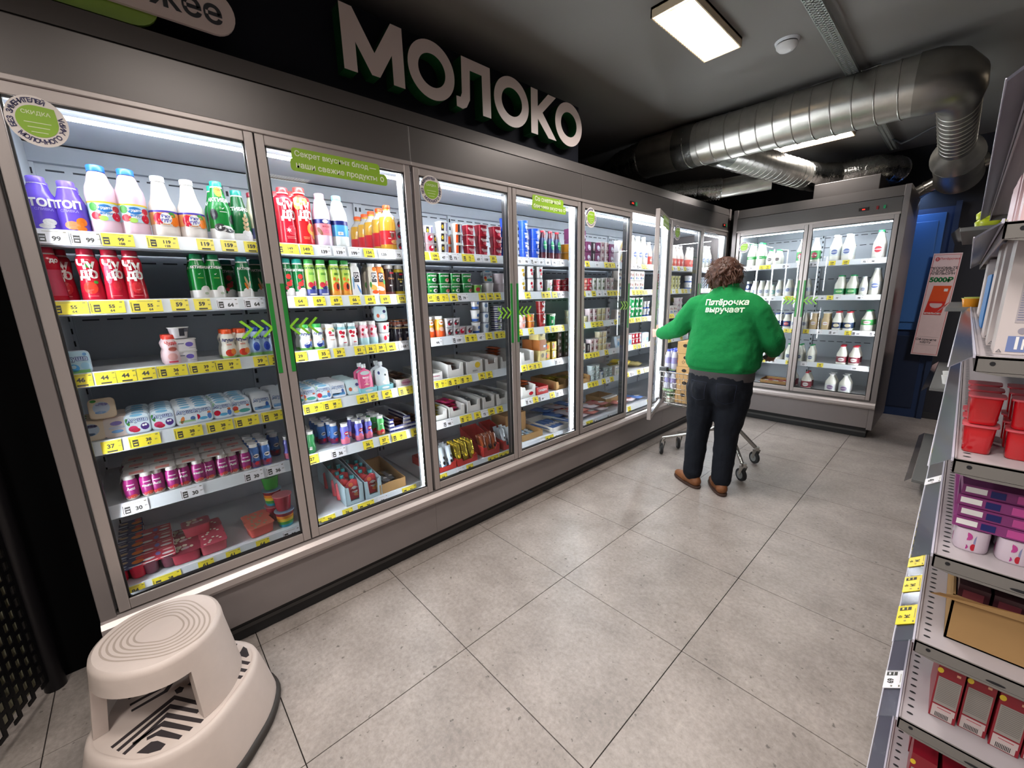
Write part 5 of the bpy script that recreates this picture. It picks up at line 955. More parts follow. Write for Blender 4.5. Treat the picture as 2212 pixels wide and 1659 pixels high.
run(2, 4, [('creamcup', 2, 2), ('mauve', 1, 3), ('creamcup', 1, 1), ('mauve', 2, 2), ('creamcup', 2, 2), ('mauve', 1, 2)]); run(3, 4, [('redcup', 1, 2), ('cmuesred', 1, 1), ('storybook', 1, 1), ('blackcart', 1, 1), ('mauve', 2, 2), ('creamcup', 2, 3), ('mauve', 2, 1)])
for i, w3 in enumerate((.12, .12)): dbox(YU[2] + .10 + i * .13, 4, .12, .24, .06, CARD, (4, 4), 'small brown card box of gold bars, ' + ('left' if i == 0 else 'right'), 'bargold', 6, notch=.6)
run(4, 4, [('glasscup', 2, 3), ('jarblue', 1, 1), ('glasscup', 2, 2)], y0=YU[2] + .31)
random.seed(11)
for i in range(4):
    for j in range(3): place(('cheeseblue', 'cheesebag', 'cheesered', 'cheesebag')[(i + j) % 4] if i else 'cheeseblue', FR - .11 - j * .12, YU[2] + .10 + i * .145, SH[5] + .012 + j * .014, random.uniform(-.1, .1), (5, 4), -.08)
    place(('cheesebag', 'cheesered')[i % 2], FR - .12, YU[2] + .13 + i * .14, SH[5] + .055, random.uniform(-.3, .3), (5, 4), -.08)
run(0, 5, [('whitecart', 1, 2), ('mslim', 2, 1), ('mw', 3, 1), ('kefp', 2, 1)]); run(1, 5, [('storybook', 5, 2)]); run(2, 5, [('storybook', 2, 1), ('mauve', 1, 2), ('greencup', 3, 2), ('bluewhite', 3, 2)]); run(3, 5, [('bluepk', 4, 1), ('redcup', 3, 2), ('bluepk', 2, 1)])
run(4, 5, [('whitepk', 3, 1), ('creamcup', 1, 2)]); place('ballbag', FR - .10, YU[2] + UW / 2 + .20, SH[4] + .003, .2, (4, 5)); place('cheeseyel', FR - .10, YU[2] + UW / 2 + .24, SH[4] + .056, .5, (4, 5)); place('cheeseyel', FR - .20, YU[2] + UW / 2 + .36, SH[4] + .003, .1, (4, 5)); place('ballbag', FR - .12, YU[2] + UW / 2 + .48, SH[4] + .003, .2, (4, 5))
dbox(YU[2] + UW / 2 + .16, 5, .20, .22, .08, CARD, (5, 5), 'brown card box of upright white packs', notch=.85, back=.12)
for i in range(6): place('whitepk', FR - .155, YU[2] + UW / 2 + .085 + i * .031, SH[5] + .006, 0, (5, 5))
for i in range(3): place(('cheesered', 'cheesebag', 'cheeseblue')[i], FR - .10, YU[2] + UW / 2 + .18 + i * .14, SH[5] + .012, .2, (5, 5), -.08)
run(0, 6, [('mw', 1, 1), ('kefp', 7, 1)]); run(1, 6, [('redcup', 1, 3), ('talljarb', 1, 1), ('yellowtub', 6, 2)]); run(2, 6, [('storybook', 1, 1), ('bluepk', 2, 1), ('creamcup', 1, 3), ('storybook', 2, 1), ('mauve', 2, 3)]); run(3, 6, [('creamcup', 3, 3), ('redcup', 3, 2), ('bluewhite', 3, 2)]); run(4, 6, [('glasscup', 4, 3), ('mauve', 4, 2)]); run(5, 6, [('jarblue', 4, 2), ('stripe', 4, 2)])
run(0, 7, [('kefp', 3, 1), ('mw', 4, 1)], 1); run(1, 7, [('bluewhite', 4, 2), ('jarblue', 5, 2)], 1); run(2, 7, [('greencup', 5, 1)], 1); run(3, 7, [('mauve', 7, 2)], 1)
# corner fridge: local y becomes world x
FY = 4.6 + .11 + .014
def GC_(key, pts, z, row, rows=2, dx=None, st=1):
    r = rad(key)
    for (u, v) in pts:
        cy = FY + r; x = at(u, v, 'y', cy).x
        if not (-.545 + .02 + r < x < -.545 + UW - .02 - r): continue
        for i in range(rows): place(key, x + random.uniform(-.003, .003), cy + i * (dx or 2 * r + .006), z, -PI / 2, ('c', row))
z = SH2
GC_('mg', [(1622, 566), (1642, 565)], z[0], 0); GC_('mgs', [(1663, 564), (1680, 563)], z[0], 0); GC_('mgr', [(1731, 562), (1761, 560)], z[0], 0, 1); GC_('mw', [(1802, 558), (1829, 557)], z[0], 0); GC_('mgb', [(1896, 553), (1922, 552)], z[0], 0)
GC_('mn', [(1615, 635)], z[1], 1); GC_('mws', [(1628, 635), (1643, 635), (1657, 636)], z[1], 1); GC_('mteal', [(1668, 636)], z[1], 1, 1); GC_('mws', [(1681, 636)], z[1], 1); GC_('mwb', [(1702, 637), (1722, 637), (1740, 637)], z[1], 1)
GC_('mstripe', [(1812, 633), (1838, 633)], z[1], 1); GC_('mws', [(1864, 633)], z[1], 1); GC_('mw', [(1888, 632)], z[1], 1)
GC_('mblue', [(1660, 702), (1679, 703), (1699, 703)], z[2], 2); GC_('mws', [(1715, 704), (1738, 705)], z[2], 2); GC_('jtan', [(1757, 706), (1782, 706)], z[2], 2); GC_('mred', [(1807, 706), (1832, 706)], z[2], 2); GC_('mgl', [(1873, 707)], z[2], 2); GC_('mred', [(1900, 707)], z[2], 2, 1)
GC_('mslim', [(1665, 765), (1684, 766), (1704, 767), (1728, 769), (1751, 771)], z[3], 3); GC_('mrb', [(1817, 775), (1845, 777)], z[3], 3)
GC_('mhr', [(1708, 826), (1740, 832)], z[4], 4); GC_('mh', [(1793, 840), (1823, 845)], z[4], 4)
rt = dbox(0, 0, .26, .20, .05, CARD, ('c', 4), 'brown card tray of red packs', z=z[4], x=0, notch=.8); xx = at(1672, 822, 'y', FY).x; rt.location = (xx, FY, z[4] + .001); rt.rotation_euler.z = -PI / 2
for i in range(3): place('cheesered', xx - .08 + i * .08, FY + .10, z[4] + .006 + .0, -PI / 2 + .3 * (i - 1), ('c', 4))
# ------------------------------------------------------------------ price tags
TGC = {}
TY, TW, INKD = M('#e6d23a', .35, 0, .5, .02, 9), M('#e2e0e4', .35, 0, .5, .02, 9), M('#33302c', .6)
def tag_mesh(kind, num):
    if (kind, num) in TGC: return TGC[(kind, num)]
    wd = {'Y': .084, 'y': .050, 'W': .070, 'w': .055}[kind]; h = .041; mt = TY if kind in 'Yy' else TW
    m = MB().box((-.0006, -wd / 2, -h / 2), (.0006, wd / 2, h / 2), mt); f = lambda a, b: Vector((.0010, a, b))
    big = kind in 'YW'
    if big:
        m.rect(-wd * .30, -.004, .015, .024, INKD, f, 1); m.rect(-wd * .30, .0, .012, .002, mt, lambda a, b: Vector((.0013, a, b)), 1); m.rect(-wd * .30, -.009, .009, .004, mt, lambda a, b: Vector((.0013, a, b)), 1); m.rect(-wd * .46, -.002, .0015, .03, INKD, f, 1)
    m.text(num, INKD, .019 if kind != 'Y' else .015, lambda a, b: Vector((.0011, (wd * .12 if big else -.002) + a, (-.006 if kind in 'Ww' else .001) + b)), .04)
    m.text('89', M('#6a6450', .6), .007, lambda a, b: Vector((.0011, (wd * .12 if big else 0) + .020 + a, -.002 + b)), .01)
    if kind == 'Y': m.text('%d' % (int(num) + 9 if num.isdigit() else 9), INKD, .011, lambda a, b: Vector((.0011, wd * .12 + a, -.013 + b)), .03)
    if kind == 'y': m.rect(0, -.016, .026, .005, INKD, f, 1)
    m.rect(-.002, .016, wd * .5, .0012, M('#8a8468', .6), f, 1); m.rect(wd * .40, .015, .007, .003, M('#6a6450', .6), f, 1)
    TGC[(kind, num)] = m.mesh('price_tag'); return TGC[(kind, num)]
TAGS = []
CN = {'Y': 'wide yellow', 'y': 'small yellow', 'W': 'wide white', 'w': 'small white'}
def ptag(kind, num, loc, rz, where, ty=-.235):
    o = bpy.data.objects.new('price_tag', tag_mesh(kind, num)); COL.objects.link(o); o.location = loc; o.rotation_euler = (0, ty, rz)
    PLACED.append([o, 'price tag', CN[kind] + ' price tag reading ' + num, where, loc[0] + 9, loc[1], loc[2], 'tag']); return o
def ft(s, d, kind, num, u, v):
    x = XF - .115 + .0110; y = at(u, v, 'x', x).y; ptag(kind, num, (x, y, SH[s] - .0175), 0, (s, d))
for s, d, L in (
    (0, 0, [('W', '99', 111, 505), ('W', '99', 185, 510), ('Y', '99', 252, 516), ('Y', '119', 351, 519), ('y', '119', 443, 522), ('y', '159', 494, 524), ('y', '159', 543, 527)]),
    (0, 1, [('Y', '149', 620, 531), ('y', '149', 662, 534), ('w', '139', 700, 537), ('w', '139', 733, 539), ('w', '199', 765, 541), ('y', '134', 797, 544), ('w', '139', 829, 546), ('w', '75', 862, 549)]),
    (1, 0, [('Y', '55', 150, 665), ('Y', '55', 233, 664), ('Y', '55', 317, 662), ('y', '59', 389, 660), ('y', '59', 438, 659), ('W', '64', 492, 656), ('W', '64', 549, 654)]),
    (1, 1, [('y', '64', 650, 651), ('y', '69', 690, 652), ('y', '69', 727, 652), ('y', '66', 767, 650), ('y', '69', 800, 650), ('y', '69', 833, 648), ('y', '179', 868, 648)]),
    (2, 0, [('y', '46', 177, 822), ('y', '44', 228, 815), ('y', '44', 273, 810), ('y', '44', 316, 804), ('Y', '36', 372, 797), ('Y', '39', 438, 791), ('Y', '39', 492, 785), ('y', '39', 563, 778), ('y', '39', 595, 775)]),
    (2, 1, [('y', '39', 650, 769), ('y', '35', 700, 763), ('y', '39', 733, 760), ('y', '51', 777, 755), ('y', '36', 801, 753), ('y', '39', 823, 750), ('y', '44', 845, 748), ('w', '168', 872, 745)]),
    (3, 0, [('y', '37', 240, 959), ('Y', '38', 312, 946), ('Y', '38', 407, 929), ('Y', '38', 475, 918), ('Y', '38', 533, 907), ('Y', '38', 590, 897)]),
    (3, 1, [('Y', '38', 677, 876), ('Y', '38', 717, 869), ('y', '44', 782, 859), ('y', '47', 806, 855), ('y', '47', 836, 848), ('Y', '51', 877, 840)]),
    (4, 0, [('W', '30', 291, 1088), ('W', '30', 414, 1057), ('W', '30', 547, 1018), ('W', '36', 594, 1006)]),
    (4, 1, [('y', '27', 675, 987), ('W', '36', 731, 972), ('y', '36', 795, 955), ('y', '27', 830, 947), ('Y', '38', 862, 938), ('y', '33', 897, 928)]),
    (5, 0, [('y', '84', 290, 1259), ('Y', '28', 358, 1235), ('y', '61', 443, 1205), ('y', '61', 502, 1183), ('y', '64', 566, 1160), ('W', '52', 628, 1140)]),
    (5, 1, [('y', '76', 690, 1117), ('y', '76', 712, 1109), ('y', '76', 750, 1094), ('Y', '34', 790, 1080), ('w', '59', 826, 1069), ('Y', '32', 884, 1048)])):
    for q in L: ft(s, d, *q)
random.seed(5)
nums = ['44', '52', '47', '72', '69', '79', '51', '77', '39', '64', '35', '98', '109', '86']
for d in range(2, 8):
    ya = YU[d // 2] + (.045 if d % 2 == 0 else UW / 2 + .04)
    for s in range(6):
        y = ya
        while y < ya + UW / 2 - .09:
            k = random.choice('yyyyYYWw' if s else 'yyWwYw')
            wd = {'Y': .084, 'y': .050, 'W': .070, 'w': .055}[k]
            if random.random() < (.55 if s == 5 else .86): ptag(k, random.choice(nums), (XF - .115 + .0110, y + wd / 2, SH[s] - .0175), 0, (s, d))
            y += wd + random.choice((.002, .002, .008, .02, .05 if s > 2 else .01))
for i, zz in enumerate(SH2):
    x = -.545 + .05
    while x < -.545 + UW - .09:
        k = random.choice('yWwyw'); wd = {'Y': .084, 'y': .050, 'W': .070, 'w': .055}[k]
        if random.random() < .75 and not (-.0 < (x + .545 - UW / 2 + .07) < .08): ptag(k, random.choice(nums), (x + wd / 2, 4.6 + .11 - .0110, zz - .0175), -PI / 2, ('c', i))
        x += wd + random.choice((.004, .05, .08))
# ------------------------------------------------------------------ step stool
STL = M('#b5a79f', .5, 0, .45, .05, 30, .15); STD = M('#97897f', .6, 0, .3, .05, 30)
st = empty('step_stool', (-.31, -.245, 0)); tag(st, 'round two-step beige plastic stool in front of the fridges', 'step stool')
def sm(v, k=2):
    for _ in range(k): v = [(v[i - 1] + 2 * v[i] + v[(i + 1) % len(v)]) / 4 for i in range(len(v))]
    return v
def polar(pts, n=64):
    pts = sorted(pts); out = []
    for k in range(n):
        a = -180 + 360 * k / n; lo = max([p for p in pts if p[0] <= a], default=(pts[-1][0] - 360, pts[-1][1])); hi = min([p for p in pts if p[0] > a], default=(pts[0][0] + 360, pts[0][1]))
        t = (a - lo[0]) / (hi[0] - lo[0]); out.append(lo[1] + (hi[1] - lo[1]) * t)
    return sm(out, 3)
BR = polar([(-175, .185), (-135, .19), (-88, .21), (-58, .187), (-28, .195), (5, .192), (45, .165), (78, .185), (100, .21), (137, .2)])
NB = len(BR)
def ring(rs, cx, cy, z, sc=1., add=0.): return [(cx + (r * sc + add) * math.cos(math.radians(-180 + 360 * k / NB)), cy + (r * sc + add) * math.sin(math.radians(-180 + 360 * k / NB)), z) for k, r in enumerate(rs)]
def loftrings(m, rings, mt, sel=None, sm_=True, close=False):
    b = []; n = len(rings[0])
    for r in rings: b += r
    fs = [(i * n + k, i * n + (k + 1) % n, (i + 1) * n + (k + 1) % n, (i + 1) * n + k) for i in range(len(rings) - 1) for k in range(n) if sel is None or sel(i, k)]
    m.add(b, fs, mt, sm_)
    if close: m.add(rings[-1], [tuple(range(n))], mt)
m = MB(); loftrings(m, [ring(BR, 0, 0, .018, 1, .045), ring(BR, 0, 0, .10, 1, .028), ring(BR, 0, 0, .175, 1, .010), ring(BR, 0, 0, .195, 1, .004), ring(BR, 0, 0, .2, 1, -.006), ring(BR, 0, 0, .197, 1, -.012)], STL, close=True)
m.obj('lower_step', st)
m = MB(); loftrings(m, [ring(BR, 0, 0, .002, 1, .040), ring(BR, 0, 0, .002, 1, .050), ring(BR, 0, 0, .014, 1, .055), ring(BR, 0, 0, .032, 1, .050), ring(BR, 0, 0, .034, 1, .042)], M('#2a2420', .6, 0, .4, .2, 60)); m.obj('rubber_ring', st)
TR_ = polar([(-175, .155), (-150, .165), (-110, .165), (-65, .16), (-35, .158), (0, .165), (30, .160), (65, .150), (100, .150), (140, .158)])
tc_ = (-.035, -.012)
def opening(k):
    a = -180 + 360 * ((k + .5) % NB) / NB
    return -80 < a < 16 or 114 < a < 176
def t_ring(z, ad, rd=0): return [(tc_[0] + (TR_[k] + ad) * math.cos(math.radians(-180 + 360 * k / NB)), tc_[1] + (TR_[k] + ad) * math.sin(math.radians(-180 + 360 * k / NB)), z) for k in range(NB)]
top = MB(); OUT = [(.198, .024), (.27, .015), (.33, .007), (.352, .004), (.375, .001), (.402, -.001), (.414, -.004), (.420, -.013)]
loftrings(top, [t_ring(*q) for q in OUT], STL, sel=lambda i, k: i > 2 or not opening(k), close=True)
IN_ = [(z, ad - .032) for z, ad in OUT[:4]] + [(.385, -.04)]
loftrings(top, [t_ring(*q) for q in IN_], STL, sel=lambda i, k: not opening(k) or i > 2, close=True)
oR, iR = [t_ring(*q) for q in OUT[:4]], [t_ring(*q) for q in IN_[:4]]
for k in range(NB):
    k2 = (k + 1) % NB
    if opening(k): top.add([oR[3][k], oR[3][k2], iR[3][k2], iR[3][k]], [(0, 3, 2, 1)], STL)
    if opening(k) != opening((k - 1) % NB):
        for i in range(3): top.add([oR[i][k], oR[i + 1][k], iR[i + 1][k], iR[i][k]], [(0, 1, 2, 3)], STL)
tp_ = top.obj('upper_step', st)
for i in range(6):
    g = MB(); a0 = .80 - i * .085
    def tri(sc, z): 
        o = []
        for k in range(NB):
            t = math.radians(-180 + 360 * k / NB); r = TR_[k] * sc * (1 - .10 * math.cos(2 * (t + .9))) * (1 - .06 * math.cos(3 * t + 1.2)); o.append((tc_[0] + r * math.cos(t), tc_[1] + r * math.sin(t), z))
        return o
    loftrings(g, [tri(a0, .4203), tri(a0 - .032, .4203)], STD, sm_=False); g.obj('groove', tp_)
SL = M('#241c1e', .8)
def spx(x, y): p = at(x * .31646, 1134 + y * .31646, 'z', .2); return (p.x + .31, p.y + .245)
def slot(pts, wd=.012, nm='slot'):
    m = MB(); P = [spx(*p) if p[0] > 5 else p for p in pts]; L = []; Rr = []
    for i, p in enumerate(P):
        a = Vector(P[max(0, i - 1)] + (0,)); b = Vector(P[min(len(P) - 1, i + 1)] + (0,)); d = (b - a).normalized(); n = Vector((-d.y, d.x, 0))
        k = .8 if 0 < i < len(P) - 1 else .5
        L.append((p[0] + n.x * wd * k * .9, p[1] + n.y * wd * k * .9)); Rr.append((p[0] - n.x * wd * k * .9, p[1] - n.y * wd * k * .9))
    n_ = len(P)
    for i in range(n_ - 1):
        q = [L[i], L[i + 1], Rr[i + 1], Rr[i]]; m.prism(q[::-1], .1945, .1976, SL, lambda a, b, h: (a, b, h))
    m.obj(nm, st)
for P in ([(760, 1515), (1190, 1172), (1370, 1215)], [(800, 1537), (1160, 1232), (1355, 1270)], [(842, 1560), (1135, 1292), (1380, 1335)], [(905, 1490), (1110, 1350), (1305, 1388)], [(1000, 1455), (1082, 1412), (1232, 1445)]): slot(P)
for P in ([(860, 1085), (960, 1055), (1020, 1020)], [(860, 1130), (1010, 1065), (1075, 1000)], [(875, 1180), (1040, 1095), (1130, 985)], [(885, 1225), (1085, 1115), (1190, 965)], [(895, 1265), (1130, 1130), (1265, 940)]): slot(P, .010)
for P in ([(1555, 815), (1572, 800)], [(1575, 890), (1610, 805)], [(1590, 920), (1700, 940)], [(1600, 975), (1680, 990)], [(1610, 1030), (1650, 1035)], [(1290, 1075), (1380, 1095)]): slot(P, .012)
def blob(pts, nm='slot'): 
    q = [spx(*p) for p in pts]; MB().prism(q, .1945, .1976, SL, lambda a, b, h: (a, b, h)).obj(nm, st)
blob([(930, 1552), (1030, 1475), (1075, 1468), (1130, 1490), (1095, 1530), (1010, 1555)]); blob([(1625, 885), (1660, 825), (1685, 840), (1700, 885), (1680, 900)]); blob([(1190, 1125), (1225, 1098), (1255, 1105), (1240, 1135), (1205, 1148)])
# ------------------------------------------------------------------ shelving at the right
SHM = M('#a59da0', .45, .1, .4, .03, 10); SHE = M('#77736f', .5, .15, .4, .04, 10); HOLE = M('#17161a', .9)
GZ = [.13, .388, .602, .817, 1.032, 1.239, 1.479, 1.735]
gd = empty('shelving_rack', (1.19, 1.0, 0)); tag(gd, 'grey metal shelving rack at right edge, end facing camera', 'shelving rack')
GL = 2.36
for z in GZ:
    s = MB().box((0, 0, z - .004), (.47, GL, z), SHM).obj('shelf', gd)
    m = MB(); m.box((0, .0, z - .028), (.47, .003, z + .001), SHE); m.box((0, GL - .003, z - .03), (.47, GL, z), SHE); m.box((0, 0, z - .028), (.003, GL, z + .004), SHM); m.box((.47, 0, z - .03), (.473, GL, z), SHE); m.prism([(.002, -.029), (.47, -.029), (.47, -.034), (.03, -.034)], 0, .012, SHE, lambda a, b, h, z=z: (a, h, z + b)); m.obj('shelf_edge', s)
    m = MB()
    for k in range(int((GL - .05) / .025)): m.ell(.017, .03 + k * .025, .006, .0035, HOLE, lambda a, b, z=z: Vector((a, b, z + .0006)), n=8)
    for xx in (.022, .12): m.ell(xx, z - .012 if xx < .1 else z - .022, .004 if xx < .1 else .014, .004 if xx < .1 else .003, HOLE, lambda a, b: Vector((a, -.0005, b)), n=10)
    m.obj('slot_row', s)
    if z > .2 or True:
        dz = -.030; m = MB()
        for j in range(2):
            ya, yb = (.0 - .01) + j * 1.2, min(GL, 1.19 + j * 1.2)
            m.add([(-.001, ya, z + .004), (-.001, yb, z + .004), (-.034, yb, z - .022), (-.034, ya, z - .022)], [(0, 1, 2, 3)], CLEAR)
            m.box((-.0045, ya, z - .002), (-.001, yb, z + .006), M('#b9b6c4', .3)); m.tube([(-.034, ya, z - .022), (-.034, yb, z - .022)], .0012, M('#c9c8d4', .3), 5)
        bk = m.obj('price_strip', s); MB().add([(.0, -.0, z + .0015), (.0, GL, z + .0015), (-.032, GL, z - .024), (-.032, 0, z - .024)], [(0, 1, 2, 3)], M('#77747e', .35)).obj('strip_backing', s)
pn = MB().box((.465, 0, 0), (.475, GL, 2.0), SHE).obj('back_panel', gd)
for yy in (1.18, GL - .02): MB().box((.44, yy, 0), (.48, yy + .02, 2.05), SHE).obj('upright', gd)
MB().box((.03, .02, .004), (.47, GL - .02, .10), SHE).obj('base_plinth', gd)
def gtag(kind, num, y, s):
    z = GZ[s]; o = ptag(kind, num, (1.19 - .0185, y, z - .0095), PI, ('g', s), 0); o.rotation_euler = (0, 0, 0)
    o.matrix_world = Matrix.Translation((1.19 - .0192, y, z - .0088)) @ Matrix.Rotation(PI, 4, 'Z') @ Matrix.Rotation(-math.radians(52), 4, 'Y')
for y, n in ((1.13, '69'), (1.62, '84'), (2.1, '59')): gtag('W', n, y, 1)
for i, (y, n, k) in enumerate(((1.10, '34', 'Y'), (1.255, '34', 'Y'), (1.40, '34', 'Y'), (1.50, '27', 'y'), (1.56, '27', 'y'), (1.63, '27', 'y'), (1.70, '31', 'y'), (1.78, '31', 'y'))): gtag(k, n, y, 2)
for y in (1.5, 1.7, 1.95): gtag('w', '45', y, 3)
gtag('y', '52', 1.85, 3)
def GP(key, x, y, s, where=None, rz=0, zoff=0., tilt=0): return place(key, x, y, GZ[s] + zoff, rz, where or ('g', s), tilt, .02)
def gbox(key, w, d, h, mat_, art, desc, name='carton_box', cat='box'):
    m = MB().box((0, 0, 0), (w, d, h), mat_); root = m.obj(name, link=False); a = MB()
    for q in art:
        f = (lambda p, r: Vector((p, -.0006, r)))
        if q[0] == 'r': a.rect(q[1], q[2], q[3], q[4], q[5], f, 1)
        if q[0] == 'R': a.rect(q[1], q[2], q[3], q[4], q[5], lambda p, r: Vector((p, -.0010, r)), 1)
        if q[0] == 'e': a.ell(q[1], q[2], q[3], q[4], q[5], f)
        if q[0] == 't': a.text(q[1], q[5], q[4], lambda p, r, q=q: Vector((q[2] + p, -.0012, q[3] + r)), .02)
        if q[0] == 'L': a.rect(d / 2 + q[1], q[2], q[3], q[4], q[5], lambda p, r: Vector((-.0006, d - p, r)), 1)
    a.obj('print', root, link=False); PROTO[key] = (root, name, cat, desc, h)
PAP = C_('#9a948e', .6)
bars = [('r', .010 + k * .0022, .010, .0011, .012, K_) for k in range(10)]
gbox('redbox', .042, .14, .150, C_('#8e1426', .35), [('r', .021, .074, .036, .072, PAP)] + [('R', .021, .106 - k * .0045, .032, .0012, C_('#6e6862')) for k in range(14)] + [('r', .021, .026, .036, .016, C_('#c9b6b4')), ('R', .022, .028, .022, .0015, RED), ('r', .02, .010, .034, .016, C_('#c4b8b4'))] + [('R',) + b[1:] for b in bars] + [('r', .032, .128, .006, .006, C_('#d8a080')), ('e', .004, .126, .005, .007, YEL)], 'narrow dark red box with grey text panel')
gbox('whitebox', .044, .11, .226, C_('#cfc4c2', .4), [('r', .030, .110, .024, .10, C_('#b4abae'))] + [('R', .030, .156 - k * .0045, .020, .0012, C_('#7d7fa0')) for k in range(21)] + [('r', .026, .188, .016, .012, C_('#3a72b0')), ('r', .026, .020, .024, .030, C_('#7484b4')), ('R', .026, .022, .004, .024, W_), ('R', .034, .02, .003, .02, W_), ('t', '△', .006, .006, .008, C_('#6a6a70')), ('e', .03, .045, .006, .006, C_('#9a94a0'))], 'tall white box with blue print and small text')
for i in range(5): GP('redbox', 1.236 + i * .046, 1.06 + (i % 2) * .008, 1)
for i in range(3): GP('redbox', 1.238 + i * .046, 1.30 + i * .01, 1)
GP('redbox', 1.232, 1.52, 1)
for i in range(4): GP('whitebox', 1.212 + i * .047, 1.06 + (i % 2) * .006, 5)
for i in range(3): GP('whitebox', 1.206 + i * .047, 1.22, 5)
for i in range(3): GP('whitebox', 1.204 + i * .047, 1.40, 5)
gbox('bluebx', .06, .12, .16, C_('#3a78b8', .35), [('r', .03, .10, .05, .05, W_), ('e', .03, .04, .02, .02, C_('#d8d0b0'))], 'blue and white carton box on upper shelf')
for i in range(3): GP('bluebx', 1.205, 1.75 + i * .17, 5); GP('whitebox', 1.206, 2.4 + i * .14, 5)
gbox('pinkwht', .05, .10, .14, C_('#d8b8bc', .35), [('r', .025, .09, .04, .03, W_)], 'pale pink carton box on the upper shelf')
for i in range(4): GP('pinkwht', 1.21 + i * .055, 1.10, 6); GP('pinkwht', 1.21, 1.3 + i * .12, 6)
# red cups with clear lids
RB = C_('#c8101c', .2, coat=.5)
product('redtub', 'dessert_tub', 'tub', 'bright red plastic tub with clear lid', [(0, .018, .018, 5), (.003, .020, .020, 5), (.056, .0225, .0225, 5)], RB, [('mesh', 'clear_lid', MB().loft([(.056, .026, .026, 5), (.0595, .026, .026, 5)], C_('#d8606a', .15), 20))])
for i in range(4):
    for j in range(3):
        GP('redtub', 1.218 + i * .058, 1.085 + j * .075, 4); o = GP('redtub', 1.218 + i * .058, 1.085 + j * .075, 4, zoff=.061)
# pink packs
product('pinkpk', 'round_pack', 'tub', 'white and magenta round pack with blue badge', [(0, .024, .024, 3), (.004, .026, .026, 3), (.048, .026, .026, 3)], C_('#d8c8d4', .35), [])
def side_art(key, arts):
    b = PROTO[key][0]; m = MB(); R_ = .0266
    for (a, z, ra, rb_, c) in arts:
        m.ell(0, z, ra, rb_, c, lambda p, q, a=a: Vector((R_ * math.cos(-PI / 2 + a + p / R_), R_ * math.sin(-PI / 2 + a + p / R_), q)))
    m.obj('print', b, link=False)
side_art('pinkpk', [(-.55, .010, .012, .008, MAG), (-.25, .034, .008, .009, C_('#b8408a')), (-.7, .036, .005, .006, NVY), (.35, .024, .006, .018, C_('#8a8ab0')), (.15, .012, .004, .008, RED), (-1.2, .02, .008, .014, MAG)])
for i in range(4):
    for j in range(3): GP('pinkpk', 1.240 + i * .060, 1.085 + j * .064, 3)
gbox('flatpk', .24, .40, .022, C_('#8a3a78', .35), [('r', .02, .012, .03, .012, W_), ('R', .05, .011, .02, .014, NVY), ('r', .09, .011, .03, .016, C_('#c8509a')), ('r', .14, .010, .02, .010, W_), ('e', .18, .011, .014, .007, ORR)], 'flat magenta pack lying on round packs', 'flat_pack', 'pack')
for k in range(4): GP('flatpk', 1.208 + (k % 2) * .004, 1.062 + k * .003, 3, zoff=.051 + k * .0235)
# cardboard carton with dark packs
cb_ = MB(); cb_.box((0, 0, 0), (.22, .004, .108), CARD); cb_.box((0, 0, 0), (.004, .30, .108), CARD); cb_.box((.216, 0, 0), (.22, .30, .108), CARD); cb_.box((0, .296, 0), (.22, .30, .108), CARD); cb_.box((0, 0, 0), (.22, .30, .003), CARD)
cb_.add([(-.0, 0, .108), (-.035, -.02, .104), (-.02, -.025, .116), (.12, 0, .120), (.22, 0, .108)], [(0, 1, 2, 3, 4)], CARD)
o = cb_.obj('open_carton'); o.location = (1.232, 1.055, GZ[2] + .001); PLACED.append([o, 'box', 'open plain brown cardboard carton of dark red packs', ('g', 2), 1.23, 1.05, .6, None])
gbox('darkpk', .045, .09, .13, C_('#3a1820', .4), [('r', .022, .10, .03, .04, C_('#6a3038'))], 'dark red pack inside the open carton', 'small_box')
for i in range(4):
    for j in range(3): GP('darkpk', 1.238 + i * .050, 1.061 + j * .095, 2, zoff=.006)
# bottom shelf red packs
for i in range(3):
    for j in range(4): GP('redbox', 1.225 + i * .05, 1.04 + j * .16, 0)
# farther rack
g2 = empty('shelving_rack', (1.085, 3.44, 0)); tag(g2, 'dark metal shelving rack farther along, mostly empty shelves', 'shelving rack')
DKM = M('#6d6c6a', .5, .2, .4, .05, 8)
for z in (.125, .745, 1.235, 1.69):
    w2 = .42
    s = MB().box((0, 0, z - .022), (w2, 1.25, z), DKM, ).obj('shelf', g2, bevel=.003)
    MB().add([(-.002, 0, z + .004), (-.002, 1.25, z + .004), (-.034, 1.25, z - .03), (-.034, 0, z - .03)], [(0, 1, 2, 3)], CLEAR).obj('price_strip', s)
MB().box((.42, 0, 0), (.45, 1.25, 2.0), SHE).obj('back_panel', g2); MB().box((.06, .03, 0), (.42, 1.2, .10), SHE).obj('base_plinth', g2)
product('ylid', 'food_container', 'container', 'yellow-green container', [(0, .05, .05, 3), (.03, .055, .055, 3), (.045, .04, .04, 3)], C_('#b8c42a', .3), []); product('otub', 'food_container', 'container', 'orange round container with green lid', [(0, .035, .035, 2), (.05, .045, .045, 2)], C_('#d88a1c', .25), [('lid', .05, .047, .047, 2, C_('#b8c85a'))]); product('wtub', 'food_container', 'container', 'small white cup on far rack', [(0, .02, .02, 2), (.055, .032, .032, 2)], W_, [])
for k in range(2):
    for j in range(2): place('ylid', 1.19 + .10 * j, 3.56 + .02 * k, 1.69 + k * .047, 0, ('h', 3))
place('otub', 1.19, 3.60, 1.235, 0, ('h', 2)); place('otub', 1.20, 3.85, 1.235, 0, ('h', 2)); place('wtub', 1.155, 3.80, .745, 0, ('h', 1)); place('wtub', 1.155, 3.62, .745, .3, ('h', 1)); place('term', 1.20, 3.62, .125, PI, ('h', 0)); 
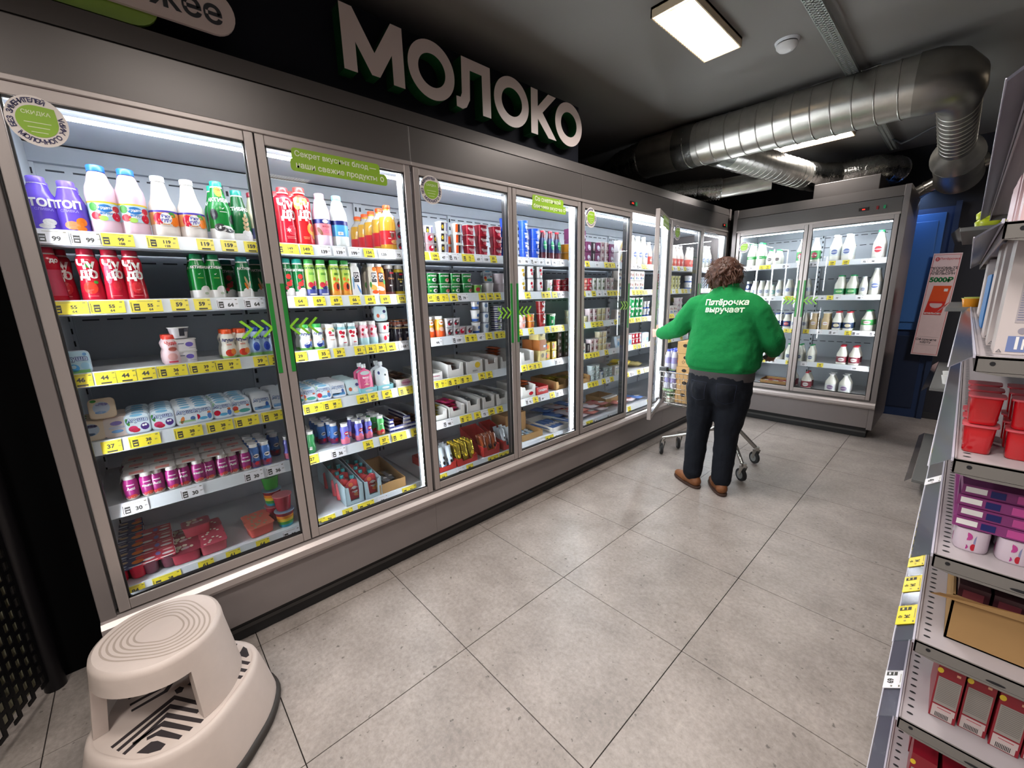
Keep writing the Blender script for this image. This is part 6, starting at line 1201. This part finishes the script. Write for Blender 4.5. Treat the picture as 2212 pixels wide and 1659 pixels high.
# ------------------------------------------------------------------ poster (without its square code)
pq = at(2021, 660, 'y', 5.69); pp = empty('wall_poster', (pq.x, 5.69, pq.z)); pp.rotation_euler = (0, math.radians(2.2), 0); tag(pp, 'tall narrow pink poster with orange card, beside blue-lit door', 'poster')
MB().box((-.097, -.004, -.495), (.097, 0, .495), M('#f2d6d6', .5)).obj('sheet', pp)
f = lambda a, b: Vector((a, -.0048, b)); f2 = lambda a, b: Vector((a, -.0056, b)); m = MB(); PR = C_('#d84a4e', .5)
for a, b, w_, h in ((0, .482, .180, .003), (0, -.482, .180, .003), (-.088, 0, .003, .966), (.088, 0, .003, .966)): m.rect(a, b, w_, h, PR, f, 1)
m.ell(-.062, .44, .015, .020, PR, f); m.text('5', M('#e6c6c6', .5), .03, lambda a, b: Vector((-.062 + a, -.0056, .44 + b))); m.text('Пятёрочка', PR, .026, lambda a, b: Vector((.022 + a, -.005, .442 + b)), .01)
m.text('ЭКОНОМЬТЕ\nС КАРТОЙ\nАПЕЛЬСИН', C_('#2a2a30'), .030, lambda a, b: Vector((-.006 + a, -.005, .33 + b)), .02); m.text('5000₽', C_('#1f7a44'), .060, lambda a, b: Vector((-.004 + a, -.005, .245 + b)), .05)
m.add([f(-.045, .19), f(.078, .19), f(.05, -.09), f(-.073, -.09)], [(0, 3, 2, 1)], C_('#ee5a2a')); m.add([f2(-.058, .04), f2(.064, .04), f2(.05, -.09), f2(-.073, -.09)], [(0, 3, 2, 1)], C_('#e0362c')); m.rect(.045, .15, .026, .026, W_, f2, 1)
m.ell(.0, .015, .045, .040, C_('#e6c6c6'), lambda a, b: Vector((a, -.0062, min(b, .022)))); m.text('апельсин', W_, .026, lambda a, b: Vector((-.01 + a, -.0068, -.075 + b)), .03)
m.text('Оформите\nкарту', C_('#3a3a40'), .030, lambda a, b: Vector((-.01 + a, -.005, -.35 + b)), .01)
for b in (-.31, -.39): m.rect(0, b, .15, .002, C_('#b8a8a8'), f, 1)
m.obj('print', pp)
# ------------------------------------------------------------------ black mesh rack at the left edge
mr = empty('mesh_rack', (-.93, -.60, 0)); tag(mr, 'black mesh-sided rack at the bottom left corner of photo', 'mesh rack')
BK2 = M('#0c0b0e', .45, .2, .4, .1, 20)
pa = Vector((0.0, 0, 0)); dv = Vector((.80, -.28, 0)); dn = dv.normalized(); nn = Vector((-dn.y, dn.x, 0))
if nn.y < 0: nn = -nn
fr = MB().tube([(0, 0, .0), (0, 0, 2.1)], .030, M('#131114', .35, .3, .5, .1, 20), 16).obj('corner_post', mr)
m = MB(); cw, chh = .034, .046; LL_ = dv.length; nc = int(LL_ / cw); nr = 40
for c in range(nc):
    for r in range(nr):
        z0 = .05 + r * chh + (chh / 2 if c % 2 else 0); x0 = .03 + c * cw
        # frame of one cell: lower bar and left bar
        for (a, b_, z_a, z_b) in ((x0, x0 + cw, z0, z0 + .015), (x0, x0 + .014, z0 + .015, z0 + chh)):
            p = [dn * a + nn * 0, dn * b_, dn * b_, dn * a]; q = [(p[0].x, p[0].y, z_a), (p[1].x, p[1].y, z_a), (p[1].x, p[1].y, z_b), (p[0].x, p[0].y, z_b)]
            m.add(q, [(0, 1, 2, 3)], BK2)
g = m.obj('mesh_panel', mr); g['kind'] = 'stuff'; sd_ = g.modifiers.new('s', 'SOLIDIFY'); sd_.thickness = .004
q = [dn * .03 - nn * .03, dn * LL_ - nn * .03]
MB().add([(q[0].x, q[0].y, .05), (q[1].x, q[1].y, .05), (q[1].x, q[1].y, 1.0), (q[0].x, q[0].y, 1.0)], [(0, 1, 2, 3)], M('#ded6b4', .5, 0, .5, .5, 25)).obj('cell_light_board', mr)
MB().box((-.35, -.10, .02), (-.03, .02, 2.1), BK2).obj('side_frame', mr)
# ------------------------------------------------------------------ shopping cart
CHR = M('#b9b6b0', .25, .9, .5, .05, 20); RUB = M('#1c1c1e', .6); PLG = M('#8a8d8c', .35, .3)
ct = empty('shopping_cart', (0, 3.13, 0)); tag(ct, 'loaded wire shopping cart between worker and the open fridge', 'shopping cart')
def T(pts, r, mt=CHR, seg=8): m = MB(); m.tube([Vector(p) - Vector((0, 3.13, 0)) for p in pts], r, mt, seg); return m
def T2(m, pts, r, mt=CHR, seg=5): m.tube([Vector(p) - Vector((0, 3.13, 0)) for p in pts], r, mt, seg, False)
W4 = [(-.445, 3.02), (-.40, 3.24), (.185, 3.34), (.225, 2.93)]
base = MB()
fr1 = [(-.44, 3.03, .145), (-.10, 3.07, .27), (.06, 3.1, .40), (.10, 3.1, .62)]
for pts in (fr1, [(-.40, 3.23, .145), (-.08, 3.17, .27), (.04, 3.14, .40)], [(.185, 3.34, .135), (.08, 3.22, .30), (.0, 3.14, .44)], [(.225, 2.93, .135), (.10, 3.02, .32), (.02, 3.08, .46)]):
    for a, b in zip(pts, pts[1:]): T2(base, [a, b], .015, CHR, 4)
T2(base, [(.02, 3.02, .46), (.02, 3.28, .46), (-.42, 3.24, .44), (-.42, 3.04, .44), (.02, 3.02, .46)], .007)
base.obj('undercarriage', ct)
for i, (x, y) in enumerate(W4):
    o = Vector((x, y - 3.13, 0)); m = MB(); r = .048
    vs = []; sg = 20
    ax = Vector((.8, .6, 0)) if i < 2 else Vector((.55, .83, 0)); ax.normalize(); sdv = Vector((-ax.y, ax.x, 0))
    for s_ in (-.011, .011):
        for k in range(sg): a = 2 * PI * k / sg; vs.append(o + ax * s_ + sdv * (r * math.cos(a)) + Vector((0, 0, r + .001 + r * math.sin(a))))
    m.add(vs, [tuple(range(sg))[::-1], tuple(range(sg, 2 * sg))] + [(k, (k + 1) % sg, sg + (k + 1) % sg, sg + k) for k in range(sg)], RUB, False); wh = m.obj('wheel', ct, bevel=.003)
    m = MB(); vs = []
    for s_ in (-.0125, .0125):
        for k in range(sg): a = 2 * PI * k / sg; vs.append(o + ax * s_ + sdv * (.030 * math.cos(a)) + Vector((0, 0, r + .001 + .030 * math.sin(a))))
    m.add(vs, [tuple(range(sg))[::-1], tuple(range(sg, 2 * sg))], PLG); m.obj('hub', wh)
    m = MB(); c0 = o + Vector((0, 0, r)); tp2 = o + Vector((.012, 0, .118))
    for s_ in (-.017, .017):
        p = [c0 + ax * s_ + sdv * .008, c0 + ax * s_ - sdv * .008, tp2 + ax * s_ - sdv * .020, tp2 + ax * s_ + sdv * .020]; q = [v + ax * (.002 if s_ > 0 else -.002) for v in p]
        m.add(p + q, [(0, 1, 2, 3), (4, 7, 6, 5), (0, 4, 5, 1), (1, 5, 6, 2), (2, 6, 7, 3), (3, 7, 4, 0)], CHR)
    m.tube([tp2, tp2 + Vector((0, 0, .022))], .018, CHR, 12); m.obj('caster_fork', ct)
bk = MB(); x0, x1, ya, yb_, zb_, zt_ = -.475, .12, 2.985, 3.27, .46, .73
def P_(t, s_, z):        # basket corner shrinks towards the nose and bottom
    k = (z - zb_) / (zt_ - zb_); w_ = .10 + .04 * k + .015 * t; xx = x0 + (x1 - x0) * t + (1 - k) * (.03 * (1 - t)); return (xx, 3.128 + s_ * w_ , z)
for z in [zb_ + (zt_ - zb_) * i / 6 for i in range(7)]:
    T2(bk, [P_(0, -1, z), P_(1, -1, z), P_(1, 1, z), P_(0, 1, z), P_(0, -1, z)], .0042 if z > zt_ - .01 or z < zb_ + .01 else .0022)
for i in range(19):
    t = i / 18
    for s_ in (-1, 1): T2(bk, [P_(t, s_, zb_), P_(t, s_, zt_)], .0018, CHR, 4)
for i in range(7):
    s_ = -1 + 2 * i / 6
    for t in (0, 1): T2(bk, [P_(t, s_, zb_), P_(t, s_, zt_)], .0018, CHR, 4)
    T2(bk, [P_(0, s_, zb_), P_(1, s_, zb_)], .0018, CHR, 4)
b_ = bk.obj('wire_basket', ct)
MB().box((x0 - .01, 2.99 - 3.13, zt_ - .005), (x0 + .055, 3.03 - 3.13, zt_ + .035), RUB).obj('corner_bumper', ct, bevel=.004)
hd = T([(.10, 3.0, .72), (.20, 2.97, .86), (.30, 2.95, .93)], .007); 
T2(hd, [(.10, 3.26, .72), (.20, 3.2, .86), (.30, 3.19, .93)], .007, CHR, 8); T2(hd, [(.08, 3.03, .30), (.12, 3.0, .72)], .008); T2(hd, [(.08, 3.2, .30), (.12, 3.26, .72)], .008); hd.obj('handle_frame', ct)
T([(.32, 2.86, .935), (.305, 2.9, .935), (.30, 3.24, .935)], .013, M('#2a2d30', .4), 12).obj('handle_bar', ct)
# cart load
def load(nm, a, b, mt, lab, cat, rz=0):
    o = MB().box((a[0], a[1], 0), (b[0], b[1], b[2] - a[2]), mt).obj(nm, bevel=.004); o.location = (0, 0, a[2]); tag(o, lab, cat); return o
zc = .462
cc = [('bottom', .475, .10), ('fourth from top', .576, .10), ('third from top', .677, .10), ('second from top', .778, .105), ('topmost', .884, .095)]
for i, (nm, z, h) in enumerate(cc):
    x_ = -.36 + .008 * (i % 2); o = MB().box((0, 0, 0), (.26, .19, h), CARD).obj('cardboard_box', bevel=.003); o.location = (x_ + .0, 3.035, z)
    tag(o, 'brown cardboard box in the cart, ' + nm + ' of the stack', 'box', 'brown boxes stacked in the cart')
    m = MB(); m.ell(.065, h - .03, .020, .014, M('#1a120c', .9), lambda a, b: Vector((a, -.0006, b)))
    if i == 3: m.text('⇧ ⇧', M('#3a2a1c', .8), .035, lambda a, b: Vector((.07 + a, -.001, .035 + b)), .0)
    m.obj('hand_hole', o)
product('cartbot', 'water_bottle', 'bottle', 'small drink bottle with blue cap', bottle(.16, .026, .012), C_('#bcbccc', .15, coat=.4), [('cap', .148, .162, .014, C_('#4a5ac8')), ('band', .05, .10, C_('#8a84b4')), ('e', .004, .07, .012, .014, ORR)])
for i in range(3):
    for j in range(2): place('cartbot', -.445 + i * .03 * 1.0 - .0 + (j * .004), 3.045 + j * .056, .735 - .26 + .26, .0, ('k', i), 0) if False else None
ty = MB().box((-.47, 3.04, .735), (-.375, 3.22, .742), C_('#7a9a6a')).obj('pack_tray'); tag(ty, 'pale shrink-wrap tray under the small bottles in cart', 'tray')
for i in range(2):
    for j in range(3): place('cartbot', -.448 + i * .054, 3.07 + j * .058, .742, 0, ('k', 0))
    for j in range(3): place('cartbot', -.448 + i * .054, 3.07 + j * .058, .575, 0, ('k', 1))
fl_ = MB().box((-.472, 3.04, .560), (-.375, 3.22, .574), C_('#7a9a6a')).obj('pack_tray'); tag(fl_, 'shrink-wrap tray holding lower layer of bottles in cart', 'tray')
product('cartcan', 'food_can', 'can', 'green and white can in the cart', S((0, .036), (.07, .036), (.074, .033)), C_('#c8c8b8', .3), [('band', .05, .068, C_('#3a5a3a')), ('t', 'горошек', .0, .03, .012, RED)])
for i in range(2):
    for j in range(2): place('cartcan', -.41 + i * .0, 3.07 + j * .08 + i * .0, zc + .005, -PI / 2, ('k', 2)) if i == 0 else None
for i in range(3): place('cartcan', -.05 + i * .07 - .02, 3.06, zc + .003, -PI / 2, ('k', 3))
rp = MB().box((-.04, 3.10, zc + .004), (.10, 3.22, zc + .11), RED).obj('red_pack', bevel=.006); tag(rp, 'red pack lying low in the cart beside the cans', 'pack')
# ------------------------------------------------------------------ worker
def cap3(m, a, b, ra, rb, mt, n=14):
    a, b = Vector(a), Vector(b); d = (b - a); L = d.length; d = d / L if L > 1e-6 else Vector((0, 0, 1)); u = d.orthogonal().normalized(); s = d.cross(u); vs = []; rings = []
    for k in range(5): t = PI / 2 * (1 - k / 4.0); rings.append((a - d * ra * math.sin(t), max(1e-4, ra * math.cos(t))))
    for k in range(5): t = PI / 2 * k / 4.0; rings.append((b + d * rb * math.sin(t), max(1e-4, rb * math.cos(t))))
    for c, r in rings:
        for k in range(n): q = 2 * PI * k / n; vs.append(c + (u * math.cos(q) + s * math.sin(q)) * r)
    m.add(vs, [(i * n + k, i * n + (k + 1) % n, (i + 1) * n + (k + 1) % n, (i + 1) * n + k) for i in range(len(rings) - 1) for k in range(n)] + [tuple(range(n))[::-1], tuple(range(len(vs) - n, len(vs)))], mt)
def chain(m, pts, rs, mt):
    for i in range(len(pts) - 1): cap3(m, pts[i], pts[i + 1], rs[i], rs[i + 1], mt)
def fuse(m, name, mt, voxel, smooth, parent=None, disp=None, adapt=0.):
    o = m.obj('tmp'); md = o.modifiers.new('r', 'REMESH'); md.mode = 'VOXEL'; md.voxel_size = voxel; md.use_smooth_shade = True
    if smooth: s = o.modifiers.new('s', 'SMOOTH'); s.factor = .5; s.iterations = smooth
    if disp:
        for (sc, st_) in disp:
            tx = bpy.data.textures.new('d', 'CLOUDS'); tx.noise_scale = sc; tx.noise_depth = 2; dd = o.modifiers.new('d', 'DISPLACE'); dd.texture = tx; dd.strength = st_; dd.texture_coords = 'LOCAL'
    dg = bpy.context.evaluated_depsgraph_get(); dg.update(); me = bpy.data.meshes.new_from_object(o.evaluated_get(dg)); bpy.data.objects.remove(o)
    me.materials.clear(); me.materials.append(mt); me.polygons.foreach_set('material_index', [0] * len(me.polygons)); me.polygons.foreach_set('use_smooth', [True] * len(me.polygons))
    r = bpy.data.objects.new(name, me); COL.objects.link(r)
    if parent: r.parent = parent
    return r
SKIN = M('#b98a76', .5, 0, .4, .06, 25); FLE = M('#0c6f36', .9, 0, .25, .10, 90, .35); JEAN = M('#070b14', .85, 0, .25, .25, 140, .3); TEE = M('#4a4646', .85, 0, .2, .08, 60); SHOE = M('#6e4223', .6, 0, .4, .15, 40, .3); HAIRM = M('#3d2113', .55, 0, .4, .35, 60, .6); SOLE = M('#3a241a', .7); SOCK = M('#8d8d90', .9)
LS, LE, LW, LH = (-.055, 2.68, 1.275), (-.195, 2.705, 1.135), (-.375, 2.755, 1.068), (-.405, 2.775, 1.066)
RS, RE, RW, RH = (.270, 2.68, 1.262), (.375, 2.74, 1.085), (.365, 2.865, .975), (.352, 2.895, .955)
HC = Vector((.088, 2.70, 1.462))
bm_ = MB()
cap3(bm_, HC + Vector((0, .0, .025)), HC + Vector((0, .015, -.02)), .082, .070, SKIN); cap3(bm_, HC + Vector((-.004, .055, -.03)), HC + Vector((-.004, .06, -.065)), .045, .032, SKIN)   # skull, jaw
cap3(bm_, HC + Vector((-.004, .092, -.010)), HC + Vector((-.004, .104, -.028)), .010, .013, SKIN); cap3(bm_, HC + Vector((-.012, .090, -.052)), HC + Vector((.006, .090, -.052)), .008, .008, SKIN)   # nose, lips
for sg in (-1, 1): cap3(bm_, HC + Vector((sg * .082, .01, -.005)), HC + Vector((sg * .084, .005, -.03)), .014, .010, SKIN)
cap3(bm_, HC + Vector((.004, .005, -.05)), (.105, 2.685, 1.30), .055, .062, SKIN)
cap3(bm_, (.03, 2.68, 1.23), (.19, 2.68, 1.23), .065, .065, SKIN); cap3(bm_, (.04, 2.68, 1.2), (.06, 2.68, .86), .10, .11, SKIN); cap3(bm_, (.19, 2.68, 1.2), (.18, 2.68, .86), .10, .11, SKIN)
chain(bm_, [LS, LE, LW], [.045, .040, .027], SKIN); chain(bm_, [RS, RE, RW], [.045, .040, .027], SKIN)
for hx, kx, ax_, y2, y3 in ((.03, .0, -.002, 2.66, 2.615), (.195, .185, .205, 2.67, 2.645)): chain(bm_, [(hx, 2.68, .84), (kx, y2, .45), (ax_, y3, .09)], [.088, .058, .038], SKIN)
def hand(m, W, F, side, palm_n, curl, spread=.018):
    """palm from wrist W towards F; four fingers bending towards palm_n, thumb from the side"""
    W, F = Vector(W), Vector(F); d = (F - W).normalized(); n = Vector(palm_n); n = (n - d * n.dot(d)).normalized(); s = d.cross(n) * side
    for k in (-1.3, -.4, .4, 1.3): cap3(m, W + s * k * .008, W + d * .070 + s * k * .0165, .014, .0115, SKIN, 10)
    for k, L in ((-1.5, .058), (-.5, .070), (.5, .075), (1.5, .066)):
        p = W + d * .070 + s * k * .0175; a = curl; q = p + (d * math.cos(a * .6) + n * math.sin(a * .6)) * L * .45; r = q + (d * math.cos(a * 1.3) + n * math.sin(a * 1.3)) * L * .32; t = r + (d * math.cos(a * 1.9) + n * math.sin(a * 1.9)) * L * .24
        cap3(m, p, q, .0090, .0082, SKIN, 8); cap3(m, q, r, .0082, .0076, SKIN, 8); cap3(m, r, t, .0076, .0066, SKIN, 8)
    p = W + d * .018 + s * .024; q = p + (d * .55 + s * .75 + n * .25).normalized() * .036; r = q + (d * .75 + s * .15 + n * .7).normalized() * .028; cap3(m, p, q, .012, .0100, SKIN, 8); cap3(m, q, r, .0100, .0085, SKIN, 8)
# door edge is gripped by the left hand, cart bar by the right one
edge = Vector((XF - .0 + .60 * math.sin(math.radians(19)) - 0, 0, 0))
hand(bm_, (-.372, 2.755, 1.068), (-.452, 2.790, 1.062), -1, (.2, .9, .0), .85); hand(bm_, (.365, 2.862, .978), (.335, 2.94, .955), 1, (-.35, 0, -1), .95)
body = fuse(bm_, 'person', SKIN, .0055, 3)
tag(body, 'short-haired worker in green fleece and dark jeans, seen from behind', 'person')
ey = MB()
for sg in (-1, 1): ey.loft([(HC.z - .012 + z, .011 * math.sqrt(max(.01, 1 - (z / .011) ** 2)), .011 * math.sqrt(max(.01, 1 - (z / .011) ** 2)), 2) for z in (-.010, -.006, 0, .006, .010)], M('#e8e4e0', .2), 10, (HC.x - .004 + sg * .030, HC.y + .070))
ey.obj('eyes', body)
# sweater
sw = MB()
SEC = [(.868, .212, .150), (.885, .226, .160), (.93, .232, .165), (.98, .226, .160), (1.05, .216, .150), (1.12, .208, .142), (1.19, .202, .136), (1.25, .196, .130), (1.30, .178, .114), (1.34, .140, .094), (1.372, .090, .076), (1.392, .072, .068)]
sw.loft([(z, rx, ry, 2.4, (.0 if z < 1.2 else -.006) , 0) for z, rx, ry in SEC], FLE, 40, (.116, 2.685))
chain(sw, [(-.02, 2.685, 1.272), (-.070, 2.685, 1.258), (-.195, 2.705, 1.125), (-.285, 2.735, 1.085), (-.355, 2.752, 1.070)], [.088, .086, .068, .060, .047], FLE)
chain(sw, [(.24, 2.685, 1.268), (.295, 2.69, 1.232), (.375, 2.74, 1.075), (.378, 2.80, 1.02), (.368, 2.848, .985)], [.090, .084, .076, .064, .047], FLE)
for (a, b, r) in (((-.03, 2.585, .905), (.26, 2.580, .895), .040), ((.0, 2.575, .955), (.2, 2.57, .945), .032)): cap3(sw, a, b, r, r, FLE)
sweat = fuse(sw, 'fleece_jacket', FLE, .009, 5, body, [(.11, .016), (.045, .006)])
cl = MB(); cl.loft([(1.37, .082, .078, 2), (1.385, .077, .073, 2), (1.415, .070, .066, 2), (1.418, .064, .060, 2), (1.38, .062, .058, 2)], FLE, 28, (.108, 2.685), cap=False); cl.obj('collar', body)
hm = MB(); hm.loft([(.850, .196, .138, 2.4), (.862, .208, .148, 2.4), (.884, .214, .152, 2.4), (.890, .205, .145, 2.4)], FLE, 40, (.116, 2.685)); hm.obj('hem', body)
tee = MB(); tee.loft([(.795, .196, .138, 2.4), (.80, .200, .142, 2.4), (.88, .200, .142, 2.4)], TEE, 40, (.116, 2.685)); tee.obj('undershirt', body)
# lettering follows the back of the fleece
def back_text(s, cx, cz, size, dep):
    m = MB(); v, f_ = text2d(s, .03); vs = []; ok = True
    dg = bpy.context.evaluated_depsgraph_get()
    inv = sweat.data
    from mathutils.bvhtree import BVHTree
    bv = BVHTree.FromPolygons([p.co for p in inv.vertices], [tuple(p.vertices) for p in inv.polygons])
    for a, b in v:
        o = Vector((cx + a * size, 2.3, cz + b * size)); h = bv.ray_cast(o, Vector((0, 1, 0)))
        vs.append((h[0] + Vector((0, -.003, 0))) if h[0] else o + Vector((0, .25, 0)))
    m.add(vs, f_, M('#c9dcc4', .6)); return m.obj('lettering', sweat)
back_text('Пятёрочка', .150, 1.298, .048, 0); back_text('выручает', .146, 1.254, .048, 0)
# trousers
tr = MB()
tr.loft([(.70, .175, .125, 2.4), (.76, .200, .140, 2.4), (.80, .200, .140, 2.4), (.835, .196, .138, 2.4)], JEAN, 36, (.113, 2.68))
chain(tr, [(.018, 2.675, .72), (.012, 2.672, .60), (.002, 2.665, .42), (.000, 2.640, .24), (.002, 2.618, .105)], [.118, .104, .078, .070, .064], JEAN)
chain(tr, [(.205, 2.675, .72), (.205, 2.675, .60), (.188, 2.672, .42), (.190, 2.658, .24), (.192, 2.638, .105)], [.116, .100, .076, .070, .064], JEAN)
for x, y, z in ((.045, 2.60, .735), (.18, 2.60, .735)): cap3(tr, (x, y, z), (x, y + .02, z - .06), .082, .078, JEAN)
tro = fuse(tr, 'jeans', JEAN, .009, 4, body, [(.07, .012), (.03, .004)])
pk = MB()
for cx in (.03, .205):
    for a, b in (((cx - .055, .785), (cx + .055, .785)), ((cx - .055, .785), (cx - .045, .67)), ((cx + .055, .785), (cx + .045, .67)), ((cx - .045, .67), (cx, .655)), ((cx + .045, .67), (cx, .655))):
        from mathutils.bvhtree import BVHTree
        bv = BVHTree.FromPolygons([p.co for p in tro.data.vertices], [tuple(p.vertices) for p in tro.data.polygons]); pts = []
        for k in range(7):
            x = a[0] + (b[0] - a[0]) * k / 6; z = a[1] + (b[1] - a[1]) * k / 6; h = bv.ray_cast(Vector((x, 2.3, z)), Vector((0, 1, 0)))
            if h[0]: pts.append(h[0] + Vector((0, -.0012, 0)))
        if len(pts) > 2: pk.tube(pts, .0014, M('#161c30', .9), 4, False)
pk.obj('pocket_stitching', tro)
# shoes
def shoe(hx, hy, ang, lab):
    o = empty('shoe', (hx, hy, 0), ang, body); o['label'] = lab
    m = MB(); cap3(m, (0, .03, .045), (0, .14, .035), .038, .034, SHOE); cap3(m, (0, .12, .034), (0, .215, .030), .042, .030, SHOE); cap3(m, (0, .028, .05), (0, .05, .075), .036, .036, SHOE)
    m.v = [(x, y, max(z, .014)) for x, y, z in m.v]; u = fuse(m, 'upper', SHOE, .006, 3, o)
    s_ = MB(); s_.loft([(.0015, .040, .125, 2.6, 0, .118), (.012, .045, .130, 2.6, 0, .118), (.020, .043, .128, 2.6, 0, .118)], SOLE, 28); s_.obj('sole', o)
    MB().tube([(0, .062, .06), (0, .062, .105)], [.030, .034], SOCK, 16).obj('sock', o)
shoe(.062, 2.588, math.radians(62), 'brown leather shoe turned out to the left'); shoe(.228, 2.590, math.radians(38), 'brown leather shoe of the right foot')
# hair: short wavy locks around the skull
hr = MB(); rnd = random.Random(4)
cap3(hr, HC + Vector((0, -.012, .030)), HC + Vector((0, -.010, -.02)), .094, .086, HAIRM, 20); cap3(hr, HC + Vector((0, -.045, -.02)), HC + Vector((.002, -.035, -.075)), .060, .040, HAIRM)
for k in range(150):
    a = rnd.uniform(0, 2 * PI); el = rnd.uniform(-.55, 1.4); dr_ = Vector((math.cos(a) * math.cos(el), math.sin(a) * math.cos(el), math.sin(el)))
    if dr_.y > .55 and el < .35: continue
    p = HC + Vector((0, -.01, .012)) + dr_ * .088; tg = dr_.cross(Vector((rnd.uniform(-1, 1), rnd.uniform(-1, 1), rnd.uniform(-.4, .4)))).normalized(); q = p + tg * .03 + Vector((0, 0, -.02)) + dr_ * .006
    chain(hr, [p, (p + q) / 2 + dr_ * .008, q], [.012, .011, .004], HAIRM)
hair = fuse(hr, 'hair', HAIRM, .0045, 1, body, [(.02, .008)])
st_ = MB()
for k in range(420):
    a = rnd.uniform(0, 2 * PI); el = rnd.uniform(-.8, 1.5); dr_ = Vector((math.cos(a) * math.cos(el), math.sin(a) * math.cos(el), math.sin(el)))
    if dr_.y > .55 and el < .3: continue
    p = HC + Vector((0, -.01, .012)) + dr_ * .094; tg = (Vector((0, 0, -1)) - dr_ * (-dr_.z) + Vector((rnd.uniform(-.8, .8), rnd.uniform(-.8, .8), 0))).normalized()
    st_.tube([p, p + tg * .018 + dr_ * .010, p + tg * .036 + dr_ * .006, p + tg * .048 + dr_ * rnd.uniform(.0, .022)], [.0022, .0020, .0014, .0005], M('#50301f', .45, 0, .4, .3, 40), 4, False)
st_.obj('hair_strands', hair)
# ------------------------------------------------------------------ labels of everything placed
import collections
WH = {}
def where_txt(wv):
    if wv[0] == 'c': return '%s shelf, corner fridge' % ORD[wv[1]]
    if wv[0] == 'g': return 'right rack, %s shelf up' % ORD[wv[1]]
    if wv[0] == 'h': return 'far rack, %s shelf up' % ORD[wv[1]]
    if wv[0] == 'k': return 'shopping cart' + ('' if wv[1] != 1 else ', lower layer')
    return '%s, door %s' % (SHN[wv[0]], ORD[wv[1]])
for o, cat, desc, wv, x, y, z, g in PLACED:
    if g == 'tag' and x > 5: pass
grp = collections.defaultdict(list)
for e in PLACED: grp[(e[2], e[3])].append(e)
for (desc, wv), L in grp.items():
    corner = wv[0] in ('c', 'g', 'h'); ax = (lambda e: e[0].location.x) if wv[0] == 'c' or wv[0] == 'g' and L[0][7] != 'tag' else (lambda e: e[0].location.y)
    dp = (lambda e: e[0].location.y) if wv[0] in ('c', 'g') and L[0][7] != 'tag' else (lambda e: -e[0].location.x)
    def cluster(vals, tol):
        vs = sorted(vals); out = []
        for v in vs:
            if not out or v - out[-1][-1] > tol: out.append([v])
            else: out[-1].append(v)
        return [sum(c) / len(c) for c in out]
    cols = cluster([ax(e) for e in L], .014 if L[0][7] != 'tag' else .004); rows = cluster([dp(e) for e in L], .012); lv = cluster([e[0].location.z for e in L], .008)
    if L[0][7] == 'tag': cols = cluster([e2[0].location.y if wv[0] != 'c' else e2[0].location.x for e2 in PLACED if e2[7] == 'tag' and e2[3] == wv], .004)
    near = lambda c, v: min(range(len(c)), key=lambda i: abs(c[i] - v)); used = collections.Counter()
    for e in L:
        q = []
        if len(cols) > 1: q.append('%s from left' % orde(near(cols, ax(e))))
        if len(rows) > 1 and L[0][7] != 'tag': q.append('%s row' % (['front', 'second', 'third', 'fourth', 'fifth', 'sixth'][min(5, near(rows, dp(e)))]))
        if len(lv) > 1 and L[0][7] != 'tag':
            i = near(lv, e[0].location.z); q.append('bottom' if i == 0 else 'top' if i == len(lv) - 1 else 'level %s' % ORD[i])
        lab = desc + (', ' + ', '.join(q) if q else '') + ', ' + where_txt(wv)

        e[0]['label'] = ' '.join(lab.split()[:16]); e[0]['category'] = e[1]
        if len(L) > 1 or g == 'tag': e[0]['group'] = '%ss on %s' % (' '.join(desc.split()[:6]) if e[7] != 'tag' else 'price tag', where_txt(wv))
for k, v in PROTO.items():
    for ch in list(v[0].children_recursive): bpy.data.objects.remove(ch)
    bpy.data.objects.remove(v[0])
